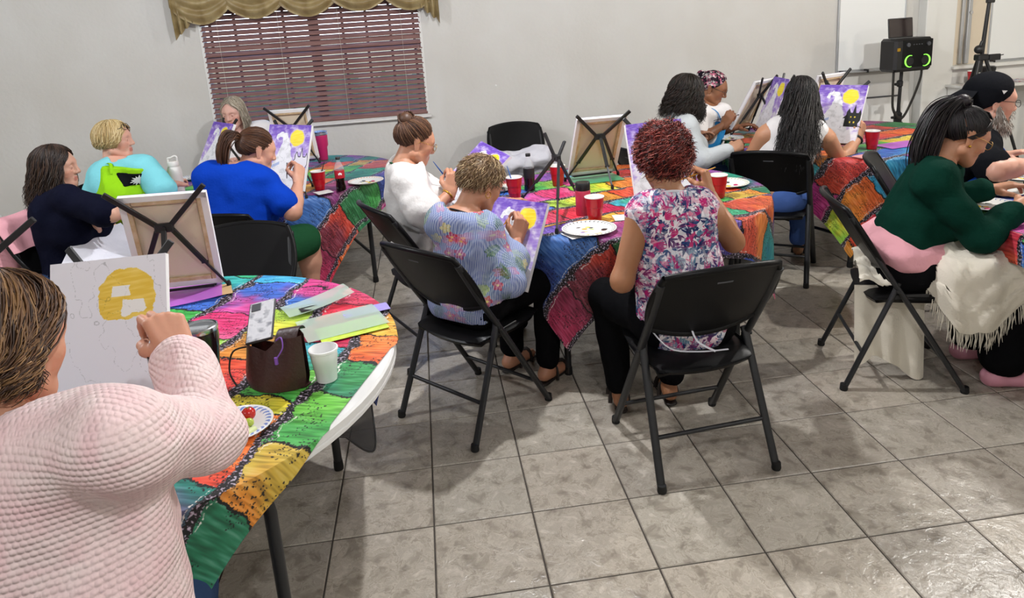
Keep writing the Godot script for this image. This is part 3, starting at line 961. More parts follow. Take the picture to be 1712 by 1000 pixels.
# ------------------------------------------------------------------ round tables and printed cloths
const TOP := 0.742
var table_at := [Vector3(-0.552, 0, 1.127), Vector3(-0.60, 0, -1.90), Vector3(1.43, 0, -0.48), Vector3(3.40, 0, -1.52), Vector3(3.55, 0, 0.88)]
var table_r := [0.845, 0.80, 0.81, 0.80, 0.80]

func tables() -> void:
	var names := ["table with the brown handbag", "table by the window blind", "table with the pink thermos", "table near the speaker stand", "table where the bearded person sits"]
	# cloth rectangle: a point on its first edge, direction along the bands, length before and after, width
	var cl := [[Vector2(0.289, 1.152), Vector2(-0.31, 0.95), -0.85, 1.08, 1.90]]
	# the others lie as squares: way in which a corner hangs down, side
	for q in [[1, Vector2(0.42, 0.91), 2.0], [2, Vector2(-0.50, 0.86), 1.93], [3, Vector2(-0.45, 0.89), 2.05], [4, Vector2(-0.62, 0.55), 1.86]]:
		var d: Vector2 = q[1].normalized()
		var c: Vector2 = Vector2(table_at[q[0]].x, table_at[q[0]].z) + d * q[2] * 0.7071
		cl.append([c, (-d).rotated(PI / 4), 0.0, q[2], q[2]])
	var uvo := [Vector2(0.85, 0.0), Vector2(0.05, 1.42), Vector2(0.0, 1.45), Vector2(0.9, 0.45), Vector2(0.5, 0.05)]
	for k in 5:
		var c: Vector3 = table_at[k]; var r: float = table_r[k]
		var t := thing("round_table", "white plastic folding " + names[k], "table", c)
		t.set_meta("group", "round folding tables")
		var mb := MB.new()
		lathe(mb, [Vector2(0, TOP - 0.034), Vector2(r - 0.05, TOP - 0.034), Vector2(r - 0.03, TOP - 0.046), Vector2(r - 0.006, TOP - 0.046), Vector2(r, TOP - 0.040), Vector2(r, TOP - 0.030), Vector2(r - 0.004, TOP - 0.027), Vector2(r, TOP - 0.024), Vector2(r, TOP - 0.006), Vector2(r - 0.006, TOP), Vector2(0, TOP)], 72)
		obj("tabletop", mb, M.white_table, t)
		var lx: float = 0.53 if k == 0 else 0.46
		var lz: float = 0.50
		var tw: float = [0.0, 0.35, 0.12, 0.3, 0.2][k]
		for sx in [-1.0, 1.0]:
			for sz in [-1.0, 1.0]:
				mb = MB.new()
				var a := Vector3(sx * lx, 0, sz * lz).rotated(Vector3.UP, tw); var b := Vector3(sx * (lx - 0.06), 0, sz * (lz - 0.10)).rotated(Vector3.UP, tw)
				tube(mb, [b + Vector3(0, TOP - 0.05, 0), b.lerp(a, 0.5) + Vector3(0, TOP - 0.12, 0), a + Vector3(0, TOP - 0.2, 0), a + Vector3(0, 0.02, 0)], [0.0165], 12)
				var lg := obj("leg", mb, M.black_metal, t)
				mb = MB.new()
				lathe(mb, [Vector2(0, 0), Vector2(0.019, 0), Vector2(0.02, 0.01), Vector2(0.018, 0.04), Vector2(0, 0.04)], 12, Transform3D(Basis(), a))
				obj("foot_cap", mb, M.rubber, lg)
			mb = MB.new()
			tube(mb, [Vector3(sx * lx, 0.20, -lz).rotated(Vector3.UP, tw), Vector3(sx * lx, 0.20, lz).rotated(Vector3.UP, tw)], [0.011], 8)
			if k != 0: obj("crossbar", mb, M.black_metal, t)
			mb = MB.new()
			bar(mb, Vector3(sx * (lx - 0.03), TOP - 0.22, lz * 0.8).rotated(Vector3.UP, tw), Vector3(sx * 0.12, TOP - 0.05, lz * 0.5).rotated(Vector3.UP, tw), 0.02, 0.004)
			obj("brace", mb, M.black_metal, t)
		mb = MB.new()
		drape(mb, c, r, cl[k], uvo[k], k)
		var o := obj("tablecloth", mb, M.table_print)
		tag(o, "graffiti-bright painted-brick print cloth over the " + names[k], "tablecloth", "printed tablecloths")

func drape(mb: MB, c: Vector3, r: float, q: Array, uvo: Vector2, sd: int) -> void:
	var o: Vector2 = q[0]; var e1: Vector2 = q[1].normalized(); var e2 := Vector2(-e1.y, e1.x)
	var cc := Vector2(c.x, c.z)
	if (cc - o).dot(e2) < 0: e2 = -e2
	var cu := (cc - o).dot(e1); var cv := (cc - o).dot(e2)
	var na := 216; var nr := 30
	var f := mb.v.size()
	for a in na + 1:
		var an := TAU * a / na
		var d := Vector2(cos(an), sin(an))
		var du := d.dot(e1); var dv := d.dot(e2)
		var lim := 9.0
		if du > 1e-5: lim = minf(lim, (q[3] - cu) / du)
		if du < -1e-5: lim = minf(lim, (q[2] - cu) / du)
		if dv > 1e-5: lim = minf(lim, (q[4] - cv) / dv)
		if dv < -1e-5: lim = minf(lim, -cv / dv)
		var drop := clampf(lim - r, 0.0, 1.0)
		for k in nr + 1:
			var t := float(k) / nr
			var rr := 0.0
			if lim <= r: rr = lim * t
			else: rr = r * t / 0.4 if t < 0.4 else r + (lim - r) * (t - 0.4) / 0.6
			var uv := Vector2(cu + du * rr, cv + dv * rr)
			var p := Vector3(c.x + d.x * rr, TOP + 0.0025, c.z + d.y * rr)
			if rr > r - 0.004:
				var s := maxf(rr - r, 0.0)
				var soft := minf(s / 0.05, 1.0)
				var wave := sin(an * 11.0 + sd * 1.7) * 0.6 + sin(an * 19.0 + sd + s * 3.0) * 0.4
				var amp := 0.012 + 0.10 * s * clampf(drop * 1.6, 0.2, 1.0)
				var out := r + 0.007 + soft * (0.006 + amp * (wave * 0.5 + 0.4)) - 0.03 * s
				p = Vector3(c.x + d.x * out, TOP + 0.0025 - maxf(0.0, s - 0.004) * 0.985, c.z + d.y * out)
			mb.p(p, Vector3.ZERO, (uv + uvo) / CLOTH)
	for a in na:
		for k in nr:
			var x := f + a * (nr + 1) + k; var y := x + nr + 1
			mb.quad(x, x + 1, y + 1, y)
	mb.renormal()

# ------------------------------------------------------------------ easels and canvases
func easel(label: String, base: Vector3, head: Vector3, feet: Array, arms: Array, ledge: Array, group := "black tabletop easels") -> void:
	var t := thing("tabletop_easel", label, "easel", base, 0.0, group)
	var fw: Vector3 = ((feet[0] + feet[1]) * 0.5 - feet[2]); fw.y = 0; fw = fw.normalized()
	var sd := Vector3(fw.z, 0, -fw.x)
	var mb := MB.new()
	box(mb, Transform3D(Basis(sd, Vector3.UP, sd.cross(Vector3.UP)), head), Vector3(0.066, 0.034, 0.024), 0.004)
	tube(mb, [head - fw * 0.02, head + fw * 0.016], [0.009], 8)
	obj("head", mb, M.easel_black, t, true)
	for k in 3:
		var top: Vector3 = head + sd * [0.026, -0.026, 0.0][k] + Vector3(0, -0.008, 0) - fw * (0.014 if k == 2 else 0.0)
		if (feet[k] - head).dot(sd) * [1, -1, 1][k] < 0 and k < 2: top = head - sd * [0.026, -0.026][k] + Vector3(0, -0.008, 0)
		var mid: Vector3 = top.lerp(feet[k], 0.56)
		mb = MB.new(); bar(mb, top, mid, 0.018, 0.013, fw); var l := obj("leg", mb, M.easel_black, t, true)
		mb = MB.new(); tube(mb, [mid.lerp(top, 0.1), feet[k] + Vector3(0, 0.006, 0)], [0.0055], 8); obj("leg_extension", mb, M.easel_grey if k == 2 else M.easel_black, l, true)
		mb = MB.new(); lathe(mb, [Vector2(0, 0), Vector2(0.009, 0), Vector2(0.0095, 0.012), Vector2(0.006, 0.024), Vector2(0, 0.024)], 10, Transform3D(Basis(), feet[k])); obj("rubber_foot", mb, M.rubber, l, true)
		mb = MB.new(); tube(mb, [mid - sd * 0.012, mid + sd * 0.012], [0.006], 8); obj("clamp", mb, M.easel_black, l, true)
	for k in arms.size():
		mb = MB.new()
		var a: Vector3 = head + sd * (0.022 if (arms[k] - head).dot(sd) > 0 else -0.022) + Vector3(0, 0.006, 0)
		bar(mb, a, arms[k], 0.019, 0.013, fw)
		obj("arm", mb, M.easel_black, t, true)
	if ledge:
		mb = MB.new(); bar(mb, ledge[0], ledge[1], 0.012, 0.010, Vector3.UP); obj("ledge_bar", mb, M.easel_black, t, true)
		for e in ledge:
			mb = MB.new(); bar(mb, e, e + (fw * 0.034 + Vector3(0, 0.002, 0)), 0.012, 0.006, Vector3.UP); bar(mb, e + fw * 0.034, e + fw * 0.034 + Vector3(0, 0.014, 0), 0.012, 0.005, fw); obj("canvas_rest", mb, M.easel_black, t, true)

func canvas(label: String, p: Vector3, yaw: float, tilt: float, roll: float, art: Material, w := 0.305, h := 0.405) -> Node3D:
	var t := thing("canvas", label, "canvas", p, 0.0, "canvases of the painting class")
	t.basis = Basis(Vector3.UP, yaw) * Basis(Vector3.RIGHT, -tilt) * Basis(Vector3.BACK, roll)
	var d := 0.018
	var mb := MB.new()        # cloth stretched over the front and folded round the sides
	var hw := w / 2
	box(mb, Transform3D(Basis(), Vector3(0, h / 2, 0.0)), Vector3(w, h, 0.003), 0.001)
	for s in [-1.0, 1.0]:
		box(mb, Transform3D(Basis(), Vector3(s * (hw - 0.0008), h / 2, -d / 2)), Vector3(0.0016, h, d), 0.0004)
		box(mb, Transform3D(Basis(), Vector3(0, h / 2 + s * (h / 2 - 0.0008), -d / 2)), Vector3(w, 0.0016, d), 0.0004)
		box(mb, Transform3D(Basis(), Vector3(s * (hw - 0.012), h / 2, -d)), Vector3(0.022, h - 0.004, 0.0012), 0.0004)
		box(mb, Transform3D(Basis(), Vector3(0, h / 2 + s * (h / 2 - 0.012), -d)), Vector3(w - 0.004, 0.022, 0.0012), 0.0004)
	obj("cloth", mb, M.canvas_white, t)
	mb = MB.new()
	mb.flat([Vector3(-hw, 0, 0.0019), Vector3(hw, 0, 0.0019), Vector3(hw, h, 0.0019), Vector3(-hw, h, 0.0019)], [Vector2(0, 1), Vector2(1, 1), Vector2(1, 0), Vector2(0, 0)])
	obj("painted_face", mb, art, t)
	mb = MB.new(); box(mb, Transform3D(Basis(), Vector3(0, h / 2, -0.0022)), Vector3(w - 0.006, h - 0.006, 0.001), 0.0); obj("raw_back", mb, M.canvas_back, t)
	for s in [-1.0, 1.0]:
		mb = MB.new(); box(mb, Transform3D(Basis(), Vector3(s * (hw - 0.021), h / 2, -d / 2 - 0.002)), Vector3(0.036, h - 0.006, d - 0.005), 0.002); obj("stretcher_bar", mb, M.stretcher_wood, t)
		mb = MB.new(); box(mb, Transform3D(Basis(), Vector3(0, h / 2 + s * (h / 2 - 0.021), -d / 2 - 0.002)), Vector3(w - 0.082, 0.036, d - 0.005), 0.002); obj("stretcher_bar", mb, M.stretcher_wood, t)
	return t

func on_easel(clabel: String, elabel: String, p: Vector3, yawd: float, tiltd: float, rolld: float, art: Material, spread := 0.16, arm := 0.14) -> void:
	canvas(clabel, p, deg_to_rad(yawd), deg_to_rad(tiltd), deg_to_rad(rolld), art)
	var base := TOP + 0.006
	var b := Basis(Vector3.UP, deg_to_rad(yawd))
	var up := b * Vector3(0, cos(deg_to_rad(tiltd)), -sin(deg_to_rad(tiltd)))
	var sd := b.x; var fw := b.z
	var o := p - fw * 0.030
	var head := o + up * 0.27 - fw * 0.012
	var f0 := p - sd * spread - fw * 0.01; f0.y = base
	var f1 := p + sd * spread - fw * 0.01; f1.y = base
	var f2 := head - fw * 0.17; f2.y = base
	var le := p - fw * 0.028 - up * 0.013
	easel(elabel, Vector3(p.x, base, p.z), head, [f0, f1, f2], [head - sd * arm + up * 0.16, head + sd * arm + up * 0.16], [le - sd * 0.12, le + sd * 0.12])

func easels() -> void:
	var P := func(k: int, s: int) -> Material: return M["painting_%d_%d" % [k, s]]
	on_easel("nearly blank white canvas with a yellow moon outline started", "tabletop easel holding the nearly blank canvas", Vector3(-0.43, 0.775, 1.45), -4.0, 24.0, 1.5, P.call(0, 0))
	on_easel("canvas seen from its pale wooden back beside the blank one", "tabletop easel with splayed arms beside the handbag table's empty chair", Vector3(-0.554, 0.778, 0.43), 184.8, 15.2, 2.0, P.call(1, 0), 0.17, 0.17)
	on_easel("violet canvas with yellow moon and outlined castle before the blue t-shirt", "tabletop easel before the person in the blue t-shirt", Vector3(-0.449, 0.80, -1.143), -25.9, 22.3, -2.0, P.call(2, 0))
	on_easel("canvas seen from behind in front of the window blind", "tabletop easel standing out against the window blind", Vector3(-0.53, 0.79, -2.35), 172.0, 14.6, -0.6, P.call(1, 1), 0.15, 0.17)
	on_easel("canvas edge-on between the lime apron and the ponytail", "tabletop easel of the person in the lime apron", Vector3(-1.095, 0.795, -1.829), -50.0, 29.0, -1.0, P.call(1, 1), 0.13, 0.10)
	on_easel("violet canvas half hidden by the red curly hair", "tabletop easel before the red-haired person", Vector3(1.60, 0.775, -0.12), 8.0, 16.0, 0.3, P.call(1, 0))
	on_easel("canvas turned away by the pink thermos showing its stretcher", "tabletop easel on the far side of the pink thermos", Vector3(1.416, 0.785, -0.934), 187.0, 28.0, 1.0, P.call(1, 1), 0.17, 0.16)
	on_easel("canvas slanting away before the patterned headscarf", "tabletop easel before the person in the headscarf", Vector3(2.846, 0.804, -2.025), -142.0, 28.0, 0.9, P.call(1, 0), 0.14, 0.12)
	on_easel("narrow-looking violet canvas beside the long black hair", "tabletop easel of the curly-haired person", Vector3(2.89, 0.80, -1.74), -97.0, 20.8, 0.0, P.call(1, 0), 0.13, 0.1)
	on_easel("violet canvas with finished black castle before the long-haired person", "tabletop easel before the long-haired person", Vector3(3.052, 0.80, -1.102), -51.5, 30.0, 0.1, P.call(3, 0))
	on_easel("canvas seen from behind under the wall whiteboard", "tabletop easel under the wall whiteboard", Vector3(3.32, 0.797, -1.74), 204.0, 14.4, 0.0, P.call(1, 1), 0.14, 0.16)
	on_easel("canvas at the table of the bearded person", "tabletop easel before the person in the green sweater", Vector3(3.03, 0.79, 0.66), -78.0, 30.0, 0.0, P.call(1, 0), 0.13, 0.1)
	canvas("violet canvas propped aslant before the white blouse", Vector3(0.534, 0.745, -0.724), deg_to_rad(-50.4), deg_to_rad(49.6), deg_to_rad(-16.3), P.call(1, 1))
	canvas("violet canvas leaning on the table edge before the floral blouse", Vector3(0.71, 0.545, 0.205), deg_to_rad(-44.6), deg_to_rad(29.3), deg_to_rad(-0.5), P.call(1, 0))
	# bare easel between the floral blouse and the pink thermos
	var y := TOP + 0.006
	var f0 := at_height(874, 333, y); var f1 := at_height(931, 390, y); var f2 := at_height(975, 345, y)
	var hd := beside(930, 264, (f0 + f1 + f2) / 3.0)
	easel("bare tabletop easel without canvas beside the pink thermos", (f0 + f1 + f2) / 3.0, hd, [f1, f0, f2], [beside(910, 222, hd), beside(944, 236, hd)], [])
	# an easel at the outer end of the handbag table: only an arm reaches into the picture
	var q := at_height(-60, 640, y)
	var h2 := q + Vector3(0.02, 0.30, -0.05)
	easel("easel at the end of the handbag table, one black arm showing", q, h2, [q + Vector3(-0.15, 0, 0.06), q + Vector3(0.15, 0, 0.06), q + Vector3(0, 0, -0.2)], [beside(57, 366, h2)], [])

# ------------------------------------------------------------------ people
var head_mb: MB
var hand_grip: MB
var hand_soft: MB
const GRIP_AT := Vector3(-0.028, 0.083, -0.078)

func lin(s: String) -> Color:
	return hexc(s).srgb_to_linear()

func head_template() -> MB:          # centre of the head at the origin, face towards -z, chin to crown 0.23
	var mb := MB.new()
	var X := Vector3.RIGHT
	var p := [
		cap(Vector3(0, 0.032, -0.018), Vector3(0, 0.036, 0.026), 0.074, 0.077, 0.03),
		cap(Vector3(0, 0.01, -0.042), Vector3(0, -0.055, -0.048), 0.056, 0.043, 0.03),
		cap(Vector3(0, -0.07, 0.025), Vector3(0, -0.20, 0.045), 0.050, 0.054, 0.03),
		cap(Vector3(0, -0.088, -0.068), Vector3(0, -0.094, -0.066), 0.022, 0.022, 0.03),
	]
	for s in [-1.0, 1.0]:
		p.append(cap(Vector3(s * 0.052, -0.055, 0.0), Vector3(s * 0.018, -0.092, -0.062), 0.024, 0.021, 0.025))
		p.append(cap(Vector3(s * 0.040, -0.022, -0.058), Vector3(s * 0.036, -0.035, -0.055), 0.024, 0.024, 0.025))
		p.append(cap(Vector3(s * 0.012, 0.026, -0.088), Vector3(s * 0.042, 0.024, -0.074), 0.010, 0.010, 0.02))
		p.append(cap(Vector3(s * 0.076, 0.020, 0.016), Vector3(s * 0.072, -0.026, 0.006), 0.020, 0.013, 0.008, X, 2.2))
		p.append(cap(Vector3(s * 0.031, 0.004, -0.102), Vector3(s * 0.031, 0.004, -0.1), 0.016, 0.016, 0.014, Vector3.ZERO, 1.0, true))
	p.append(cap(Vector3(0, 0.016, -0.092), Vector3(0, -0.026, -0.109), 0.008, 0.012, 0.014))
	for s in [-1.0, 1.0]:
		p.append(cap(Vector3(s * 0.011, -0.030, -0.100), Vector3(s * 0.012, -0.030, -0.096), 0.009, 0.008, 0.008))
		p.append(cap(Vector3(s * 0.031, 0.004, -0.079), Vector3(s * 0.031, 0.003, -0.079), 0.0135, 0.0135, 0.006))
	p.append(cap(Vector3(-0.018, -0.058, -0.087), Vector3(0.018, -0.058, -0.087), 0.0075, 0.0075, 0.008))
	p.append(cap(Vector3(-0.014, -0.068, -0.086), Vector3(0.014, -0.068, -0.086), 0.008, 0.008, 0.008))
	p.append(cap(Vector3(-0.024, -0.0628, -0.098), Vector3(0.024, -0.0628, -0.098), 0.0035, 0.0035, 0.004, Vector3.ZERO, 1.0, true))
	nets(mb, p, 0.0048, [], 0.0, func(w: Vector3) -> Color:
		if absf(w.x) < 0.024 and absf(w.y + 0.063) < 0.011 and w.z < -0.083: return Color(0.80, 0.50, 0.50)
		if w.z < -0.04 and absf(absf(w.x) - 0.045) < 0.02 and absf(w.y + 0.03) < 0.02: return Color(1.0, 0.90, 0.88)
		return Color.WHITE)
	return mb

func hand_template(flex: Array, thumb: Array) -> MB:     # a hand whose wrist is the origin: fingers along +y, palm towards -z, thumb on the -x side
	var mb := MB.new()
	var p := []
	var kx := [-0.031, -0.010, 0.011, 0.029]; var ky := [0.090, 0.095, 0.091, 0.081]
	var ln := [[0.043, 0.025, 0.021], [0.047, 0.029, 0.022], [0.043, 0.027, 0.021], [0.033, 0.020, 0.019]]
	for k in 4:
		var q := Vector3(kx[k], ky[k], 0)
		p.append(cap(Vector3(kx[k] * 0.55, -0.012, 0), q, 0.016, 0.0115, 0.014))
		var a := 0.0
		for j in 3:
			a += deg_to_rad(flex[k][j])
			var e: Vector3 = q + Vector3(kx[k] * 0.05 * (1 - j), cos(a), -sin(a)) * ln[k][j]
			p.append(cap(q, e, [0.0098, 0.0090, 0.0082][j], [0.0090, 0.0080, 0.0068][j], 0.004))
			q = e
	p.append(cap(Vector3(-0.020, 0.02, -0.008), thumb[0], 0.019, 0.015, 0.014))
	p.append(cap(thumb[0], thumb[1], 0.0125, 0.0108, 0.005))
	p.append(cap(thumb[1], thumb[2], 0.0108, 0.0080, 0.005))
	p.append(cap(Vector3(0.022, 0.02, -0.008), Vector3(0.026, 0.06, -0.006), 0.016, 0.013, 0.012))
	p.append(cap(Vector3(0, -0.03, 0), Vector3(0, 0.0, 0), 0.026, 0.026, 0.02, Vector3.BACK, 1.25))
	nets(mb, p, 0.0034)
	return mb

func seat_pose(H: Vector3, f: Vector2, lean := 0.12, side := 0.0) -> Dictionary:   # a seated figure: hips H, looking along f (x, z)
	var fw := Vector3(f.x, 0, f.y).normalized(); var rt := Vector3(-fw.z, 0, fw.x); var up := Vector3.UP
	var sp := (up * cos(lean) + fw * sin(lean) + rt * side).normalized()
	var J := {"H": H, "fw": fw, "rt": rt, "sp": sp, "Ch": H + sp * 0.40, "N": H + sp * 0.53, "hd": H + sp * 0.56 + up * 0.13 + fw * 0.05}
	for s in ["R", "L"]:
		var g := 1.0 if s == "R" else -1.0
		J["S" + s] = H + sp * 0.475 + rt * g * 0.165
		J["E" + s] = J["S" + s] - up * 0.25 + fw * 0.10 + rt * g * 0.05
		J["W" + s] = J["E" + s] + fw * 0.21 + up * 0.07 - rt * g * 0.06
		J["J" + s] = H + rt * g * 0.085 - up * 0.02
		J["K" + s] = J["J" + s] + fw * 0.42 + rt * g * 0.03 - up * 0.01
		J["A" + s] = J["K" + s] - fw * 0.03; J["A" + s].y = 0.085
	return J

func torso_pieces(J: Dictionary, b: float, g: float, bust: float, inset := 0.18) -> Array:       # b = build, g = extra thickness of cloth
	var fw: Vector3 = (J.fw - J.sp * J.fw.dot(J.sp)).normalized()
	var H: Vector3 = J.H; var Ch: Vector3 = J.Ch
	var mid := H.lerp(Ch, 0.45)
	var p := [
		cap(J.JR.lerp(H, 0.2), J.JL.lerp(H, 0.2), 0.112 * b + g, 0.112 * b + g, 0.05, fw, 1.12),
		cap(H + J.sp * 0.02, mid, 0.130 * b + g, 0.122 * b + g, 0.06, fw, 1.18),
		cap(mid - J.rt * 0.045 * b, Ch - J.rt * 0.05 * b, 0.098 * b + g, 0.100 * b + g, 0.06, fw, 1.16),
		cap(mid + J.rt * 0.045 * b, Ch + J.rt * 0.05 * b, 0.098 * b + g, 0.100 * b + g, 0.06, fw, 1.16),
		cap(J.SL.lerp(J.N, inset), J.SR.lerp(J.N, inset), 0.056 * b + g, 0.056 * b + g, 0.06),
		cap(J.N - J.sp * 0.04, J.SR.lerp(J.N, 0.35), 0.058 * b + g, 0.05 * b + g, 0.05),
		cap(J.N - J.sp * 0.04, J.SL.lerp(J.N, 0.35), 0.058 * b + g, 0.05 * b + g, 0.05),
	]
	if bust > 0.0:
		for s in [-1.0, 1.0]:
			var c: Vector3 = Ch - J.sp * 0.06 + fw * (0.085 * b + bust * 0.35) + J.rt * s * 0.075
			p.append(cap(c, c - J.sp * 0.03, 0.062 * b + bust * 0.5 + g, 0.066 * b + bust * 0.5 + g, 0.05))
	return p

func arm_basis(e: Vector3, w: Vector3, palm: Vector3) -> Basis:
	var y := (w - e).normalized()
	var z := -(palm - y * palm.dot(y)).normalized()
	return Basis(y.cross(z).normalized(), y, z)

# o: name/label, J joints, skin, build, top{...}, etc. Returns the thing
func person(o: Dictionary, J: Dictionary) -> Node3D:
	var b: float = o.get("build", 1.0)
	var bust: float = o.get("bust", 0.03)
	var base := Vector3(J.H.x, 0.0, J.H.z)
	var t := thing("person", o.label, "person", base)
	var cell: float = o.get("cell", 0.014)
	wrinkle.frequency = 6.0; wrinkle.fractal_octaves = 2; wrinkle.seed = 3
	# --- the body
	var mb := MB.new()
	var p := torso_pieces(J, b * 0.94, 0.0, bust * 0.8)
	var hs: float = o.get("head", 1.0)
	var hb: Basis = o.look
	p.append(cap(J.N - J.sp * 0.05, J.hd + hb * Vector3(0, -0.10, 0.03), 0.056, 0.050, 0.03))
	for s in ["R", "L"]:
		p.append(cap(J["S" + s], J["E" + s], 0.047 * b, 0.039 * b, 0.03))
		p.append(cap(J["E" + s], J["E" + s].lerp(J["W" + s], 0.35), 0.039 * b, 0.039 * b, 0.03))
		p.append(cap(J["E" + s].lerp(J["W" + s], 0.35), J["W" + s], 0.039 * b, 0.025, 0.02))
		p.append(cap(J["J" + s], J["K" + s], 0.082 * b, 0.056 * b, 0.04))
		p.append(cap(J["K" + s], J["K" + s].lerp(J["A" + s], 0.35), 0.055 * b, 0.054 * b, 0.03))
		p.append(cap(J["K" + s].lerp(J["A" + s], 0.35), J["A" + s], 0.053 * b, 0.034, 0.03))
		p.append(cap(J["A" + s] - Vector3(0, 0.035, 0) - J.fw * 0.03, J["A" + s] - Vector3(0, 0.055, 0) + J.fw * 0.15, 0.034, 0.024, 0.03))
	nets(mb, p, cell * 1.2)
	mb.add(head_mb, Transform3D(hb.scaled(Vector3.ONE * hs), J.hd))
	for s in ["R", "L"]:
		var tmpl := hand_grip if o.get("grip" + s, false) else hand_soft
		var palm: Vector3 = o.get("palm" + s, Vector3.DOWN)
		var hbs := arm_basis(J["E" + s], J["W" + s], palm)
		if o.has("hand" + s): hbs = arm_basis(J["W" + s], o["hand" + s], palm)
		if s == "L": hbs = hbs * Basis.from_scale(Vector3(-1, 1, 1))
		J["hb" + s] = Transform3D(hbs.scaled_local(Vector3.ONE * o.get("hand_size", 0.95)), J["W" + s])
		mb.add(tmpl, J["hb" + s], s == "L")
	var sk := mat("skin_" + String(t.name), hexc(o.skin), 0.5)
	sk.vertex_color_use_as_albedo = true
	sk.subsurf_scatter_enabled = true; sk.subsurf_scatter_strength = 0.12
	sk.normal_enabled = true; sk.normal_texture = M.grain_normal; sk.normal_scale = 0.10
	tri_tex(sk, 6.0)
	obj("body", mb, sk, t, true)
	# --- eyes and brows
	var xf := Transform3D(hb.scaled(Vector3.ONE * hs), J.hd)
	if not o.get("faceless", false):
		for s in [-1.0, 1.0]:
			mb = MB.new()
			mb.col = lin("d9d4ce"); blob(mb, xf * Vector3(s * 0.031, 0.002, -0.0800), 0.0117 * hs, 10)
			mb.col = lin("2a1c14"); blob(mb, xf * Vector3(s * 0.031, 0.000, -0.0868), 0.0056 * hs, 8)
			obj("eye", mb, M.eye, t, true)
			mb = MB.new()          # upper lid
			sheet(mb, func(u: float, v: float) -> Vector3:
				var lx := lerpf(-1.25, 1.25, u); var ly := lerpf(0.12, 1.45, v)
				return xf * (Vector3(s * 0.031, 0.002, -0.0800) + Vector3(sin(lx) * cos(ly), sin(ly), -cos(lx) * cos(ly)) * 0.0131), 8, 5, -0.0012 * hs)
			obj("eyelid", mb, sk, t, true)
			mb = MB.new(); mb.col = lin(o.get("brow", "3a2a20"))
			tube(mb, [xf * Vector3(s * 0.013, 0.026, -0.099), xf * Vector3(s * 0.03, 0.031, -0.094), xf * Vector3(s * 0.048, 0.025, -0.080)], [0.0022 * hs, 0.003 * hs, 0.0015 * hs], 6)
			obj("eyebrow", mb, M.hair, t, true)
	# --- clothes
	if o.has("top"):
		var c: Dictionary = o.top
		var g: float = c.get("thick", 0.013)
		mb = MB.new()
		p = torso_pieces(J, b, g, bust, c.get("inset", 0.18))
		var cuts := []
		for s in ["R", "L"]:
			var S: Vector3 = J["S" + s]; var E: Vector3 = J["E" + s]; var W: Vector3 = J["W" + s]
			var ln: float = c.get("sleeve", 0.7)
			var fl: float = c.get("flare", 0.012)
			if ln > 0.0 and ln <= 1.0:
				p.append(cap(S.lerp(J.N, 0.1), S.lerp(E, ln), 0.049 * b + g, lerpf(0.049, 0.040, ln) * b + g + fl, 0.035))
			elif ln > 1.0:
				p.append(cap(S.lerp(J.N, 0.1), E, 0.049 * b + g, 0.040 * b + g + fl * 0.5, 0.035))
				p.append(cap(E, E.lerp(W, ln - 1.0), 0.040 * b + g + fl * 0.5, 0.028 * b + g * 0.8 + fl, 0.03))
		p.append(cap(J.N + J.sp * 0.05 + J.fw * c.get("vneck", 0.02), J.N + J.sp * 0.14, c.get("neck", 0.07), c.get("neck", 0.07) + 0.03, 0.012, Vector3.ZERO, 1.0, true))
		cuts.append([J.H + J.sp * c.get("hem", -0.06), -J.sp])
		nets(mb, p, cell, cuts, c.get("fold", 0.010))
		obj(c.get("called", "shirt"), mb, c.mat, t, true)
	if o.has("bottom"):
		var c: Dictionary = o.bottom
		var g: float = c.get("thick", 0.012)
		mb = MB.new()
		p = [cap(J.JR.lerp(J.H, 0.2), J.JL.lerp(J.H, 0.2), 0.112 * b + g * 0.6, 0.112 * b + g * 0.6, 0.05, J.fw, 1.1)]
		var ln: float = c.get("length", 1.9)
		for s in ["R", "L"]:
			p.append(cap(J["J" + s], J["J" + s].lerp(J["K" + s], minf(ln, 1.0)), 0.084 * b + g, 0.06 * b + g + c.get("flare", 0.0), 0.05))
			if ln > 1.0: p.append(cap(J["K" + s], J["K" + s].lerp(J["A" + s], ln - 1.0), 0.058 * b + g, 0.046 + g + c.get("flare", 0.0), 0.04))
		nets(mb, p, cell, [[J.H + Vector3(0, 0.11, 0), Vector3.UP], [Vector3(0, c.get("floor", 0.05), 0), Vector3.DOWN]], 0.008)
		obj(c.get("called", "trousers"), mb, c.mat, t, true)
	if o.has("shoes"):
		for s in ["R", "L"]:
			mb = MB.new()
			var a: Vector3 = J["A" + s]; var f: Vector3 = J.get("foot", J.fw)
			p = [cap(Vector3(a.x, 0.042, a.z) - f * 0.045, Vector3(a.x, 0.034, a.z) + f * 0.155, 0.040, 0.034, 0.02), cap(Vector3(a.x, 0.05, a.z) - f * 0.03, Vector3(a.x, 0.075, a.z) - f * 0.02, 0.038, 0.040, 0.03)]
			if o.shoes == M.sandal:       # open sandal: a sole and two straps over the bare foot
				nets(mb, p, 0.010, [[Vector3(0, 0.001, 0), Vector3.DOWN], [Vector3(0, 0.017, 0), Vector3.UP]])
				var so := obj("sandal", mb, o.shoes, t, true)
				for q in [0.10, 0.02]:
					mb = MB.new()
					var sx := Vector3(-f.z, 0, f.x)
					var pts := []
					for k in 9: pts.append(Vector3(a.x, 0.012, a.z) + f * (q + 0.015 * sin(PI * k / 8.0)) + sx * cos(PI * k / 8.0) * 0.041 + Vector3(0, sin(PI * k / 8.0) * (0.056 if q > 0.05 else 0.078), 0))
					tube(mb, pts, [0.010], 6, true, Vector2(1.0, 0.35), f)
					obj("strap", mb, o.shoes, so, true)
				continue
			nets(mb, p, 0.010, [[Vector3(0, 0.002, 0), Vector3.DOWN], [Vector3(0, 0.075, 0), Vector3.UP]])
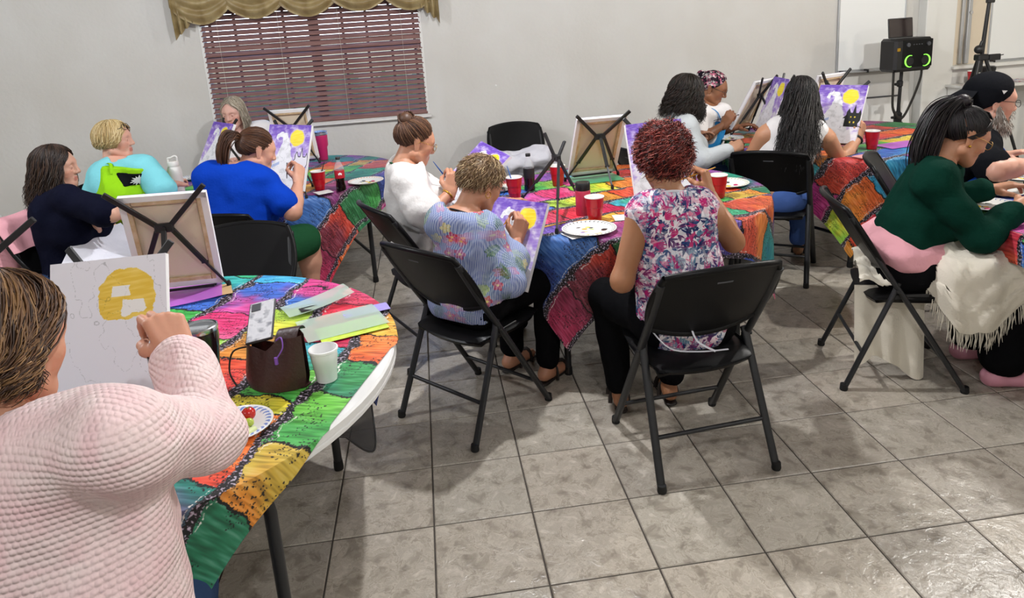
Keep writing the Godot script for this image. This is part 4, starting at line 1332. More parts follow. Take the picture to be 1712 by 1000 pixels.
			obj("shoe", mb, o.shoes, t, true)
	J.head_xf = xf
	return t

func blob(mb: MB, c: Vector3, r: float, n := 8, sc := Vector3.ONE, bs := Basis()) -> void:
	var f := mb.v.size()
	for a in n + 1:
		for k in n + 1:
			var th := PI * a / n; var ph := TAU * k / n
			var d := Vector3(sin(th) * cos(ph), cos(th), sin(th) * sin(ph))
			mb.p(c + bs * (d * r * sc), (bs * (d / sc)).normalized(), Vector2(float(k) / n, float(a) / n))
	for a in n:
		for k in n:
			var q := f + a * (n + 1) + k
			mb.quad(q, q + n + 1, q + n + 2, q + 1)

# ------------------------------------------------------------------ hair
const SK := Vector3(0.079, 0.092, 0.101)         # skull under the hair
const SKC := Vector3(0, 0.030, 0.006)

func skull(az: float, th: float, f := 1.0) -> Vector3:    # az 0 = back of the head, th = angle down from the crown
	return SKC + Vector3(sin(az) * sin(th), cos(th), cos(az) * sin(th)) * SK * f

func hairline(az: float) -> float:                  # how far down the hair grows, by direction
	var a := absf(wrapf(az, -PI, PI))
	if a < 0.9: return 2.32
	if a < 1.9: return lerpf(2.32, 1.66, (a - 0.9) / 1.0)
	return lerpf(1.66, 0.86, clampf((a - 1.9) / 0.75, 0, 1))

func hair_cap(mb: MB, xf: Transform3D, f: float, col: String) -> void:
	mb.col = lin(col)
	var n := 28; var m := 20
	var s := mb.v.size()
	for a in m + 1:
		for k in n + 1:
			var az := TAU * k / n
			var th := hairline(az) * a / m
			var q := skull(az, th, f * (1.0 - 0.06 * pow(float(a) / m, 8.0)))
			mb.p(xf * q, (xf.basis * ((q - SKC) / SK)).normalized())
	for a in m:
		for k in n:
			var q := s + a * (n + 1) + k
			mb.quad(q, q + 1, q + n + 2, q + n + 1)

func strand(mb: MB, pts: Array, r: float, col: Color) -> void:      # a fine three-sided lock that tapers to its tip
	var m := pts.size()
	var f := mb.v.size()
	var d: Vector3 = pts[m - 1] - pts[0]
	for k in m:
		var g: Vector3 = (pts[mini(k + 1, m - 1)] - pts[maxi(k - 1, 0)])
		var x := g.cross(Vector3(0.31, 0.43, 0.85)).normalized()
		var z := g.cross(x).normalized()
		var q := r * (1.0 - 0.75 * pow(float(k) / (m - 1), 3.0)) * (0.7 if k == 0 else 1.0)
		var w := -x * 0.5 + z * 0.87; var y := -x * 0.5 - z * 0.87
		mb.v.append(pts[k] + x * q); mb.v.append(pts[k] + w * q); mb.v.append(pts[k] + y * q)
		mb.n.append(x); mb.n.append(w); mb.n.append(y)
		for j in 3: mb.c.append(col); mb.t.append(Vector2.ZERO)
		if k > 0:
			var e := f + k * 3
			mb.quad(e - 3, e, e + 1, e - 2); mb.quad(e - 2, e + 1, e + 2, e - 1); mb.quad(e - 1, e + 2, e, e - 3)

# h: n, cols, fall (metres below the skull), full (lift off the skull), r, wave [amp, turns], open (azimuth where the face opens), th_end
func hair_hang(t: Node3D, J: Dictionary, h: Dictionary, sd: int) -> void:
	var r := RandomNumberGenerator.new(); r.seed = sd
	var xf: Transform3D = J.head_xf
	var mb := MB.new()
	hair_cap(mb, xf, 1.0 + h.get("full", 0.08) * 0.6, h.cols[0])
	var dn := xf.basis.inverse() * Vector3.DOWN
	dn = (dn + Vector3(0, -1, 0.15) * h.get("stiff", 0.3)).normalized()
	for k in int(h.n * 2.4):
		var op: float = h.get("open", 2.1)
		var az := r.randf_range(-op, op)
		var az1 := az
		var front := k % 3 == 0
		if front:          # locks from the brow, swept round to the sides
			var sg := 1.0 if r.randf() < h.get("part", 0.5) else -1.0
			az = sg * r.randf_range(op * 0.9, PI); az1 = sg * op * r.randf_range(0.75, 0.98)
		var th0 := r.randf_range(0.02, 0.9) if absf(az) < 1.7 else r.randf_range(0.05, 0.6)
		if front: th0 = hairline(az) * r.randf_range(0.08, 1.0)
		elif k % 4 == 1: th0 = r.randf_range(0.8, 1.5)
		var the: float = minf(h.get("th_end", 1.75) + r.randf_range(-0.12, 0.12), hairline(az1) + 0.35)
		var fu: float = 1.0 + h.get("full", 0.08) * r.randf_range(0.6, 1.35)
		var pts := []
		var wv: Array = h.get("wave", [0.0, 1.0])
		var ph := r.randf() * TAU
		var q := Vector3.ZERO
		for s in 7:
			var u := s / 6.0
			q = skull(lerpf(az, az1, u) + 0.1 * sin(ph) * u, lerpf(th0, the, u), fu * (0.97 + 0.03 * minf(u * 3.0, 1.0)))
			pts.append(q)
		var side := Vector3(sin(az1), 0, cos(az1))
		var fall: float = h.fall * r.randf_range(0.75, 1.12)
		if h.has("fall_side") and absf(az1) > 1.3: fall = h.fall_side * r.randf_range(0.8, 1.1)
		for s in range(1, 8):
			var u := s / 7.0
			pts.append(q + dn * fall * u + Vector3(0, 0, 1) * h.get("back", 0.0) * sin(u * 1.7) * maxf(0.0, cos(az1) + 0.3) + side * (h.get("flare", 0.0) * u - h.get("tuck", 0.0) * u * u) * (0.5 + r.randf()))
		for s in pts.size():
			var u := s / 13.0
			var c := wv[0] * clampf(u * 2.0 - 0.2, 0.0, 1.0) as float
			pts[s] = xf * (pts[s] + Vector3(cos(ph + u * wv[1] * TAU), 0.3 * sin(ph * 2.0 + u * wv[1] * TAU), sin(ph + u * wv[1] * TAU)) * c)
		strand(mb, pts, h.get("r", 0.004) * 0.52 * r.randf_range(0.7, 1.3), lin(h.cols[r.randi() % h.cols.size()]))
	obj("hair", mb, M.hair, t, true)

func hair_pull(t: Node3D, J: Dictionary, h: Dictionary, sd: int) -> MB:    # drawn back from the hairline to a knot
	var r := RandomNumberGenerator.new(); r.seed = sd
	var xf: Transform3D = J.head_xf
	var mb := MB.new()
	hair_cap(mb, xf, 1.03, h.cols[0])
	var kd: Vector3 = (h.knot - SKC) / SK
	var far := kd.length()
	kd = kd.normalized()
	for k in int(h.n * 2.4):
		var az := r.randf_range(-PI, PI)
		var th := hairline(az) * r.randf_range(0.75, 1.0)
		var d0 := (skull(az, th) - SKC) / SK
		var pts := []
		var lift: float = h.get("full", 0.06) * r.randf_range(0.5, 1.4)
		for s in 8:
			var u := s / 7.0
			var d := d0.normalized().slerp(kd, u)
			pts.append(xf * (SKC + d * SK * (1.02 + lift * sin(PI * minf(u * 1.1, 1.0)) + (far - 1.05) * pow(u, 5.0))))
		strand(mb, pts, h.get("r", 0.004) * 0.52 * r.randf_range(0.7, 1.3), lin(h.cols[r.randi() % h.cols.size()]))
	return mb

func hair_tail(mb: MB, J: Dictionary, h: Dictionary, path: Array, wide: float, n: int, sd: int) -> void:   # a tail of locks along a path given in head space
	var r := RandomNumberGenerator.new(); r.seed = sd
	var sm := smooth_path(path, 4)
	for k in n * 2:
		var o := Vector3(r.randf_range(-1, 1), r.randf_range(-1, 1), r.randf_range(-1, 1)) * wide
		var pts := []
		for s in sm.size():
			var u := s / (sm.size() - 1.0)
			pts.append(J.head_xf * (sm[s] + o * (0.35 + 0.9 * sin(PI * minf(u * 0.75 + 0.1, 1.0)))))
		strand(mb, pts, 0.003 * r.randf_range(0.7, 1.3), lin(h.cols[r.randi() % h.cols.size()]))

func hair_bun(mb: MB, J: Dictionary, h: Dictionary, c: Vector3, rad: float, n: int, sd: int) -> void:      # a wound knot
	var r := RandomNumberGenerator.new(); r.seed = sd
	mb.col = lin(h.cols[0]); blob(mb, J.head_xf * c, rad * 0.85, 10)
	for k in n * 2:
		var ax := Vector3(r.randf_range(-1, 1), r.randf_range(-1, 1), r.randf_range(-1, 1)).normalized()
		var st := ax.cross(Vector3(r.randf(), r.randf(), r.randf())).normalized()
		var pts := []
		for s in 8:
			pts.append(J.head_xf * (c + st.rotated(ax, s * 0.35) * rad * (0.92 + 0.14 * sin(s + k))))
		strand(mb, pts, 0.003, lin(h.cols[r.randi() % h.cols.size()]))

func hair_curls(t: Node3D, J: Dictionary, h: Dictionary, sd: int) -> void:     # a head of short curls
	var r := RandomNumberGenerator.new(); r.seed = sd
	var xf: Transform3D = J.head_xf
	var mb := MB.new()
	hair_cap(mb, xf, 1.0 + h.full * 0.75, h.cols[0])
	for k in int(h.n * 2.4):
		var az := r.randf_range(-PI, PI)
		var th := acos(1.0 - r.randf() * (1.0 - cos(hairline(az) * h.get("cover", 1.0))))
		var d := (skull(az, th) - SKC) / SK
		var rt := d.cross(Vector3(0.2, 1, 0.1)).normalized()
		var dn := rt.cross(d).normalized()
		dn = (dn * h.get("comb", 1.0) + rt * r.randf_range(-0.6, 0.6)).normalized()
		if dn.y > 0: dn = -dn
		var lift: float = h.full * r.randf_range(0.55, 1.15)
		var pts := []
		var turns: float = h.get("turns", 1.6) * r.randf_range(0.7, 1.2); var cr: float = h.get("curl", 0.011) * r.randf_range(0.7, 1.25)
		var ph := r.randf() * TAU
		for s in 10:
			var u := s / 9.0
			var an := ph + u * turns * TAU
			pts.append(xf * (SKC + d * SK * (1.0 + lift * (0.5 + u * 0.6)) + dn * h.get("len", 0.035) * (u - 0.3) + (d * cos(an) + rt * sin(an)) * cr * (0.6 + 0.5 * u)))
		strand(mb, pts, h.get("r", 0.004) * 0.52 * r.randf_range(0.7, 1.3), lin(h.cols[r.randi() % h.cols.size()]))
	obj("hair", mb, M.hair, t, true)

func glasses(t: Node3D, J: Dictionary, m: Material, up := 0.0, sq := 1.0) -> void:
	var xf: Transform3D = J.head_xf * Transform3D(Basis(Vector3.RIGHT, up * 0.55), Vector3(0, up * 0.026, up * 0.004))
	var g := MB.new()
	for s in [-1.0, 1.0]:
		var pts := []
		for k in 17:
			var an := TAU * k / 16.0
			pts.append(xf * Vector3(s * 0.032 + 0.026 * cos(an), 0.0 + 0.019 * sin(an) * sq, -0.108 + 0.006 * absf(cos(an)) * (1.0 if cos(an) * s > 0 else 0.0)))
		tube(g, pts, [0.0016], 5, false)
		tube(g, [xf * Vector3(s * 0.057, 0.006, -0.101), xf * Vector3(s * 0.079, 0.010, -0.05), xf * Vector3(s * 0.083, 0.012, 0.0), xf * Vector3(s * 0.080, -0.006, 0.018)], [0.0016], 5)
	tube(g, [xf * Vector3(-0.008, 0.004, -0.110), xf * Vector3(0.008, 0.004, -0.110)], [0.0014], 5)
	obj("glasses", g, m, t, true)

func paintbrush(label: String, a: Vector3, dir: Vector3, ln: float, handle: Material, tip: Material) -> void:   # a held brush: grip point a, bristles along dir
	dir = dir.normalized()
	var t := thing("paintbrush", label, "paintbrush", a, 0.0, "paintbrushes")
	var mb := MB.new()
	tube(mb, [-dir * ln * 0.62, -dir * ln * 0.3, Vector3.ZERO, dir * ln * 0.22], [0.0018, 0.0032, 0.0042, 0.003], 8); obj("handle", mb, handle, t)
	mb = MB.new(); tube(mb, [dir * ln * 0.20, dir * ln * 0.31], [0.0038, 0.0036], 8); obj("ferrule", mb, M.chrome, t)
	mb = MB.new(); tube(mb, [dir * ln * 0.31, dir * ln * 0.35, dir * ln * 0.38], [0.0034, 0.0042, 0.001], 8); obj("bristles", mb, tip, t)

func cloth_mat(called: String, col: String, rough := 0.85, sc := 10.0, st := 0.45) -> StandardMaterial3D:
	var m := mat(called, hexc(col), rough)
	m.metallic_specular = 0.15
	return weave(m, M.grain_normal, sc, st)

func field_at(q: Vector3, prims: Array) -> float:
	var v := 1.0
	for c in prims:
		var a: Vector3 = c[0]; var w := q - a; var ba: Vector3 = c[1] - a
		if c[5] != Vector3.ZERO:
			w += c[5] * (w.dot(c[5]) * (c[6] - 1.0)); ba += c[5] * (ba.dot(c[5]) * (c[6] - 1.0))
		var t := clampf(w.dot(ba) / maxf(ba.length_squared(), 1e-9), 0.0, 1.0)
		var d: float = (w - ba * t).length() - lerpf(c[2], c[3], t)
		var s := maxf(c[4] - absf(d - v), 0.0)
		v = minf(d, v) - s * s * 0.25 / c[4]
	return v

func skin_point(prims: Array, o: Vector3, d: Vector3) -> Vector3:     # walks from inside along d until the surface
	var t := 0.02
	while t < 0.4 and field_at(o + d * t, prims) < 0.0: t += 0.003
	return o + d * t

func face_to(d: Vector3, roll := 0.0) -> Basis:        # head that looks along d
	var z := -d.normalized()
	var x := Vector3.UP.cross(z).normalized()
	return Basis(x, z.cross(x), z) * Basis(Vector3.BACK, roll)

func spine(J: Dictionary) -> void:                     # after N was moved: line the spine up again
	J.sp = (J.N - J.H).normalized()
	J.Ch = J.H + (J.N - J.H) * 0.74

func people() -> void:
	var m := mat("eye", Color.WHITE, 0.15); m.vertex_color_use_as_albedo = true
	m = mat("hair", Color.WHITE, 0.5); m.vertex_color_use_as_albedo = true
	head_mb = head_template()
	hand_grip = hand_template([[52, 58, 26], [58, 66, 34], [66, 74, 40], [70, 76, 42]], [Vector3(-0.046, 0.046, -0.030), Vector3(-0.044, 0.066, -0.054), Vector3(-0.030, 0.080, -0.072)])
	hand_soft = hand_template([[18, 24, 14], [24, 28, 16], [30, 32, 18], [34, 36, 20]], [Vector3(-0.046, 0.044, -0.020), Vector3(-0.056, 0.072, -0.032), Vector3(-0.056, 0.094, -0.046)])
	mat("glasses_black", hexc("17171a"), 0.3); mat("glasses_wire", hexc("b08a4a"), 0.3, 0.8); mat("brush_wood", hexc("d9a03a"), 0.4); mat("brush_blue", hexc("2c5ea8"), 0.4); mat("brush_black", hexc("1d1d1f"), 0.4)
	mat("bristle_yellow", hexc("e0bd2a"), 0.7); mat("bristle_dark", hexc("2c211a"), 0.7)
	mat("gold", hexc("c9a03c"), 0.25, 1.0); mat("leather_black", hexc("1a1816"), 0.5)
	cloth_mat("navy_tee", "0e1020"); cloth_mat("jeans", "2d3f5e"); cloth_mat("light_jeans", "5271b6"); cloth_mat("teal_tee", "7cc9d2"); cloth_mat("lime_apron", "8fcb1e", 0.7, 6.0)
	cloth_mat("blue_tee", "0b3aa8", 0.75); cloth_mat("green_shorts", "1f4a2e"); cloth_mat("white_blouse", "d6d3d0", 0.8, 7.0); cloth_mat("black_trousers", "0d0d0f"); cloth_mat("white_trousers", "d2d0cc")
	cloth_mat("green_sweater", "0a2f25"); cloth_mat("pink_cloth", "e0a3ac", 0.85, 6.0); cloth_mat("cream_shawl", "ddd6c6", 0.9, 20.0, 0.8); cloth_mat("white_apron", "d8d8e0", 0.7, 5.0)
	cloth_mat("denim_pale", "b3b8ba"); cloth_mat("denim_blue", "4a6488"); cloth_mat("white_tee", "e2dfde"); cloth_mat("blue_apron", "1f4fb4", 0.7, 6.0); cloth_mat("sky_apron", "2f86c4", 0.7, 6.0); cloth_mat("black_tee", "121317"); cloth_mat("maroon_cloth", "5a1630")
	m = cloth_mat("floral", "ffffff"); m.albedo_texture = floral_print(); m.uv1_scale = Vector3.ONE * 2.2; m.normal_scale = 0.1
	m = cloth_mat("palm_print", "ffffff"); m.albedo_texture = brush_print([hexc("223060"), hexc("b8246e"), hexc("2f4a7a"), hexc("cc3a74"), hexc("f4eef0"), hexc("6a90a8"), hexc("f6f2f4"), hexc("26325e")], hexc("ece6ea"), 384, 460, 18, 52, 5.0, 31); m.uv1_scale = Vector3.ONE * 3.2; m.normal_scale = 0.1
	m = cloth_mat("scarf_print", "ffffff"); m.albedo_texture = brush_print([hexc("1c1620"), hexc("c46a84"), hexc("e4dcd8"), hexc("3a2a34")], hexc("18141a"), 128, 110, 6, 20, 3.6, 33); m.uv1_scale = Vector3.ONE * 7.0
	m = mat("knit", hexc("f0e2e2"), 0.95); m.rim_enabled = true; m.rim = 0.3
	m.heightmap_enabled = true; m.heightmap_texture = grid_height(256, 16, "waffle"); m.heightmap_scale = 0.32
	m.albedo_texture = noise_tex(0.008, 256, ramp([hexc("f2d8da"), hexc("f8f2ee")]), false, 1, 2, 60)
	tri_tex(m, 6.0)
	mat("sandal", hexc("241c18"), 0.6); mat("pink_clog", hexc("d493a4"), 0.5)
	cast_left(); cast_middle(); cast_rest()

func cast_left() -> void:
	# --- pink knitted sweater, back to us, painting the moon
	var J := seat_pose(Vector3(-0.19, 0.54, 2.20), Vector2(-0.30, -0.95), 0.10)
	J.hd = CAM + ray(2, 580) * 1.25; J.N = CAM + ray(55, 722) * 1.22; spine(J)
	J.SR = CAM + ray(228, 742) * 1.16; J.SL = J.N * 2.0 - J.SR + Vector3(-0.02, -0.14, 0.03)
	J.ER = CAM + ray(340, 728) * 1.40; J.WR = CAM + ray(300, 598) * 1.50
	var o := {"label": "person in a pale pink waffle-knit sweater painting a yellow moon", "look": face_to(Vector3(0.36, -0.24, -0.95)), "skin": "c58f74", "build": 1.08, "cell": 0.012, "gripR": true, "handR": beside(274, 535, J.WR, -0.02), "palmR": Vector3(-0.55, -0.2, -0.75), "hand_size": 1.0, "faceless": false,
		"top": {"mat": M.knit, "called": "sweater", "sleeve": 1.93, "flare": 0.012, "thick": 0.022, "neck": 0.062, "fold": 0.012, "hem": -0.16}, "bottom": {"mat": M.jeans}, "shoes": M.black_trousers}
	var t := person(o, J)
	hair_hang(t, J, {"n": 760, "cols": ["3a281d", "573c29", "6e4e33", "84623f", "47311f", "9a7650"], "fall": 0.06, "full": 0.16, "r": 0.0042, "wave": [0.016, 1.5], "open": 1.5, "th_end": 1.9, "flare": 0.016, "tuck": 0.03}, 101)
	paintbrush("paintbrush held against the nearly blank canvas", J.hbR * GRIP_AT, Vector3(-0.35, 0.12, -0.9), 0.17, M.brush_black, M.bristle_yellow)
	var mb := MB.new(); ring_band(mb, J.ER.lerp(J.WR, 1.0), (J.WR - J.ER).normalized(), 0.031, 0.004); obj("bracelet", mb, M.leather_black, t, true)

	# --- navy t-shirt, arms folded
	J = seat_pose(Vector3(-1.52, 0.53, -0.80), Vector2(0.93, 0.36), 0.02)
	J.N = beside(92, 322, J.N); J.hd = beside(92, 281, J.N + J.fw * 0.03); spine(J)
	J.SR = beside(122, 338, J.N, 0.13); J.SL = J.N * 2.0 - J.SR + Vector3(0, -0.11, 0)
	J.ER = beside(186, 358, J.SR, 0.04); J.WR = beside(160, 371, J.ER, -0.17); J.WL = J.WR + Vector3(0.05, 0.02, 0.0); J.EL = J.SL + Vector3(0.16, -0.21, 0.02)
	o = {"cell": 0.017, "label": "person in a navy t-shirt with long brown hair, arms folded", "look": face_to(Vector3(0.95, -0.02, -0.12)), "skin": "c99b84", "build": 1.1, "top": {"mat": M.navy_tee, "sleeve": 0.82, "flare": 0.02}, "bottom": {"mat": M.jeans}, "shoes": M.black_trousers, "palmR": Vector3(-0.2, -0.3, -1)}
	t = person(o, J)
	hair_hang(t, J, {"n": 420, "cols": ["251813", "33221a", "402b20", "1f1511"], "fall": 0.20, "full": 0.10, "r": 0.0046, "wave": [0.012, 1.4], "open": 2.15, "stiff": 0.9, "flare": 0.03}, 102)
	mb = MB.new()
	var lap: Vector3 = J.JR.lerp(J.KR, 0.2)
	sheet(mb, func(u: float, v: float) -> Vector3:
		var c: Vector3 = J.H + J.fw * lerpf(0.14, 0.42, u) + J.rt * lerpf(-0.2, 0.26, v)
		return Vector3(c.x, 0.635 - 0.02 * sin(v * 9.0) * u - maxf(0.0, v - 0.72) * 0.45 - 0.04 * u + 0.10 * pow(1.0 - u, 3.0), c.z), 14, 20, 0.003)
	obj("lap_apron", mb, M.white_apron, t, true)

	# --- turquoise t-shirt and lime apron
	J = seat_pose(Vector3(-1.50, 0.54, -1.47), Vector2(0.66, 0.75), 0.0)
	J.N = beside(203, 272, J.N); J.hd = beside(190, 235, J.N); spine(J)
	J.SR = beside(163, 298, J.N, -0.02); J.SL = beside(250, 284, J.N, 0.06)
	J.ER = beside(152, 356, J.SR, 0.05); J.WR = beside(195, 385, J.ER, 0.12); J.EL = beside(274, 322, J.SL, 0.02); J.WL = beside(290, 308, J.EL, -0.16)
	o = {"cell": 0.017, "label": "person in a turquoise t-shirt and lime green apron, glasses on head", "look": face_to(Vector3(0.96, 0.0, -0.05)), "skin": "d3a08c", "build": 1.22, "bust": 0.05, "top": {"mat": M.teal_tee, "sleeve": 0.85, "flare": 0.022}, "bottom": {"mat": M.jeans}, "shoes": M.black_trousers, "brow": "8a6a4a"}
	t = person(o, J)
	hair_hang(t, J, {"n": 380, "cols": ["b39a68", "c8b07c", "a88c5a", "d6c294"], "fall": 0.035, "full": 0.12, "r": 0.0042, "wave": [0.008, 1.2], "open": 2.2, "th_end": 1.9, "stiff": 0.6, "tuck": 0.02}, 103)
	glasses(t, J, M.glasses_black, 1.0)
	apron(t, J, M.lime_apron, 1.22, 0.05, 0.013, true, 0.055)

	# --- long grey-blonde hair, seated against the blind
	J = seat_pose(Vector3(-0.98, 0.52, -2.70), Vector2(0.30, 0.95), 0.02)
	J.hd = beside(391, 188, J.hd); J.N = J.hd - Vector3(0, 0.17, 0.02); spine(J)
	o = {"cell": 0.017, "label": "person with long grey-blonde hair seated in front of the blind", "look": face_to(Vector3(-0.25, -0.18, 0.95)), "skin": "d0a394", "build": 0.98, "top": {"mat": M.white_tee, "sleeve": 0.8}, "bottom": {"mat": M.jeans}, "shoes": M.black_trousers, "brow": "8a745a"}
	t = person(o, J)
	hair_hang(t, J, {"n": 360, "cols": ["8f8574", "a89c88", "bdb4a4", "79705f"], "fall": 0.20, "full": 0.07, "r": 0.0042, "wave": [0.006, 1.0], "open": 2.05, "stiff": 0.8, "flare": 0.02}, 104)

	# --- bright blue t-shirt, ponytail
	J = seat_pose(Vector3(-0.64, 0.54, -0.72), Vector2(0.35, -0.94), 0.10)
	J.N = beside(392, 283, J.N + J.fw * 0.03); J.hd = beside(428, 252, J.N + J.fw * 0.05); spine(J)
	J.SR = beside(450, 312, J.N, 0.0); J.SL = beside(340, 300, J.N, 0.0)
	J.ER = beside(489, 354, J.SR, 0.0); J.WR = beside(499, 303, J.ER, -0.13)
	J.KR = beside(516, 398, J.KR); J.AR = Vector3(J.KR.x - 0.03, 0.085, J.KR.z - 0.02)
	o = {"label": "person in a bright blue t-shirt with a brown ponytail", "look": face_to(Vector3(0.80, -0.32, -0.50)), "skin": "c9947c", "build": 1.22, "bust": 0.05, "gripR": true, "handR": beside(501, 280, J.WR, -0.02), "palmR": Vector3(-0.7, 0, -0.6), "top": {"mat": M.blue_tee, "sleeve": 0.62, "flare": 0.016, "neck": 0.075}, "bottom": {"mat": M.green_shorts, "length": 0.9, "called": "shorts", "flare": 0.02}, "shoes": M.black_trousers}
	t = person(o, J)
	var h := {"n": 330, "cols": ["3a2217", "4e2f1f", "5f3b26", "452a1c"], "knot": Vector3(0, 0.055, 0.118), "full": 0.07}
	mb = hair_pull(t, J, h, 105)
	hair_tail(mb, J, h, [Vector3(0, 0.055, 0.115), Vector3(0, 0.06, 0.15), Vector3(0, 0.02, 0.175), Vector3(0, -0.05, 0.172), Vector3(0, -0.10, 0.16)], 0.024, 130, 7)
	obj("hair", mb, M.hair, t, true)
	paintbrush("paintbrush outlining the castle on the violet canvas", J.hbR * GRIP_AT, Vector3(-0.1, 0.35, -0.9), 0.17, M.brush_black, M.bristle_dark)

func ring_band(mb: MB, c: Vector3, ax: Vector3, r: float, w: float) -> void:
	var b := frame(ax)
	var pts := []
	for k in 17: pts.append(c + b * Vector3(cos(TAU * k / 16.0) * r, 0, sin(TAU * k / 16.0) * r * 0.85))
	tube(mb, pts, [w], 6, false)

func apron(t: Node3D, J: Dictionary, m: Material, b: float, bust: float, g := 0.013, logo := false, lift := 0.0) -> void:     # bib that follows the chest, with a neck strap
	var fw: Vector3 = (J.fw - J.sp * J.fw.dot(J.sp)).normalized()
	var p := torso_pieces(J, b, g + 0.015, bust)
	var sd: Vector3 = J.rt
	var mb := MB.new()
	wrinkle.seed = 3
	var c0: Vector3 = J.H + J.sp * lift
	nets(mb, p, 0.011, [[c0 + fw * 0.03, -fw], [c0 + sd * 0.125 * b + J.sp * 0.36, (sd + J.sp * 0.42).normalized()], [c0 - sd * 0.125 * b + J.sp * 0.36, (-sd + J.sp * 0.42).normalized()], [c0 + J.sp * 0.415, J.sp], [c0 - J.sp * (0.04 + lift), -J.sp]], 0.010)
	obj("apron", mb, m, t, true)
	mb = MB.new()
	for s in [-1.0, 1.0]:
		var a := skin_point(p, c0 + J.sp * 0.38 + sd * s * 0.085 * b, fw)
		var e: Vector3 = J.N + sd * s * 0.082 + J.sp * 0.012
		tube(mb, smooth_path([a, a.lerp(e, 0.55) + fw * 0.03 + J.sp * 0.03, e, J.N + sd * s * 0.04 - fw * 0.085 + J.sp * 0.03], 4), [0.012], 6, true, Vector2(1.0, 0.25), fw)
	obj("neck_strap", mb, m, t, true)
	if logo:
		mb = MB.new()
		nets(mb, torso_pieces(J, b, g + 0.020, bust), 0.009, [[c0 + fw * 0.05, -fw], [c0 + sd * 0.07, sd], [c0 - sd * 0.07, -sd], [c0 + J.sp * 0.385, J.sp], [c0 + J.sp * 0.31, -J.sp]], 0.010)
		var bd := obj("printed_badge", mb, M.black_tee, t, true)
		mb = MB.new()
		var pts := []
		for k in 26:
			var rr: float = [0.030, 0.018, 0.034, 0.016][k % 4]
			pts.append(Vector2(cos(TAU * k / 26.0) * rr * 1.5, sin(TAU * k / 26.0) * rr))
		var c := skin_point(p, c0 + J.sp * 0.345, fw)
		var up := (skin_point(p, c0 + J.sp * 0.375, fw) - skin_point(p, c0 + J.sp * 0.315, fw)).normalized()
		prism(mb, pts, 0.0, 0.004, Transform3D(Basis(-sd, up, -sd.cross(up)).orthonormalized(), c + fw * 0.013))
		obj("splash_emblem", mb, M.white_plastic, bd, true)

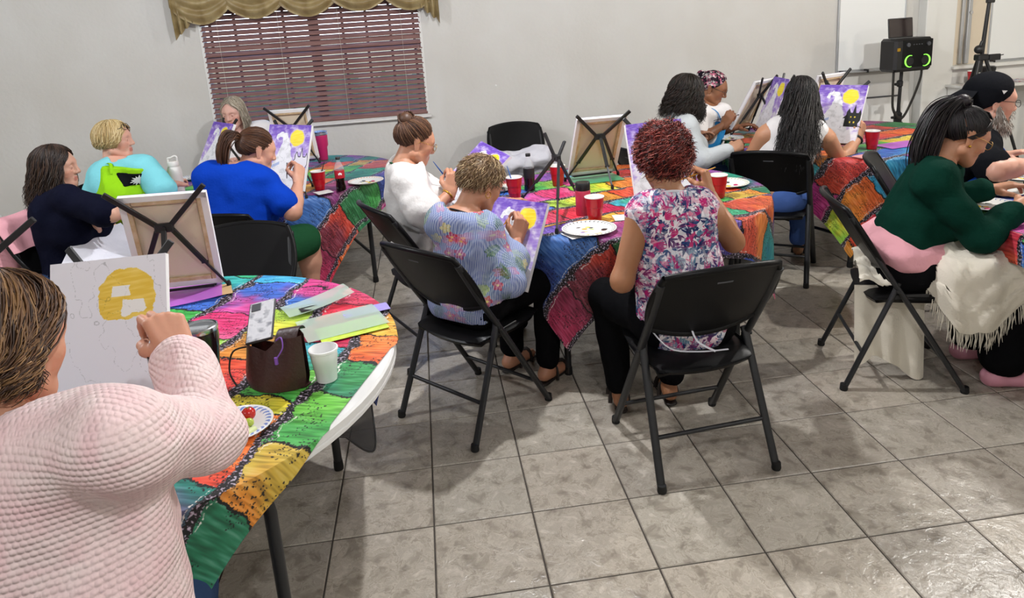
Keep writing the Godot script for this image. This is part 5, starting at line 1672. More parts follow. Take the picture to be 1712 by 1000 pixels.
func cast_middle() -> void:
	# --- white blouse, pinned-up hair
	var J := seat_pose(Vector3(0.345, 0.54, -0.415), Vector2(0.91, -0.41), 0.12)
	J.N = beside(676, 279, J.N); J.hd = beside(693, 238, J.N + J.fw * 0.05); spine(J)
	J.SR = beside(684, 312, J.N, 0.14); J.SL = J.N * 2.0 - J.SR + Vector3(0, -0.12, 0)
	J.ER = beside(713, 365, J.SR, 0.03); J.WR = beside(752, 322, J.ER, -0.07); J.EL = J.SL + J.fw * 0.16 - Vector3(0, 0.2, 0); J.WL = beside(731, 330, J.EL, 0.05)
	var o := {"label": "person in a loose white blouse with pinned-up brown hair and glasses", "look": face_to(Vector3(0.88, -0.36, -0.30)), "skin": "b98468", "build": 0.98, "gripR": true, "handR": beside(757, 300, J.WR), "palmR": Vector3(-0.2, 0.1, -1.0),
		"top": {"mat": M.white_blouse, "called": "blouse", "sleeve": 0.72, "flare": 0.034, "thick": 0.022, "fold": 0.016, "neck": 0.085}, "bottom": {"mat": M.white_trousers}, "shoes": M.black_trousers}
	var t := person(o, J)
	var h := {"n": 340, "cols": ["4a2f20", "5e3d29", "3c261b", "735036"], "knot": Vector3(0, 0.10, 0.095), "full": 0.10}
	var mb := hair_pull(t, J, h, 106)
	hair_bun(mb, J, h, Vector3(0, 0.105, 0.075), 0.044, 70, 8)
	obj("hair", mb, M.hair, t, true)
	glasses(t, J, M.glasses_wire)
	mb = MB.new(); ring_band(mb, J.ER.lerp(J.WR, 0.92), (J.WR - J.ER).normalized(), 0.031, 0.004); obj("bracelet", mb, M.gold, t, true)
	mb = MB.new(); tube(mb, smooth_path([J.N + J.fw * 0.085 - J.sp * 0.02, J.N + J.rt * 0.07 + J.sp * 0.01, J.N - J.fw * 0.07 + J.sp * 0.03, J.N - J.rt * 0.07 + J.sp * 0.01], 4), [0.010], 6, true, Vector2(1.0, 0.3), Vector3.UP); obj("apron_strap", mb, M.green_shorts, t, true)
	paintbrush("blue paintbrush raised by the person in the white blouse", J.hbR * GRIP_AT, Vector3(0.35, -0.6, -0.3), 0.17, M.brush_blue, M.bristle_dark)

	# --- striped floral blouse
	J = seat_pose(Vector3(0.555, 0.545, 0.300), Vector2(0.747, -0.664), 0.20)
	J.N = beside(774, 356, J.N); J.hd = beside(802, 308, J.N + J.fw * 0.06); spine(J)
	J.SR = beside(818, 392, J.N, 0.02); J.SL = beside(733, 376, J.N, 0.0)
	J.ER = beside(848, 470, J.SR, 0.02); J.WR = beside(864, 400, J.ER, -0.16)
	o = {"label": "person in a blue-striped floral blouse with short sandy hair", "look": face_to(Vector3(0.72, -0.45, -0.50)), "skin": "b57f62", "build": 0.97, "cell": 0.012, "gripR": true, "handR": beside(871, 376, J.WR), "palmR": Vector3(-0.3, 0.1, -0.95),
		"top": {"mat": M.floral, "called": "blouse", "sleeve": 1.52, "flare": 0.036, "thick": 0.016, "fold": 0.014, "neck": 0.098, "hem": -0.085}, "bottom": {"mat": M.black_trousers}, "shoes": M.sandal}
	t = person(o, J)
	hair_curls(t, J, {"n": 560, "cols": ["6b5236", "84684a", "9c8260", "59432c", "b09a76"], "full": 0.12, "curl": 0.007, "len": 0.05, "turns": 0.8, "r": 0.0036, "cover": 0.96}, 107)
	glasses(t, J, M.glasses_black)
	mb = MB.new()
	var pts := []
	for k in 13: pts.append(J.head_xf * (Vector3(0.082, -0.040, 0.006) + Vector3(0, cos(TAU * k / 12.0) * 0.014, sin(TAU * k / 12.0) * 0.014)))
	tube(mb, pts, [0.0014], 5, false); obj("earring", mb, M.gold, t, true)
	mb = MB.new(); tube(mb, smooth_path([J.N + J.fw * 0.08 - J.sp * 0.05, J.N + J.rt * 0.068 - J.sp * 0.005, J.N - J.fw * 0.062 + J.sp * 0.03, J.N - J.rt * 0.068 - J.sp * 0.005], 5), [0.009], 6, true, Vector2(1.0, 0.35), Vector3.UP); obj("apron_strap", mb, M.leather_black, t, true)
	paintbrush("paintbrush held by the person in the floral blouse", J.hbR * GRIP_AT, Vector3(0.3, 0.1, -0.6), 0.15, M.brush_wood, M.bristle_yellow)

	# --- red curly hair, printed sleeveless top
	J = seat_pose(Vector3(1.385, 0.54, 0.73), Vector2(0.12, -0.99), 0.08)
	J.N = beside(1118, 326, J.N); J.hd = beside(1110, 268, J.N + J.fw * 0.03); spine(J)
	J.SR = beside(1192, 362, J.N, 0.0); J.SL = beside(1068, 368, J.N, 0.02)
	J.ER = beside(1226, 404, J.SR, -0.20); J.WR = beside(1186, 322, J.ER, -0.06)
	J.EL = beside(1040, 470, J.SL, -0.02); J.WL = J.EL + Vector3(0.10, 0.0, -0.22)
	J.AL = at_height(1036, 652, 0.085); J.KL = J.AL + Vector3(-0.03, 0.425, -0.05); J.AR = at_height(1118, 640, 0.085)
	o = {"label": "person with short curly dyed red hair in a printed sleeveless top", "look": face_to(Vector3(0.05, -0.20, -1.0)), "skin": "a4714f", "build": 1.06, "cell": 0.012, "gripR": true, "handR": beside(1181, 297, J.WR), "palmR": Vector3(-0.75, 0.0, -0.6),
		"top": {"mat": M.palm_print, "sleeve": 0.0, "inset": 0.34, "thick": 0.014, "fold": 0.012, "hem": -0.14, "neck": 0.08}, "bottom": {"mat": M.black_trousers}, "shoes": M.sandal}
	t = person(o, J)
	hair_curls(t, J, {"n": 980, "cols": ["5e1d1c", "7d2a26", "3c1514", "95403a", "a85a4c", "2c100f"], "full": 0.36, "curl": 0.010, "len": 0.045, "turns": 1.5, "r": 0.0040, "cover": 1.03}, 108)
	glasses(t, J, M.glasses_black)
	mb = MB.new(); tube(mb, smooth_path([J.N + J.fw * 0.06 - J.sp * 0.02, J.N + J.rt * 0.066 + J.sp * 0.0, J.N - J.fw * 0.070 + J.sp * 0.028, J.N - J.rt * 0.066 + J.sp * 0.0, J.N + J.fw * 0.06 - J.sp * 0.02], 5), [0.017], 6, true, Vector2(1.0, 0.35), Vector3.UP); obj("apron_strap", mb, M.white_apron, t, true)
	mb = MB.new()
	tube(mb, smooth_path([J.H - J.fw * 0.165 - J.rt * 0.17 + Vector3(0, 0.03, 0), J.H - J.fw * 0.19 - J.rt * 0.10 + Vector3(0, -0.045, 0), J.H - J.fw * 0.21 + Vector3(0, -0.055, 0), J.H - J.fw * 0.205 + J.rt * 0.11 + Vector3(0, -0.055, 0)], 5), [0.005], 6, true, Vector2(1.0, 0.4), Vector3.UP)
	tube(mb, smooth_path([J.H - J.fw * 0.18 - J.rt * 0.02 + Vector3(0, 0.03, 0), J.H - J.fw * 0.20 - J.rt * 0.0 + Vector3(0, -0.02, 0), J.H - J.fw * 0.215 + J.rt * 0.06 + Vector3(0, -0.055, 0)], 5), [0.005], 6, true, Vector2(1.0, 0.4), Vector3.UP)
	obj("apron_ties", mb, M.white_apron, t, true)
	paintbrush("yellow-handled paintbrush held by the red-haired person", J.hbR * GRIP_AT, Vector3(-0.75, -0.28, -0.25), 0.20, M.brush_wood, M.bristle_dark)

func cast_rest() -> void:
	# --- long dark curls, pale denim jacket
	var J := seat_pose(Vector3(2.00, 0.54, -1.32), Vector2(0.95, -0.3), 0.08)
	J.N = beside(1140, 195, J.N); J.hd = beside(1147, 158, J.N + J.fw * 0.04); spine(J)
	J.SR = beside(1150, 222, J.N, 0.13); J.SL = J.N * 2.0 - J.SR + Vector3(0, -0.13, 0)
	J.ER = beside(1170, 268, J.SR, 0.02); J.WR = beside(1219, 250, J.ER, -0.03)
	var o := {"cell": 0.017, "label": "person with long dark curls in a pale denim jacket", "look": face_to(Vector3(0.96, -0.2, -0.22)), "skin": "a4785c", "gripR": true, "handR": beside(1238, 242, J.WR), "palmR": Vector3(0, -0.6, -0.8), "top": {"mat": M.denim_pale, "called": "jacket", "sleeve": 1.9, "flare": 0.006, "thick": 0.018}, "bottom": {"mat": M.jeans}, "shoes": M.white_trousers}
	var t := person(o, J)
	hair_hang(t, J, {"n": 420, "cols": ["17100e", "221815", "2d201b", "120d0b"], "fall": 0.17, "full": 0.18, "r": 0.0048, "wave": [0.016, 3.2], "open": 2.3, "stiff": 0.8, "flare": 0.035}, 109)
	var mb := MB.new()
	sheet(mb, func(u: float, v: float) -> Vector3:
		var a := lerpf(-1.9, 1.9, u)
		return J.N - J.sp * (0.015 + 0.055 * v) + (-J.fw * cos(a) * 1.0 + J.rt * sin(a)) * (0.095 + 0.055 * v), 20, 6, 0.006)
	obj("blue_collar", mb, M.denim_blue, t, true)
	paintbrush("thin paintbrush held by the person in the denim jacket", J.hbR * GRIP_AT, Vector3(0.8, -0.1, -0.4), 0.16, M.brush_wood, M.bristle_dark)

	# --- patterned headscarf and glasses
	J = seat_pose(Vector3(2.40, 0.52, -1.96), Vector2(0.88, 0.47), 0.10)
	J.N = beside(1180, 176, J.N); J.hd = beside(1191, 147, J.N + J.fw * 0.04); spine(J)
	J.SR = beside(1166, 198, J.N, 0.10); J.SL = beside(1212, 192, J.N, 0.0)
	J.ER = beside(1172, 234, J.SR, 0.10); J.WR = beside(1212, 207, J.ER, 0.0)
	o = {"cell": 0.017, "label": "person in a patterned headscarf and black glasses with a sky-blue apron", "look": face_to(Vector3(0.80, -0.38, 0.42)), "skin": "8a5c40", "build": 0.95, "gripR": true, "handR": beside(1222, 190, J.WR), "palmR": Vector3(0.6, -0.2, -0.6), "top": {"mat": M.white_tee, "sleeve": 0.7, "flare": 0.016}, "bottom": {"mat": M.jeans}, "shoes": M.white_trousers}
	t = person(o, J)
	mb = MB.new()
	hair_cap(mb, J.head_xf, 1.10, "ffffff")
	hair_bun(mb, J, {"cols": ["ffffff"]}, Vector3(0.0, 0.06, 0.11), 0.045, 14, 3)
	obj("headscarf", mb, M.scarf_print, t, true)
	glasses(t, J, M.glasses_black, 0.0, 1.1)
	apron(t, J, M.sky_apron, 0.95, 0.03)
	paintbrush("dark paintbrush held up by the person in the headscarf", J.hbR * GRIP_AT, Vector3(0.9, 0.15, 0.1), 0.19, M.brush_black, M.bristle_dark)

	# --- very long black hair, white tank top
	J = seat_pose(Vector3(2.60, 0.54, -0.96), Vector2(0.57, -0.82), 0.08)
	J.N = beside(1330, 204, J.N); J.hd = beside(1340, 162, J.N + J.fw * 0.04); spine(J)
	J.SL = beside(1276, 227, J.N, -0.04); J.SR = beside(1384, 232, J.N, 0.04)
	J.ER = beside(1405, 270, J.SR, -0.12); J.WR = beside(1436, 230, J.ER, -0.08)
	J.EL = beside(1256, 262, J.SL, -0.10); J.WL = J.EL + Vector3(0.16, 0.0, -0.17)
	o = {"label": "person with very long straight black hair in a white tank top", "look": face_to(Vector3(0.55, -0.16, -0.82)), "skin": "b98666", "build": 1.12, "gripR": true, "handR": beside(1443, 212, J.WR), "palmR": Vector3(-0.6, 0, -0.7), "top": {"mat": M.white_tee, "called": "tank_top", "sleeve": 0.0, "inset": 0.55, "neck": 0.10, "thick": 0.012, "hem": 0.05}, "bottom": {"mat": M.light_jeans}, "shoes": M.sandal}
	t = person(o, J)
	hair_hang(t, J, {"n": 520, "cols": ["0e0b0c", "151112", "1d1718", "0a0809"], "fall": 0.42, "fall_side": 0.30, "full": 0.12, "r": 0.0050, "wave": [0.014, 1.6], "open": 2.2, "stiff": 0.9, "flare": 0.05, "back": 0.12}, 111)
	mb = MB.new(); ring_band(mb, J.ER.lerp(J.WR, 0.93), (J.WR - J.ER).normalized(), 0.032, 0.008); obj("wristwatch", mb, M.leather_black, t, true)
	paintbrush("paintbrush filling the black castle on its canvas", J.hbR * GRIP_AT, Vector3(-0.1, 0.2, -0.9), 0.16, M.brush_black, M.bristle_dark)

	# --- dark green sweater
	J = seat_pose(Vector3(2.50, 0.54, 0.385), Vector2(0.95, 0.31), 0.26)
	J.N = beside(1570, 275, J.N); J.hd = beside(1609, 228, J.N + J.fw * 0.06); spine(J)
	J.SR = beside(1562, 308, J.N, 0.14); J.SL = J.N * 2.0 - J.SR + Vector3(0, -0.12, 0)
	J.ER = beside(1640, 398, J.SR, 0.02); J.WR = beside(1702, 348, J.ER, -0.02)
	o = {"label": "person in a dark green sweater with black tied-up hair", "look": face_to(Vector3(0.86, -0.38, 0.10)), "skin": "b07c5e", "build": 1.02, "cell": 0.013, "gripR": true, "handR": beside(1728, 338, J.WR), "palmR": Vector3(0.1, -0.6, -0.8), "top": {"mat": M.green_sweater, "called": "sweater", "sleeve": 1.86, "flare": 0.008, "thick": 0.02, "hem": 0.06, "neck": 0.085, "fold": 0.014}, "bottom": {"mat": M.black_trousers, "flare": 0.03, "thick": 0.02, "length": 1.86, "floor": 0.07}, "shoes": M.pink_clog}
	J.KR = J.JR + J.fw * 0.42 + Vector3(0, 0.0, 0.04); J.AR = Vector3(J.KR.x - 0.02, 0.085, J.KR.z + 0.02)
	t = person(o, J)
	var h := {"n": 360, "cols": ["0e0c0d", "171314", "1f1a1b", "0a0909"], "knot": Vector3(0, 0.125, 0.075), "full": 0.09}
	mb = hair_pull(t, J, h, 112)
	hair_bun(mb, J, h, Vector3(0, 0.135, 0.07), 0.036, 60, 5)
	hair_tail(mb, J, h, [Vector3(0, 0.12, 0.10), Vector3(0, 0.05, 0.14), Vector3(0, -0.05, 0.145), Vector3(0.0, -0.15, 0.12), Vector3(0.01, -0.20, 0.10)], 0.036, 150, 6)
	for k in 240:      # side-swept fringe over brow and temple
		var g := 1.0 if k % 3 else -1.0
		var e := rng.randf()
		strand(mb, [J.head_xf * Vector3(g * lerpf(0.0, 0.03, e), 0.128, -0.01 - 0.03 * e), J.head_xf * Vector3(g * lerpf(0.02, 0.05, e), 0.105, -0.075 + 0.02 * e), J.head_xf * Vector3(g * lerpf(0.045, 0.074, e), 0.065, -0.075 + 0.04 * e), J.head_xf * Vector3(g * (0.080 + 0.004 * e), 0.025, -0.030 + 0.03 * e), J.head_xf * Vector3(g * 0.084, -0.005, 0.005 + 0.03 * e)], 0.0026, lin(h.cols[k % 4]))
	obj("hair", mb, M.hair, t, true)
	glasses(t, J, M.glasses_wire)
	mb = MB.new(); blob(mb, J.head_xf * Vector3(0.083, -0.034, 0.004), 0.006, 8); obj("earring", mb, M.gold, t, true)
	mb = MB.new()      # pink jacket knotted round the waist
	wrinkle.seed = 12
	nets(mb, [cap(J.H + J.sp * 0.06 - J.rt * 0.05, J.H + J.sp * 0.06 + J.rt * 0.05, 0.168, 0.168, 0.05, J.sp, 1.5), cap(J.H + J.sp * 0.08 + J.rt * 0.12 + J.fw * 0.08, J.H + J.sp * 0.02 + J.rt * 0.14 + J.fw * 0.16, 0.06, 0.05, 0.05)], 0.013, [], 0.022)
	obj("waist_jacket", mb, M.pink_cloth, t, true)

	# --- bearded, backwards black cap
	J = seat_pose(Vector3(3.08, 0.55, -0.22), Vector2(0.82, 0.57), 0.10)
	J.N = beside(1640, 222, J.N); J.hd = beside(1654, 170, J.N + J.fw * 0.03); spine(J)
	J.SR = beside(1642, 262, J.N, 0.15); J.SL = J.N * 2.0 - J.SR + Vector3(0, -0.14, 0)
	J.ER = beside(1668, 286, J.SR, 0.20); J.WR = beside(1738, 272, J.ER, -0.02)
	o = {"cell": 0.017, "label": "bearded person in a backwards black cap, black t-shirt and blue apron", "look": face_to(Vector3(0.97, -0.10, 0.22)), "skin": "cf9b86", "build": 1.24, "bust": 0.0, "head": 1.16, "top": {"mat": M.black_tee, "sleeve": 0.75, "flare": 0.02}, "bottom": {"mat": M.jeans}, "shoes": M.black_trousers, "brow": "4a3a30"}
	t = person(o, J)
	mb = MB.new()      # cap: crown panels, band and the peak turned to the nape
	hair_cap(mb, J.head_xf, 1.14, "ffffff")
	sheet(mb, func(u: float, v: float) -> Vector3:
		var az := lerpf(-0.75, 0.75, u)
		return J.head_xf * (skull(az, 1.42 + 0.10 * v, 1.12 + 0.55 * v) + Vector3(0, -0.035 * v, 0)), 14, 8, 0.004)
	obj("cap", mb, M.black_tee, t, true)
	mb = MB.new()
	prism(mb, [Vector2(-0.012, 0.008), Vector2(0.014, 0.008), Vector2(0.0, -0.010)], 0.0, 0.002, Transform3D(J.head_xf.basis.orthonormalized() * Basis(Vector3.UP, PI / 2), J.head_xf * Vector3(0.0905, 0.052, -0.005)))
	obj("cap_emblem", mb, M.white_plastic, t, true)
	mb = MB.new()
	var r := RandomNumberGenerator.new(); r.seed = 77
	var jaw := MB.new()      # full beard: a body along the jaw, then hairs
	var bp := []
	for g in [-1.0, 1.0]:
		bp.append(cap(Vector3(g * 0.068, -0.02, -0.004), Vector3(g * 0.058, -0.07, -0.018), 0.012, 0.022, 0.02))
		bp.append(cap(Vector3(g * 0.058, -0.07, -0.018), Vector3(g * 0.016, -0.112, -0.070), 0.022, 0.026, 0.02))
		bp.append(cap(Vector3(g * 0.034, -0.062, -0.074), Vector3(g * 0.002, -0.043, -0.100), 0.010, 0.010, 0.012))
	bp.append(cap(Vector3(0, -0.100, -0.078), Vector3(0, -0.128, -0.070), 0.030, 0.022, 0.02))
	nets(jaw, bp, 0.006, [], 0.0, func(w: Vector3) -> Color: return lin("aaa49c") if absf(w.x) < 0.03 else lin("857c73"))
	mb.add(jaw, J.head_xf)
	for k in 700:
		var i := r.randi() % jaw.v.size()
		var q := jaw.v[i]; var n := jaw.n[i]
		if n.y > 0.7: continue
		var d := (n * 0.45 + Vector3(0, -0.9, -0.1)).normalized() * r.randf_range(0.012, 0.028)
		strand(mb, [J.head_xf * q, J.head_xf * (q + d * 0.5 + n * 0.003), J.head_xf * (q + d)], 0.0018, lin(["8d857c", "b8b2aa", "6a6058", "d0cbc4"][r.randi() % 4]))
	obj("beard", mb, M.hair, t, true)
	glasses(t, J, M.glasses_black, 0.0, 0.8)
	apron(t, J, M.blue_apron, 1.24, 0.02)

# ------------------------------------------------------------------ things on the tables
func tab(px: float, py: float) -> Vector3:
	return at_height(px, py, TOP + 0.0045)

func turned(called: String, label: String, cat: String, at: Vector3, parts: Array, group := "") -> Node3D:    # lathed parts: [name, profile, material]
	var t := thing(called, label, cat, at, 0.0, group)
	for q in parts:
		var mb := MB.new()
		lathe(mb, q[1], 28)
		obj(q[0], mb, q[2], t)
	return t

func red_cup(label: String, at: Vector3) -> Node3D:
	var t := turned("party_cup", label, "cup", at, [
		["body", [Vector2(0, 0), Vector2(0.029, 0), Vector2(0.031, 0.003), Vector2(0.0335, 0.03), Vector2(0.036, 0.031), Vector2(0.039, 0.07), Vector2(0.041, 0.071), Vector2(0.0455, 0.118)], M.red_plastic],
		["lining", [Vector2(0.0455, 0.116), Vector2(0.0475, 0.118), Vector2(0.0475, 0.121), Vector2(0.0455, 0.122), Vector2(0.0445, 0.119), Vector2(0.030, 0.006), Vector2(0, 0.006)], M.cup_white]], "red party cups")
	return t

func sheet_paper(called: String, label: String, cat: String, c: Vector3, w: float, h: float, turn: float, m: Material, lift := 0.0, group := "") -> MeshInstance3D:
	var mb := MB.new()
	var b := Basis(Vector3.UP, turn)
	sheet(mb, func(u: float, v: float) -> Vector3:
		return c + b * Vector3((u - 0.5) * w, 0.0015 + lift * u * u + 0.002 * sin(u * 5.0 + v * 4.0) * sin(PI * v), (0.5 - v) * h), 8, 8, -0.0008, Vector2(1, 1))
	var o := obj(called, mb, m)
	tag(o, label, cat, group)
	return o

func loose_brush(label: String, a: Vector3, b: Vector3, handle: Material) -> void:
	paintbrush(label, a.lerp(b, 0.62), b - a, a.distance_to(b), handle, M.bristle_dark)

func items() -> void:
	var clear := mat("clear_plastic", Color(0.92, 0.95, 0.97, 0.16), 0.06); clear.transparency = BaseMaterial3D.TRANSPARENCY_ALPHA
	var violet := mat("violet_sleeve", Color(0.80, 0.45, 0.86, 0.62), 0.3); violet.transparency = BaseMaterial3D.TRANSPARENCY_ALPHA
	var green := mat("green_sleeve", Color(0.32, 0.72, 0.52, 0.55), 0.3); green.transparency = BaseMaterial3D.TRANSPARENCY_ALPHA
	var yell := mat("yellow_sheet", hexc("cfe07a"), 0.5)
	yell.albedo_texture = noise_tex(0.012, 256, ramp([hexc("e2c870"), hexc("f2ffb0"), hexc("c8e6a0")]), false, 1, 3, 70)
	var smoke := mat("smoky_sleeve", Color(0.78, 0.86, 0.80, 0.42), 0.3); smoke.transparency = BaseMaterial3D.TRANSPARENCY_ALPHA
	mat("dark_glass", hexc("1c0f12"), 0.12); mat("cola", hexc("140806"), 0.1); mat("label_red", hexc("b01828"), 0.45); mat("label_black", hexc("15161a"), 0.4); mat("pink_tumbler", hexc("c22667"), 0.35); mat("rose_thermos", hexc("b52a48"), 0.35)
	mat("black_lid", hexc("0f0f11"), 0.35); mat("white_flask", hexc("d8d5cf"), 0.5)
	var lt := mat("brown_leather", hexc("3a211d"), 0.42); weave(lt, M.grain_normal, 14.0, 0.5)
	var foil := mat("foil", hexc("b8c0cc"), 0.25, 0.9); foil.normal_enabled = true; foil.normal_texture = M.grain_normal; foil.normal_scale = 1.0; tri_tex(foil, 20.0)
	# ---- table with the handbag
	var tu := turned("tumbler", "tall black marbled tumbler with clear lid behind the handbag", "tumbler", tab(353, 655), [
		["body", [Vector2(0, 0), Vector2(0.031, 0), Vector2(0.034, 0.004), Vector2(0.036, 0.08), Vector2(0.046, 0.165), Vector2(0.046, 0.195)], M.dark_glass],
		["rim", [Vector2(0.0462, 0.185), Vector2(0.0475, 0.19), Vector2(0.0475, 0.198), Vector2(0.044, 0.200), Vector2(0.043, 0.192)], M.chrome],
		["lid", [Vector2(0.043, 0.192), Vector2(0.041, 0.197), Vector2(0.036, 0.194), Vector2(0, 0.194)], clear]])
	var mb := MB.new(); box(mb, Transform3D(Basis(), Vector3(0.0, 0.197, 0.012)), Vector3(0.05, 0.005, 0.022), 0.002); obj("slider", mb, clear, tu)
	handbag(lt)
	turned("foam_cup", "white ribbed foam cup at the table rim beside the handbag", "cup", tab(547, 634), [
		["body", [Vector2(0, 0), Vector2(0.028, 0), Vector2(0.029, 0.002), Vector2(0.0315, 0.034), Vector2(0.0325, 0.035), Vector2(0.0345, 0.055), Vector2(0.0355, 0.056), Vector2(0.0385, 0.088), Vector2(0.041, 0.090), Vector2(0.041, 0.096), Vector2(0.038, 0.097), Vector2(0.036, 0.088), Vector2(0.028, 0.006), Vector2(0, 0.006)], M.foam]])
	fruit_plate(tab(398, 716))
	# plastic sleeves, one with a yellow-green sheet
	var a := tab(578, 560)
	sheet_paper("printed_sheet", "yellow-green printed sheet lying on the bright cloth", "sheet", tab(588, 551) + Vector3(0, 0.002, 0), 0.22, 0.13, 0.34, yell, 0.0)
	sheet_paper("plastic_sleeve", "clear glossy plastic sleeve over the yellow-green sheet", "sleeve", tab(572, 542) + Vector3(0.0, 0.005, 0.0), 0.27, 0.20, 0.36, smoke, 0.0)
	sheet_paper("plastic_sleeve", "pale upright flap of plastic sleeve with a black card", "sleeve", tab(532, 512) + Vector3(0.0, 0.008, 0.0), 0.24, 0.12, 0.45, smoke, 0.03)
	var q := sheet_paper("card", "small black card lying on the plastic sleeve", "card", tab(517, 522) + Vector3(0, 0.012, 0), 0.062, 0.042, 0.4, M.label_black)
	sheet_paper("printed_sheet", "lavender strip of printed sheet under the plastic sleeve", "sheet", tab(612, 521) + Vector3(0, 0.003, 0), 0.16, 0.07, 0.30, mat("lavender_sheet", hexc("9a8fcf"), 0.5))
	sheet_paper("plastic_sleeve", "violet plastic sleeve under the canvas with wooden back", "sleeve", tab(322, 492) + Vector3(0, 0.003, 0), 0.22, 0.24, 0.25, violet, 0.01)
	sheet_paper("card", "tan card beside the violet plastic sleeve", "card", tab(372, 486) + Vector3(0, 0.002, 0), 0.07, 0.13, 0.3, mat("tan_card", hexc("c9a878"), 0.6))
	net_pouch()
	# ---- table by the blind
	var sp := red_cup("red party cup on a napkin beside the cola bottle", tab(535, 317))
	loose_brush("black-handled brush standing in the cup beside the cola bottle", sp.position + Vector3(0.045, 0.17, -0.02), sp.position + Vector3(-0.012, 0.015, 0.01), M.brush_black)
	sheet_paper("napkin", "folded white napkin under the red cup by the cola", "napkin", tab(541, 322), 0.10, 0.10, 0.5, M.paper, 0.0, "napkins")
	var cb := turned("cola_bottle", "plastic cola bottle with red label and black cap", "bottle", tab(571, 318), [
		["body", [Vector2(0, 0), Vector2(0.026, 0.0), Vector2(0.031, 0.008), Vector2(0.030, 0.03), Vector2(0.026, 0.055), Vector2(0.029, 0.075), Vector2(0.031, 0.08)], M.cola],
		["label", [Vector2(0.0312, 0.08), Vector2(0.0314, 0.082), Vector2(0.0314, 0.128), Vector2(0.031, 0.130)], M.label_red],
		["neck", [Vector2(0.031, 0.130), Vector2(0.029, 0.145), Vector2(0.018, 0.172), Vector2(0.0125, 0.182), Vector2(0.0125, 0.196)], clear],
		["cap", [Vector2(0.0145, 0.196), Vector2(0.0145, 0.210), Vector2(0.013, 0.212), Vector2(0, 0.212)], M.black_lid]])
	mb = MB.new()
	for k in 3:       # white print on the label, facing the room
		var tw := atan2(0.35, 1.0) - 0.35 + k * 0.22
		box(mb, Transform3D(Basis(Vector3.UP, tw), Vector3(sin(tw) * 0.0315, 0.107 + 0.004 * (k % 2), cos(tw) * 0.0315)), Vector3(0.008, 0.012, 0.001), 0.0004)
	obj("label_print", mb, M.paper, cb)
	turned("tumbler", "bright pink tumbler wrapped in foil at the top", "tumbler", tab(541, 267), [
		["body", [Vector2(0, 0), Vector2(0.034, 0), Vector2(0.037, 0.004), Vector2(0.041, 0.10), Vector2(0.050, 0.115), Vector2(0.052, 0.20)], M.pink_tumbler],
		["foil_top", [Vector2(0.053, 0.196), Vector2(0.056, 0.205), Vector2(0.050, 0.214), Vector2(0.055, 0.224), Vector2(0.030, 0.230), Vector2(0, 0.226)], foil]])
	flask(tab(299, 328))
	plate(tab(612, 305), 0.115, "orange-smeared white paper palette by the cola bottle", 3, true)
	plate(tab(300, 300) + Vector3(0.12, 0, 0.02), 0.10, "paper paint plate behind the white flask", 4, false)
	# ---- table with the pink thermos
	sp = red_cup("red party cup with a blue brush before the floral blouse", tab(861, 331))
	loose_brush("blue brush standing in a red cup by the dark soda bottle", sp.position + Vector3(-0.03, 0.18, -0.03), sp.position + Vector3(0.01, 0.015, 0.005), M.brush_blue)
	red_cup("red party cup behind the bare easel", tab(933, 310))
	red_cup("red party cup in front of the pink thermos", tab(995, 369))
	red_cup("red party cup half hidden by the red-haired person's arm", tab(1201, 330))
	turned("thermos", "rose pink thermos with black screw lid", "thermos", tab(976, 358), [
		["body", [Vector2(0, 0), Vector2(0.036, 0), Vector2(0.038, 0.004), Vector2(0.038, 0.118), Vector2(0.034, 0.126)], M.rose_thermos],
		["lid", [Vector2(0.0355, 0.124), Vector2(0.0365, 0.127), Vector2(0.0365, 0.160), Vector2(0.034, 0.164), Vector2(0, 0.164)], M.black_lid]])
	turned("soda_bottle", "dark soda bottle with black label and cap behind the bare easel", "bottle", tab(886, 318), [
		["body", [Vector2(0, 0), Vector2(0.028, 0.0), Vector2(0.032, 0.008), Vector2(0.030, 0.04), Vector2(0.032, 0.075)], M.cola],
		["label", [Vector2(0.0322, 0.075), Vector2(0.0324, 0.078), Vector2(0.0324, 0.13), Vector2(0.032, 0.132)], M.label_black],
		["neck", [Vector2(0.032, 0.132), Vector2(0.03, 0.15), Vector2(0.018, 0.176), Vector2(0.0125, 0.186), Vector2(0.0125, 0.20)], clear],
		["cap", [Vector2(0.0145, 0.2), Vector2(0.0145, 0.214), Vector2(0.013, 0.216), Vector2(0, 0.216)], M.black_lid]])
	plate(tab(986, 388) + Vector3(0, 0.003, -0.01), 0.125, "paper plate with paint blobs hanging over the cloth's edge", 5, false)
	sheet_paper("napkin", "white napkin under the paint plate by the thermos", "napkin", tab(968, 392), 0.13, 0.11, 0.3, M.paper, 0.0, "napkins")
	sheet_paper("printed_sheet", "small white instruction card beside the red cup and thermos", "sheet", tab(1043, 364), 0.10, 0.10, -0.1, mat("card_white", hexc("dfe6ea"), 0.6))
	sheet_paper("plastic_sleeve", "green plastic sleeve under the canvas by the thermos", "sleeve", tab(995, 300) + Vector3(0, 0.003, 0), 0.30, 0.22, 0.1, green, 0.0)
	plate(tab(1215, 309), 0.12, "paint-stained paper plate by the red-haired person's elbow", 6, true)
	plate(tab(842, 318) + Vector3(-0.03, 0, -0.02), 0.10, "paper plate with yellow paint by the blue brush", 7, true)
	loose_brush("brush lying on the cloth by the bare easel", tab(945, 372), tab(885, 385), M.brush_wood)
	# ---- table near the speaker stand
	red_cup("red party cup beside the pink phone", tab(1457, 249))
	phone("phone", "pink phone lying near the red cup", tab(1448, 262), 0.25, mat("phone_pink", hexc("d99a98"), 0.4))
	sheet_paper("plastic_sleeve", "violet plastic sleeve beside the pink phone", "sleeve", tab(1500, 243) + Vector3(0.02, 0.002, 0.0), 0.30, 0.17, 0.2, violet, 0.0)
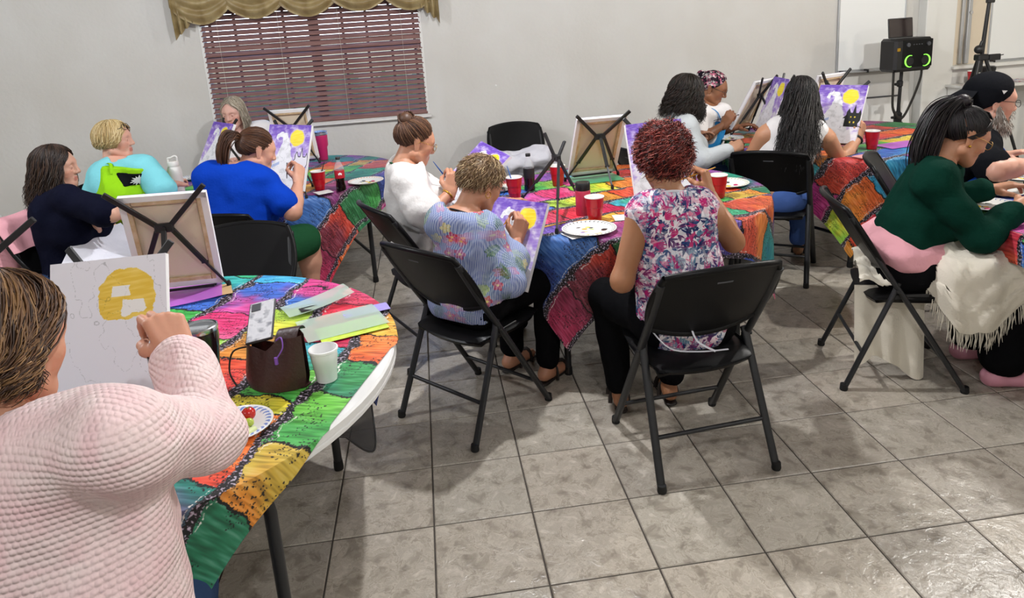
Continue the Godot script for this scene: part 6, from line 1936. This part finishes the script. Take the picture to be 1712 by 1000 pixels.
	plate(tab(1218, 233), 0.11, "paper paint plate before the person in the headscarf", 8, true)
	plate(tab(1243, 213), 0.11, "white paper plate under the slanting canvas", 9, false)
	turned("paint_cup", "small orange paint pot beside the narrow violet canvas", "paint pot", tab(1288, 222), [["body", [Vector2(0, 0), Vector2(0.028, 0), Vector2(0.03, 0.003), Vector2(0.034, 0.075), Vector2(0.036, 0.08), Vector2(0.033, 0.08), Vector2(0.028, 0.01), Vector2(0, 0.01)], mat("orange_pot", hexc("e08a2c"), 0.45)]])
	# ---- table of the bearded person
	plate(tab(1672, 322), 0.115, "white paper plate with blue rim before the blue apron", 10, false)
	plate(tab(1690, 306) + Vector3(0.1, 0, -0.06), 0.10, "striped paper plate on the bearded person's table", 11, false)
	plate(tab(1655, 346), 0.12, "paper plate with paint scribbles by the green sleeve", 12, true)
	red_cup("red party cup on the ledge behind the black cap", Vector3(5.47, 0.87, -2.86))
	# ---- seated things
	wall_jacket()
	pink_garment()
	shawl()

func plate(at: Vector3, r: float, label: String, sd: int, paint: bool) -> void:
	var t := thing("paper_plate", label, "plate", at, sd * 0.7, "paper plates used as palettes")
	var mb := MB.new()
	var prof := [Vector2(0, 0.0), Vector2(r * 0.66, 0.0), Vector2(r * 0.80, 0.010), Vector2(r, 0.014), Vector2(r, 0.0155), Vector2(r * 0.79, 0.0115), Vector2(r * 0.65, 0.0015), Vector2(0, 0.0015)]
	lathe(mb, prof, 40)
	for k in mb.v.size(): mb.t[k] = Vector2(0.5 + mb.v[k].x / r * 0.49, 0.5 + mb.v[k].z / r * 0.49)
	if not M.has("plate_%d" % (sd % 4)):
		var m := mat("plate_%d" % (sd % 4), Color.WHITE, 0.5)
		m.albedo_texture = paper_plate_print(sd, [hexc("3a5aa8"), hexc("2b2b2b"), hexc("7a8a3a"), hexc("e08a2c")][sd % 4])
	obj("dish", mb, M["plate_%d" % (sd % 4)], t)
	if paint:
		for k in 4:
			mb = MB.new()
			blob(mb, Vector3(cos(k * 1.7 + sd) * r * 0.4, 0.002, sin(k * 1.7 + sd) * r * 0.4), 0.016, 8, Vector3(1.0, 0.28, 0.8))
			obj("paint_blob", mb, [M.bristle_yellow, M.paper, M.label_black, M.pink_tumbler][k], t)

func flask(at: Vector3) -> void:
	var t := turned("water_flask", "white insulated flask with a carrying loop", "flask", at, [
		["body", [Vector2(0, 0), Vector2(0.041, 0), Vector2(0.044, 0.004), Vector2(0.044, 0.165), Vector2(0.038, 0.19), Vector2(0.031, 0.198)], M.white_flask],
		["lid", [Vector2(0.034, 0.198), Vector2(0.0345, 0.2), Vector2(0.0345, 0.226), Vector2(0.032, 0.23), Vector2(0, 0.23)], M.white_flask]])
	var mb := MB.new()
	tube(mb, smooth_path([Vector3(-0.027, 0.226, 0), Vector3(-0.028, 0.250, 0), Vector3(-0.010, 0.252, 0.0), Vector3(0.012, 0.262, 0), Vector3(0.028, 0.255, 0), Vector3(0.027, 0.226, 0)], 4), [0.006], 8)
	obj("loop", mb, M.white_flask, t)

func phone(called: String, label: String, at: Vector3, turn: float, m: Material) -> void:
	var t := thing(called, label, "phone", at, turn)
	var mb := MB.new(); box(mb, Transform3D(Basis(), Vector3(0, 0.005, 0)), Vector3(0.155, 0.009, 0.077), 0.003); obj("case", mb, m, t)
	mb = MB.new(); box(mb, Transform3D(Basis(), Vector3(0.05, 0.0105, 0.016)), Vector3(0.032, 0.002, 0.032), 0.001); obj("camera_plate", mb, m, t)

func handbag(lt: Material) -> void:
	var at := tab(462, 648) + Vector3(0.0, 0, -0.03)
	var t := thing("handbag", "dark brown leather handbag standing open on the cloth", "handbag", at, -0.42)
	var mb := MB.new()
	for s in [1.0, -1.0]:         # front and back panels that lean together and sag
		sheet(mb, func(u: float, v: float) -> Vector3:
			var x := (u - 0.5) * lerpf(0.205, 0.180, v) * (0.90 + 0.10 * minf(v * 5.0, 1.0))
			var bul := 0.050 * pow(sin(PI * u), 0.7) * (1.0 - 0.70 * v) + 0.010 + 0.004 * sin(u * 17.0) * v
			return Vector3(x + 0.012 * v, v * (0.112 + 0.045 * smoothstep(0.35, 0.9, u) + 0.006 * sin(u * 11.0 + s)), s * bul), 18, 12, 0.003 * s)
	sheet(mb, func(u: float, v: float) -> Vector3: return Vector3((u - 0.5) * 0.20, 0.002, (v - 0.5) * 2.0 * (0.045 * sin(PI * u) + 0.012)), 16, 6, 0.002)
	obj("body", mb, lt, t)
	mb = MB.new()
	sheet(mb, func(u: float, v: float) -> Vector3: return Vector3(lerpf(0.015, 0.088, u), 0.128 + 0.028 * sin(v * 2.6) + 0.016 * u, 0.012 - v * 0.05), 8, 8, 0.003)
	obj("top_flap", mb, lt, t)
	mb = MB.new()
	tube(mb, smooth_path([Vector3(-0.080, 0.105, 0.0), Vector3(-0.120, 0.095, 0.02), Vector3(-0.13, 0.04, 0.035), Vector3(-0.10, 0.006, 0.05)], 5), [0.0026], 6)
	obj("strap", mb, M.leather_black, t)
	mat("purple_cord", hexc("7a4aa8"), 0.6)
	mb = MB.new()
	tube(mb, smooth_path([Vector3(0.030, 0.140, 0.02), Vector3(0.05, 0.152, 0.025), Vector3(0.062, 0.13, 0.04), Vector3(0.05, 0.105, 0.055)], 4), [0.0022], 6)
	lathe(mb, [Vector2(0, 0), Vector2(0.005, 0), Vector2(0.005, 0.02), Vector2(0, 0.02)], 8, Transform3D(Basis(), Vector3(0.048, 0.088, 0.056)))
	obj("purple_key_cord", mb, M.purple_cord, t)
	var ph := thing("phone", "phone in a clear marbled case leaning out of the handbag", "phone", at + Vector3(-0.035, 0.130, -0.005), -0.36)
	ph.rotation.x = -1.05; ph.rotation.z = 0.35
	mb = MB.new(); box(mb, Transform3D(Basis(), Vector3(0, 0.07, 0)), Vector3(0.078, 0.150, 0.009), 0.003); obj("case", mb, M.black_lid, ph)
	var pm := mat("phone_marble", hexc("d9dade"), 0.15)
	pm.albedo_texture = noise_tex(0.02, 128, ramp([hexc("9a9ca4"), hexc("ffffff"), hexc("f0f0f4")]), false, 1, 3, 80, 20.0); tri_tex(pm, 8.0)
	mb = MB.new(); box(mb, Transform3D(Basis(), Vector3(0, 0.07, 0.005)), Vector3(0.071, 0.143, 0.002), 0.001); obj("back_glass", mb, pm, ph)
	mb = MB.new(); box(mb, Transform3D(Basis(), Vector3(-0.016, 0.122, 0.0065)), Vector3(0.028, 0.028, 0.003), 0.001); obj("camera_plate", mb, M.easel_grey, ph)

func fruit_plate(at: Vector3) -> void:
	var t := thing("snack_plate", "paper plate with blue rim pattern holding fruit", "plate", at)
	var mb := MB.new()
	var r := 0.088
	lathe(mb, [Vector2(0, 0.0), Vector2(r * 0.66, 0.0), Vector2(r * 0.80, 0.010), Vector2(r, 0.014), Vector2(r, 0.0155), Vector2(r * 0.79, 0.0115), Vector2(r * 0.65, 0.0015), Vector2(0, 0.0015)], 40)
	for k in mb.v.size(): mb.t[k] = Vector2(0.5 + mb.v[k].x / r * 0.49, 0.5 + mb.v[k].z / r * 0.49)
	var m := mat("blue_rim_plate", Color.WHITE, 0.5)
	var im := Image.create(160, 160, false, Image.FORMAT_RGB8); im.fill(Color(0.9, 0.9, 0.9))
	for k in 30: stroke(im, Vector2(80, 80) + Vector2.from_angle(TAU * k / 30.0) * 60.0, Vector2(80, 80) + Vector2.from_angle(TAU * k / 30.0 + 0.16) * 72.0, 0.6, 3.0, hexc("6f86c4"))
	m.albedo_texture = img_tex(im)
	obj("dish", mb, m, t)
	mat("tomato", hexc("b8231c"), 0.2); mat("tomato_leaf", hexc("4a7a2a"), 0.7); mat("mango", hexc("e8b43c"), 0.4); mat("grape", hexc("a9bb4a"), 0.3); mat("celery", hexc("c9d39a"), 0.5)
	var y := 0.0025
	for q in [[Vector3(0.022, 0.018, -0.030), 0.018, "red cherry tomato at the plate's rim"], [Vector3(-0.018, 0.018, -0.040), 0.017, "red cherry tomato behind the yellow fruit cubes"]]:
		var f := thing("cherry_tomato", q[2], "tomato", at + Vector3(q[0].x, y, q[0].z), 0.0, "cherry tomatoes on the plate")
		mb = MB.new(); blob(mb, Vector3(0, q[1], 0), q[1], 14, Vector3(1, 0.95, 1)); obj("flesh", mb, M.tomato, f)
		mb = MB.new()
		for k in 5: tube(mb, [Vector3(0, q[1] * 1.93, 0), Vector3(cos(k * 1.26), 1.85 * q[1] / 0.008, sin(k * 1.26)) * 0.008], [0.0016, 0.0005], 5)
		obj("calyx", mb, M.tomato_leaf, f)
	for k in 4:
		mb = MB.new()
		var p := at + Vector3(-0.030 + 0.018 * (k % 2) - 0.006 * (k / 2), y + 0.009 + 0.0, -0.012 + 0.02 * (k / 2))
		box(mb, Transform3D(Basis.from_euler(Vector3(0.3 * k, 0.7 * k, 0.1)), p), Vector3(0.019, 0.017, 0.018), 0.003)
		tag(obj("fruit_cube", mb, M.mango), "yellow mango cube heaped on the snack plate", "fruit", "mango cubes on the plate")
	for k in 3:
		mb = MB.new(); blob(mb, at + Vector3(-0.004 + 0.017 * k, y + 0.0115, 0.004 - 0.006 * (k % 2)), 0.0112, 12, Vector3(1.1, 1, 1))
		tag(obj("grape", mb, M.grape), "green grape beside the mango cubes", "grape", "green grapes on the plate")
	for k in 2:
		mb = MB.new()
		var b := Basis(Vector3.UP, 0.75 + 0.12 * k)
		var pts := []
		for s in 9: pts.append(Vector2(cos(PI * s / 8.0) * 0.010, sin(PI * s / 8.0) * 0.007))
		for s in range(8, -1, -1): pts.append(Vector2(cos(PI * s / 8.0) * 0.0072, sin(PI * s / 8.0) * 0.0042 - 0.0006))
		prism(mb, pts, -0.04, 0.04, Transform3D(b * Basis(Vector3.UP, PI / 2), at + Vector3(-0.002 + 0.022 * k, y + 0.001, 0.034 + 0.014 * k)))
		tag(obj("celery_stick", mb, M.celery), "pale green celery stick lying across the snack plate", "celery", "celery sticks on the plate")

func net_pouch() -> void:
	var nm := mat("black_net", Color(0.10, 0.10, 0.11, 0.62), 0.8); nm.transparency = BaseMaterial3D.TRANSPARENCY_ALPHA
	var e := at_height(628, 648, 0.70); var w := at_height(574, 702, 0.70)
	var t := thing("net_pouch", "black see-through net pouch hanging under the table rim", "pouch", e.lerp(w, 0.5))
	var mb := MB.new()
	var dir := (w - e)
	var fn := func(u: float, v: float) -> Vector3:
		var top := e.lerp(w, u) + Vector3(-0.02, 0.0, -0.02)
		return top + Vector3(0.035 * sin(PI * u) * v, -v * (0.06 + 0.10 * sin(PI * clampf(u * 0.9 + 0.15, 0, 1))), 0.02 * sin(PI * u) * v)
	sheet(mb, fn, 12, 10, 0.001)
	obj("net", mb, nm, t, true)
	mb = MB.new()
	var pts := []
	for k in 8: pts.append(fn.call(0.0, k / 7.0))
	for k in range(1, 13): pts.append(fn.call(k / 12.0, 1.0))
	for k in range(6, -1, -1): pts.append(fn.call(1.0, k / 7.0))
	tube(mb, pts, [0.0028], 6)
	obj("binding", mb, M.black_lid, t, true)

func wall_jacket() -> void:
	var mb := MB.new()
	wrinkle.seed = 17; wrinkle.frequency = 5.0
	nets(mb, [cap(Vector3(1.04, 0.52, -2.60), Vector3(1.40, 0.52, -2.60), 0.09, 0.09, 0.08), cap(Vector3(1.05, 0.56, -2.50), Vector3(1.36, 0.58, -2.52), 0.08, 0.07, 0.08), cap(Vector3(1.1, 0.59, -2.56), Vector3(1.34, 0.60, -2.56), 0.08, 0.08, 0.08)], 0.02, [[Vector3(0, 0.458, 0), Vector3.DOWN]], 0.05)
	tag(obj("jacket", mb, M.white_apron), "white jacket heaped on the folding chair by the wall", "jacket")

func pink_garment() -> void:
	# hangs over the back of the chair of the person in navy
	var xf := Transform3D(Basis(Vector3.UP, yaw_to(Vector2(0.93, 0.36))), Vector3(-1.50, 0, -0.80))
	var t := thing("jacket", "pale pink garment hung over a folding chair back", "jacket", xf.origin)
	var mb := MB.new()
	sheet(mb, func(u: float, v: float) -> Vector3:
		var x := lerpf(-0.20, 0.245, u)
		var fold := 0.014 * sin(u * 15.0) * clampf(absf(v - 0.4) * 3.0, 0, 1)
		var s := (v - 0.35) * 0.62
		var p := Vector3(x, 0, 0)
		if s < 0: p += Vector3(0, 0.862 + s * 0.8, 0.276 + s * 0.46 - 0.005) + Vector3(0, 0, -fold)
		else: p += Vector3(0.02 * v, 0.862 - s * (0.95 + 0.12 * sin(u * 4.0)), 0.306 + 0.02 * sin(u * 7.0) + fold)
		return xf * p, 26, 20, 0.005)
	obj("cloth", mb, M.pink_cloth, t, true)
	mb = MB.new()
	tube(mb, smooth_path([xf * Vector3(0.245, 0.80, 0.27), xf * Vector3(0.262, 0.70, 0.25), xf * Vector3(0.258, 0.56, 0.24)], 4), [0.008], 6, true, Vector2(1, 0.3))
	obj("strap", mb, M.pink_cloth, t, true)

func shawl() -> void:
	var fw := Vector3(0.95, 0, 0.31).normalized(); var rt := Vector3(-fw.z, 0, fw.x)
	var H := Vector3(2.50, 0, 0.385)
	var t := thing("shawl", "cream woven shawl with long fringe spread over lap and seat", "shawl", H)
	var f := FastNoiseLite.new(); f.seed = 4; f.frequency = 1.0
	var mb := MB.new()
	var fn := func(u: float, v: float) -> Vector3:
		var a := lerpf(-0.19, 0.42, u)
		var fr := smoothstep(0.05, 0.17, a)          # before the chair post the cloth falls down the side, behind it the cloth heaps on the seat
		var out := 0.03 + lerpf(0.15, 0.225, fr) * minf(v / lerpf(0.9, 0.40, fr), 1.0)
		var y := lerpf(0.60 - 0.11 * v, 0.668 - 0.05 * minf(v / 0.4, 1.0) - maxf(0.0, v - 0.38) * (0.30 + 0.22 * smoothstep(0.2, 0.55, u) - 0.25 * smoothstep(0.75, 1.0, u)), fr)
		var n := 0.030 * f.get_noise_2d(u * 8.0 + v * 5.0, v * 3.0) + 0.014 * sin(u * 26.0 + v * 9.0 + 3.0 * sin(v * 4.0)) * clampf(v * 1.6, 0, 1)
		return H + fw * (a + 0.03 * v * u) + rt * (out + n * fr + 0.03 * fr * sin(PI * clampf(v, 0, 1))) + Vector3(0, y + n, 0)
	sheet(mb, fn, 34, 26, 0.005)
	obj("cloth", mb, M.cream_shawl, t, true)
	mb = MB.new()
	var r := RandomNumberGenerator.new(); r.seed = 3
	for k in 90:
		var u := 0.42 + 0.58 * k / 89.0
		var p: Vector3 = fn.call(u, 1.0)
		var d := Vector3(r.randf_range(-0.015, 0.015), -r.randf_range(0.06, 0.10), r.randf_range(-0.015, 0.015))
		strand(mb, [p, p + d * 0.35 + rt * 0.004, p + d * 0.7, p + d], 0.0024, Color.WHITE)
	for k in 60:
		var v := 0.35 + 0.65 * k / 59.0
		var p: Vector3 = fn.call(1.0, v)
		var d := fw * r.randf_range(0.02, 0.045) + Vector3(r.randf_range(-0.01, 0.01), -r.randf_range(0.02, 0.06), r.randf_range(-0.01, 0.01))
		strand(mb, [p, p + d * 0.4, p + d * 0.8 + Vector3(0, -0.01, 0), p + d + Vector3(0, -0.02, 0)], 0.0022, Color.WHITE)
	obj("fringe", mb, M.cream_shawl, t, true)
	mb = MB.new()      # the other end falls behind the seat
	sheet(mb, func(u: float, v: float) -> Vector3:
		return H + fw * (lerpf(-0.19, 0.10, u) + 0.02 * v) + rt * (0.10 + 0.018 * sin(u * 16.0) * v) + Vector3(0, 0.452 - (0.40 - 0.05 * sin(u * 5.0)) * v, 0), 24, 14, 0.005)
	obj("shawl_end", mb, M.cream_shawl, t, true)

# ------------------------------------------------------------------ the end of the room by the whiteboards
func corner() -> void:
	var wb := mat("whiteboard_face", hexc("e9ebea"), 0.25)
	var al := mat("aluminium", hexc("b4b6b8"), 0.4, 0.6)
	for q in [[4.276, 4.93, 1.054, "whiteboard on the wall behind the speaker stand"], [5.80, 7.3, 1.045, "whiteboard on the wall behind the camera tripod"]]:
		var t := thing("whiteboard", q[3], "whiteboard", Vector3(q[0], q[2], WALL_Z))
		var w: float = q[1] - q[0]
		var mb := MB.new(); box(mb, Transform3D(Basis(), Vector3(w / 2, 0.6, 0.012)), Vector3(w, 1.2, 0.014), 0.002); obj("board", mb, wb, t)
		mb = MB.new()
		for s in [0.0, w]: box(mb, Transform3D(Basis(), Vector3(s, 0.6, 0.014)), Vector3(0.016, 1.216, 0.024), 0.003)
		for s in [0.0, 1.2]: box(mb, Transform3D(Basis(), Vector3(w / 2, s, 0.014)), Vector3(w, 0.018, 0.024), 0.003)
		obj("frame", mb, al, t)
		mb = MB.new(); box(mb, Transform3D(Basis(), Vector3(w / 2, -0.012, 0.045)), Vector3(w, 0.012, 0.06), 0.003); obj("pen_tray", mb, al, t)
		for s in [0.03, w * 0.42]:
			mb = MB.new(); box(mb, Transform3D(Basis(), Vector3(s, -0.008, 0.045)), Vector3(0.022, 0.03, 0.064), 0.003); obj("tray_clip", mb, M.black_lid, t)
	# pilaster, ledge and panelled dado
	var cream := mat("cream_panel", hexc("d8cbb6"), 0.8); var white := mat("white_dado", hexc("dcdcd8"), 0.6)
	var mb := MB.new(); box(mb, Transform3D(Basis(), Vector3(5.22, CEIL / 2, WALL_Z + 0.06)), Vector3(0.30, CEIL, 0.12), 0.006); struct("trim_1", mb, white, "pale pilaster beside the whiteboard")
	mb = MB.new(); box(mb, Transform3D(Basis(), Vector3(6.45, 1.88, WALL_Z + 0.008)), Vector3(2.16, 1.70, 0.016), 0.002); struct("trim_2", mb, cream, "cream wall panel above the ledge")
	mb = MB.new(); box(mb, Transform3D(Basis(), Vector3(6.45, 1.018, WALL_Z + 0.08)), Vector3(2.2, 0.03, 0.16), 0.004); struct("trim_3", mb, white, "white ledge capping the dado")
	mb = MB.new(); box(mb, Transform3D(Basis(), Vector3(6.45, 0.50, WALL_Z + 0.05)), Vector3(2.16, 1.0, 0.10), 0.004); struct("trim_4", mb, white, "white panelled dado below the ledge")
	var tr := thing("wall_track", "vertical aluminium slotted track on the cream panel", "track", Vector3(5.53, 1.04, WALL_Z + 0.016))
	mb = MB.new(); box(mb, Transform3D(Basis(), Vector3(-0.03, 0.8, 0.012)), Vector3(0.03, 1.6, 0.024), 0.003); box(mb, Transform3D(Basis(), Vector3(0.03, 0.8, 0.018)), Vector3(0.04, 1.6, 0.036), 0.004); obj("rail", mb, al, tr)
	mb = MB.new(); tube(mb, [Vector3(0.03, 0.47, 0.034), Vector3(0.03, 0.47, 0.05)], [0.016], 12); obj("latch", mb, M.chrome, tr)
	# a folded white table leaning on the wall under the board
	var lt := thing("folded_table", "white folded table leaning against the wall below the whiteboard", "table", Vector3(4.56, 0, -2.94))
	mb = MB.new(); box(mb, Transform3D(Basis(Vector3.RIGHT, -0.13), Vector3(0, 0.468, -0.06)), Vector3(0.82, 0.92, 0.045), 0.012); obj("top_panel", mb, M.white_table, lt)
	mb = MB.new(); tube(mb, [Vector3(-0.3, 0.12, 0.012), Vector3(-0.3, 0.8, -0.075), Vector3(0.3, 0.8, -0.075), Vector3(0.3, 0.12, 0.012)], [0.011], 8); obj("folded_leg", mb, M.easel_grey, lt)
	# shelf under the ledge with cups and a sheet
	var sh := thing("side_shelf", "narrow white side shelf behind the black cap", "shelf", Vector3(5.75, 0, -2.84))
	mb = MB.new(); box(mb, Transform3D(Basis(), Vector3(0, 0.855, 0)), Vector3(0.9, 0.025, 0.32), 0.004); obj("board", mb, M.white_trim, sh)
	for s in [-0.42, 0.42]:
		mb = MB.new(); box(mb, Transform3D(Basis(), Vector3(s, 0.42, 0)), Vector3(0.02, 0.845, 0.28), 0.003); obj("side_panel", mb, M.white_trim, sh)
	turned("canister", "black lidded canister on the side shelf", "canister", Vector3(5.62, 0.8685, -2.86), [["body", [Vector2(0, 0), Vector2(0.055, 0), Vector2(0.058, 0.005), Vector2(0.058, 0.12)], M.easel_black], ["lid", [Vector2(0.062, 0.12), Vector2(0.062, 0.145), Vector2(0.05, 0.155), Vector2(0, 0.155)], M.black_lid]])
	var flo := mat("floral_sheet", hexc("e6e2e2"), 0.6); flo.albedo_texture = brush_print([hexc("c8436a"), hexc("d88aa0"), hexc("7a9ad0")], hexc("f4f2f2"), 128, 30, 6, 16, 2.4, 91)
	sheet_paper("poster", "floral printed sheet on the far side table", "sheet", Vector3(5.98, 0.8690, -2.85), 0.30, 0.24, 0.0, flo)
	var st := thing("side_table", "white side table with a black edge beyond the bearded person", "table", Vector3(5.25, 0, -0.85))
	mb = MB.new(); box(mb, Transform3D(Basis(), Vector3(0.1, 0.725, 0)), Vector3(1.1, 0.03, 0.6), 0.004); obj("top", mb, M.white_table, st)
	mb = MB.new(); box(mb, Transform3D(Basis(), Vector3(0.1, 0.708, 0)), Vector3(1.11, 0.016, 0.61), 0.004); obj("edge_band", mb, M.black_lid, st)
	for s in [[-0.4, -0.25], [0.6, -0.25], [-0.4, 0.25], [0.6, 0.25]]:
		mb = MB.new(); tube(mb, [Vector3(s[0], 0, s[1]), Vector3(s[0], 0.70, s[1])], [0.014], 8); obj("leg", mb, M.black_metal, st)
	sheet_paper("poster", "pale blue and yellow sheet on the white side table", "sheet", Vector3(5.05, 0.741, -0.85), 0.35, 0.3, 0.2, mat("pale_sheet", hexc("c8d8e8"), 0.6))
	speaker()
	tripod()

func speaker() -> void:
	var p := Vector3(4.568, 0, -2.60)
	var t := thing("speaker_stand", "black tripod stand carrying the lit speaker", "stand", p)
	var mb := MB.new(); tube(mb, [Vector3(0, 0.10, 0), Vector3(0, 0.72, 0)], [0.019], 14); obj("lower_pole", mb, M.easel_black, t)
	mb = MB.new(); tube(mb, [Vector3(0, 0.70, 0), Vector3(0.01, 1.066, 0)], [0.0145], 14); obj("upper_pole", mb, M.easel_black, t)
	for k in 3:
		var d := Vector3(cos(TAU * k / 3.0 + 0.4), 0, sin(TAU * k / 3.0 + 0.4))
		mb = MB.new(); tube(mb, [Vector3(0, 0.62, 0) + d * 0.03, d * 0.36 + Vector3(0, 0.015, 0)], [0.011], 8); tube(mb, [Vector3(0, 0.2, 0) + d * 0.02, d * 0.22 + Vector3(0, 0.26, 0)], [0.007], 8); obj("leg", mb, M.easel_black, t)
	mb = MB.new(); lathe(mb, [Vector2(0.019, 0.56), Vector2(0.034, 0.57), Vector2(0.034, 0.70), Vector2(0.02, 0.715)], 14); tube(mb, [Vector3(0, 0.66, 0), Vector3(-0.07, 0.67, 0.02)], [0.012], 8); obj("collar", mb, M.easel_black, t)
	mb = MB.new(); lathe(mb, [Vector2(0.016, 0.93), Vector2(0.026, 0.94), Vector2(0.026, 0.98), Vector2(0.016, 0.99)], 14); tube(mb, [Vector3(0, 0.96, 0), Vector3(-0.06, 0.96, 0.03)], [0.013], 8); obj("clamp_knob", mb, M.easel_black, t)
	# speaker box
	var s := thing("speaker", "black boombox speaker with glowing green rings", "speaker", Vector3(4.605, 1.068, -2.60), 0.10)
	mb = MB.new(); box(mb, Transform3D(Basis(), Vector3(0, 0.14, 0)), Vector3(0.375, 0.28, 0.20), 0.022); obj("cabinet", mb, M.easel_black, s)
	mb = MB.new(); box(mb, Transform3D(Basis(), Vector3(0.03, 0.15, 0.098)), Vector3(0.30, 0.23, 0.012), 0.005); obj("front_panel", mb, M.black_plastic, s)
	var gl := mat("led_green", hexc("7ae04a"), 0.4); gl.emission_enabled = true; gl.emission = hexc("8cff50"); gl.emission_energy_multiplier = 1.3
	for g in [-1.0, 1.0]:
		mb = MB.new()
		var pts := []; var rr := []
		for k in 19:
			var an := lerpf(-1.9, 1.9, k / 18.0)
			pts.append(Vector3(0.03 + g * (0.073 + 0.048 * cos(an)), 0.088 + 0.048 * sin(an), 0.107)); rr.append(0.002 + 0.0045 * sin(PI * k / 18.0))
		tube(mb, pts, rr, 8)
		obj("led_ring", mb, gl, s)
		mb = MB.new(); lathe(mb, [Vector2(0.0, 0.0), Vector2(0.036, 0.0), Vector2(0.034, 0.006), Vector2(0.012, 0.002), Vector2(0.0, 0.006)], 20, Transform3D(Basis(Vector3.RIGHT, PI / 2), Vector3(0.03 + g * 0.073, 0.088, 0.104))); obj("cone", mb, M.rubber, s)
		mb = MB.new(); lathe(mb, [Vector2(0, 0), Vector2(0.018, 0), Vector2(0.017, 0.012), Vector2(0, 0.012)], 16, Transform3D(Basis(Vector3.RIGHT, PI / 2), Vector3(0.03 + g * 0.10, 0.225, 0.103))); obj("knob", mb, M.easel_grey, s)
	for k in 4:
		mb = MB.new(); box(mb, Transform3D(Basis(), Vector3(-0.012 + k * 0.026, 0.225, 0.105)), Vector3(0.012, 0.008, 0.004), 0.001); obj("button", mb, M.easel_grey, s)
	mb = MB.new(); box(mb, Transform3D(Basis(), Vector3(-0.155, 0.19, 0.1)), Vector3(0.03, 0.03, 0.008), 0.002); obj("badge", mb, M.gold, s)
	mb = MB.new(); tube(mb, smooth_path([Vector3(-0.16, 0.0, 0.06), Vector3(-0.165, -0.15, 0.07), Vector3(-0.15, -0.32, 0.07), Vector3(-0.06, -0.40, 0.07), Vector3(0.03, -0.26, 0.07), Vector3(0.10, -0.08, 0.07), Vector3(0.12, 0.0, 0.06)], 5), [0.013], 6, true, Vector2(1.0, 0.25), Vector3.BACK); obj("strap", mb, M.leather_black, s)
	var tb := thing("tablet", "dark tablet screen propped on top of the speaker", "tablet", Vector3(4.55, 1.349, -2.60), 0.10)
	mb = MB.new(); box(mb, Transform3D(Basis(Vector3.RIGHT, -0.12), Vector3(0, 0.085, -0.01)), Vector3(0.245, 0.165, 0.012), 0.005); obj("case", mb, M.easel_black, tb)
	mb = MB.new(); box(mb, Transform3D(Basis(Vector3.RIGHT, -0.12), Vector3(0, 0.0858, -0.0035)), Vector3(0.228, 0.148, 0.002), 0.0); obj("screen", mb, M.dark_glass, tb)

func tripod() -> void:
	var b := Vector3(5.00, 0, -2.2)
	var t := thing("camera_tripod", "tall black camera tripod in front of the second whiteboard", "tripod", b)
	var mb := MB.new(); tube(mb, [Vector3(-0.01, 1.05, 0), Vector3(0.0, 1.32, 0), Vector3(0.025, 1.72, 0)], [0.014, 0.016, 0.013], 12); obj("mast", mb, M.easel_black, t)
	for k in 3:
		var d := Vector3(cos(TAU * k / 3.0 + 0.5), 0, sin(TAU * k / 3.0 + 0.5))
		mb = MB.new(); tube(mb, [Vector3(-0.01, 1.16, 0) + d * 0.03, Vector3(0, 0.62, 0) + d * 0.22, d * 0.42 + Vector3(0, 0.01, 0)], [0.014, 0.013, 0.010], 8); obj("leg", mb, M.easel_black, t)
	mb = MB.new(); box(mb, Transform3D(Basis(), Vector3(-0.01, 1.17, 0)), Vector3(0.09, 0.05, 0.07), 0.008); obj("spider", mb, M.easel_black, t)
	mb = MB.new(); box(mb, Transform3D(Basis(), Vector3(0.10, 1.165, 0.01)), Vector3(0.10, 0.05, 0.03), 0.006); tube(mb, [Vector3(0.14, 1.175, 0.01), Vector3(0.18, 1.18, 0.01)], [0.004], 6); obj("plate", mb, M.easel_black, t)
	mb = MB.new(); blob(mb, Vector3(-0.045, 1.235, 0.01), 0.035, 12); tube(mb, [Vector3(-0.045, 1.235, 0.01), Vector3(-0.02, 1.30, 0.01)], [0.012], 8); obj("ball_head", mb, M.easel_black, t)
	mb = MB.new(); box(mb, Transform3D(Basis(), Vector3(0.028, 1.62, 0)), Vector3(0.06, 0.045, 0.04), 0.006); obj("top_clamp", mb, M.easel_black, t)

func _ready() -> void:
	rng.seed = 5
	materials()
	look()
	room()
	chairs()
	tables()
	easels()
	people()
	items()
	corner()
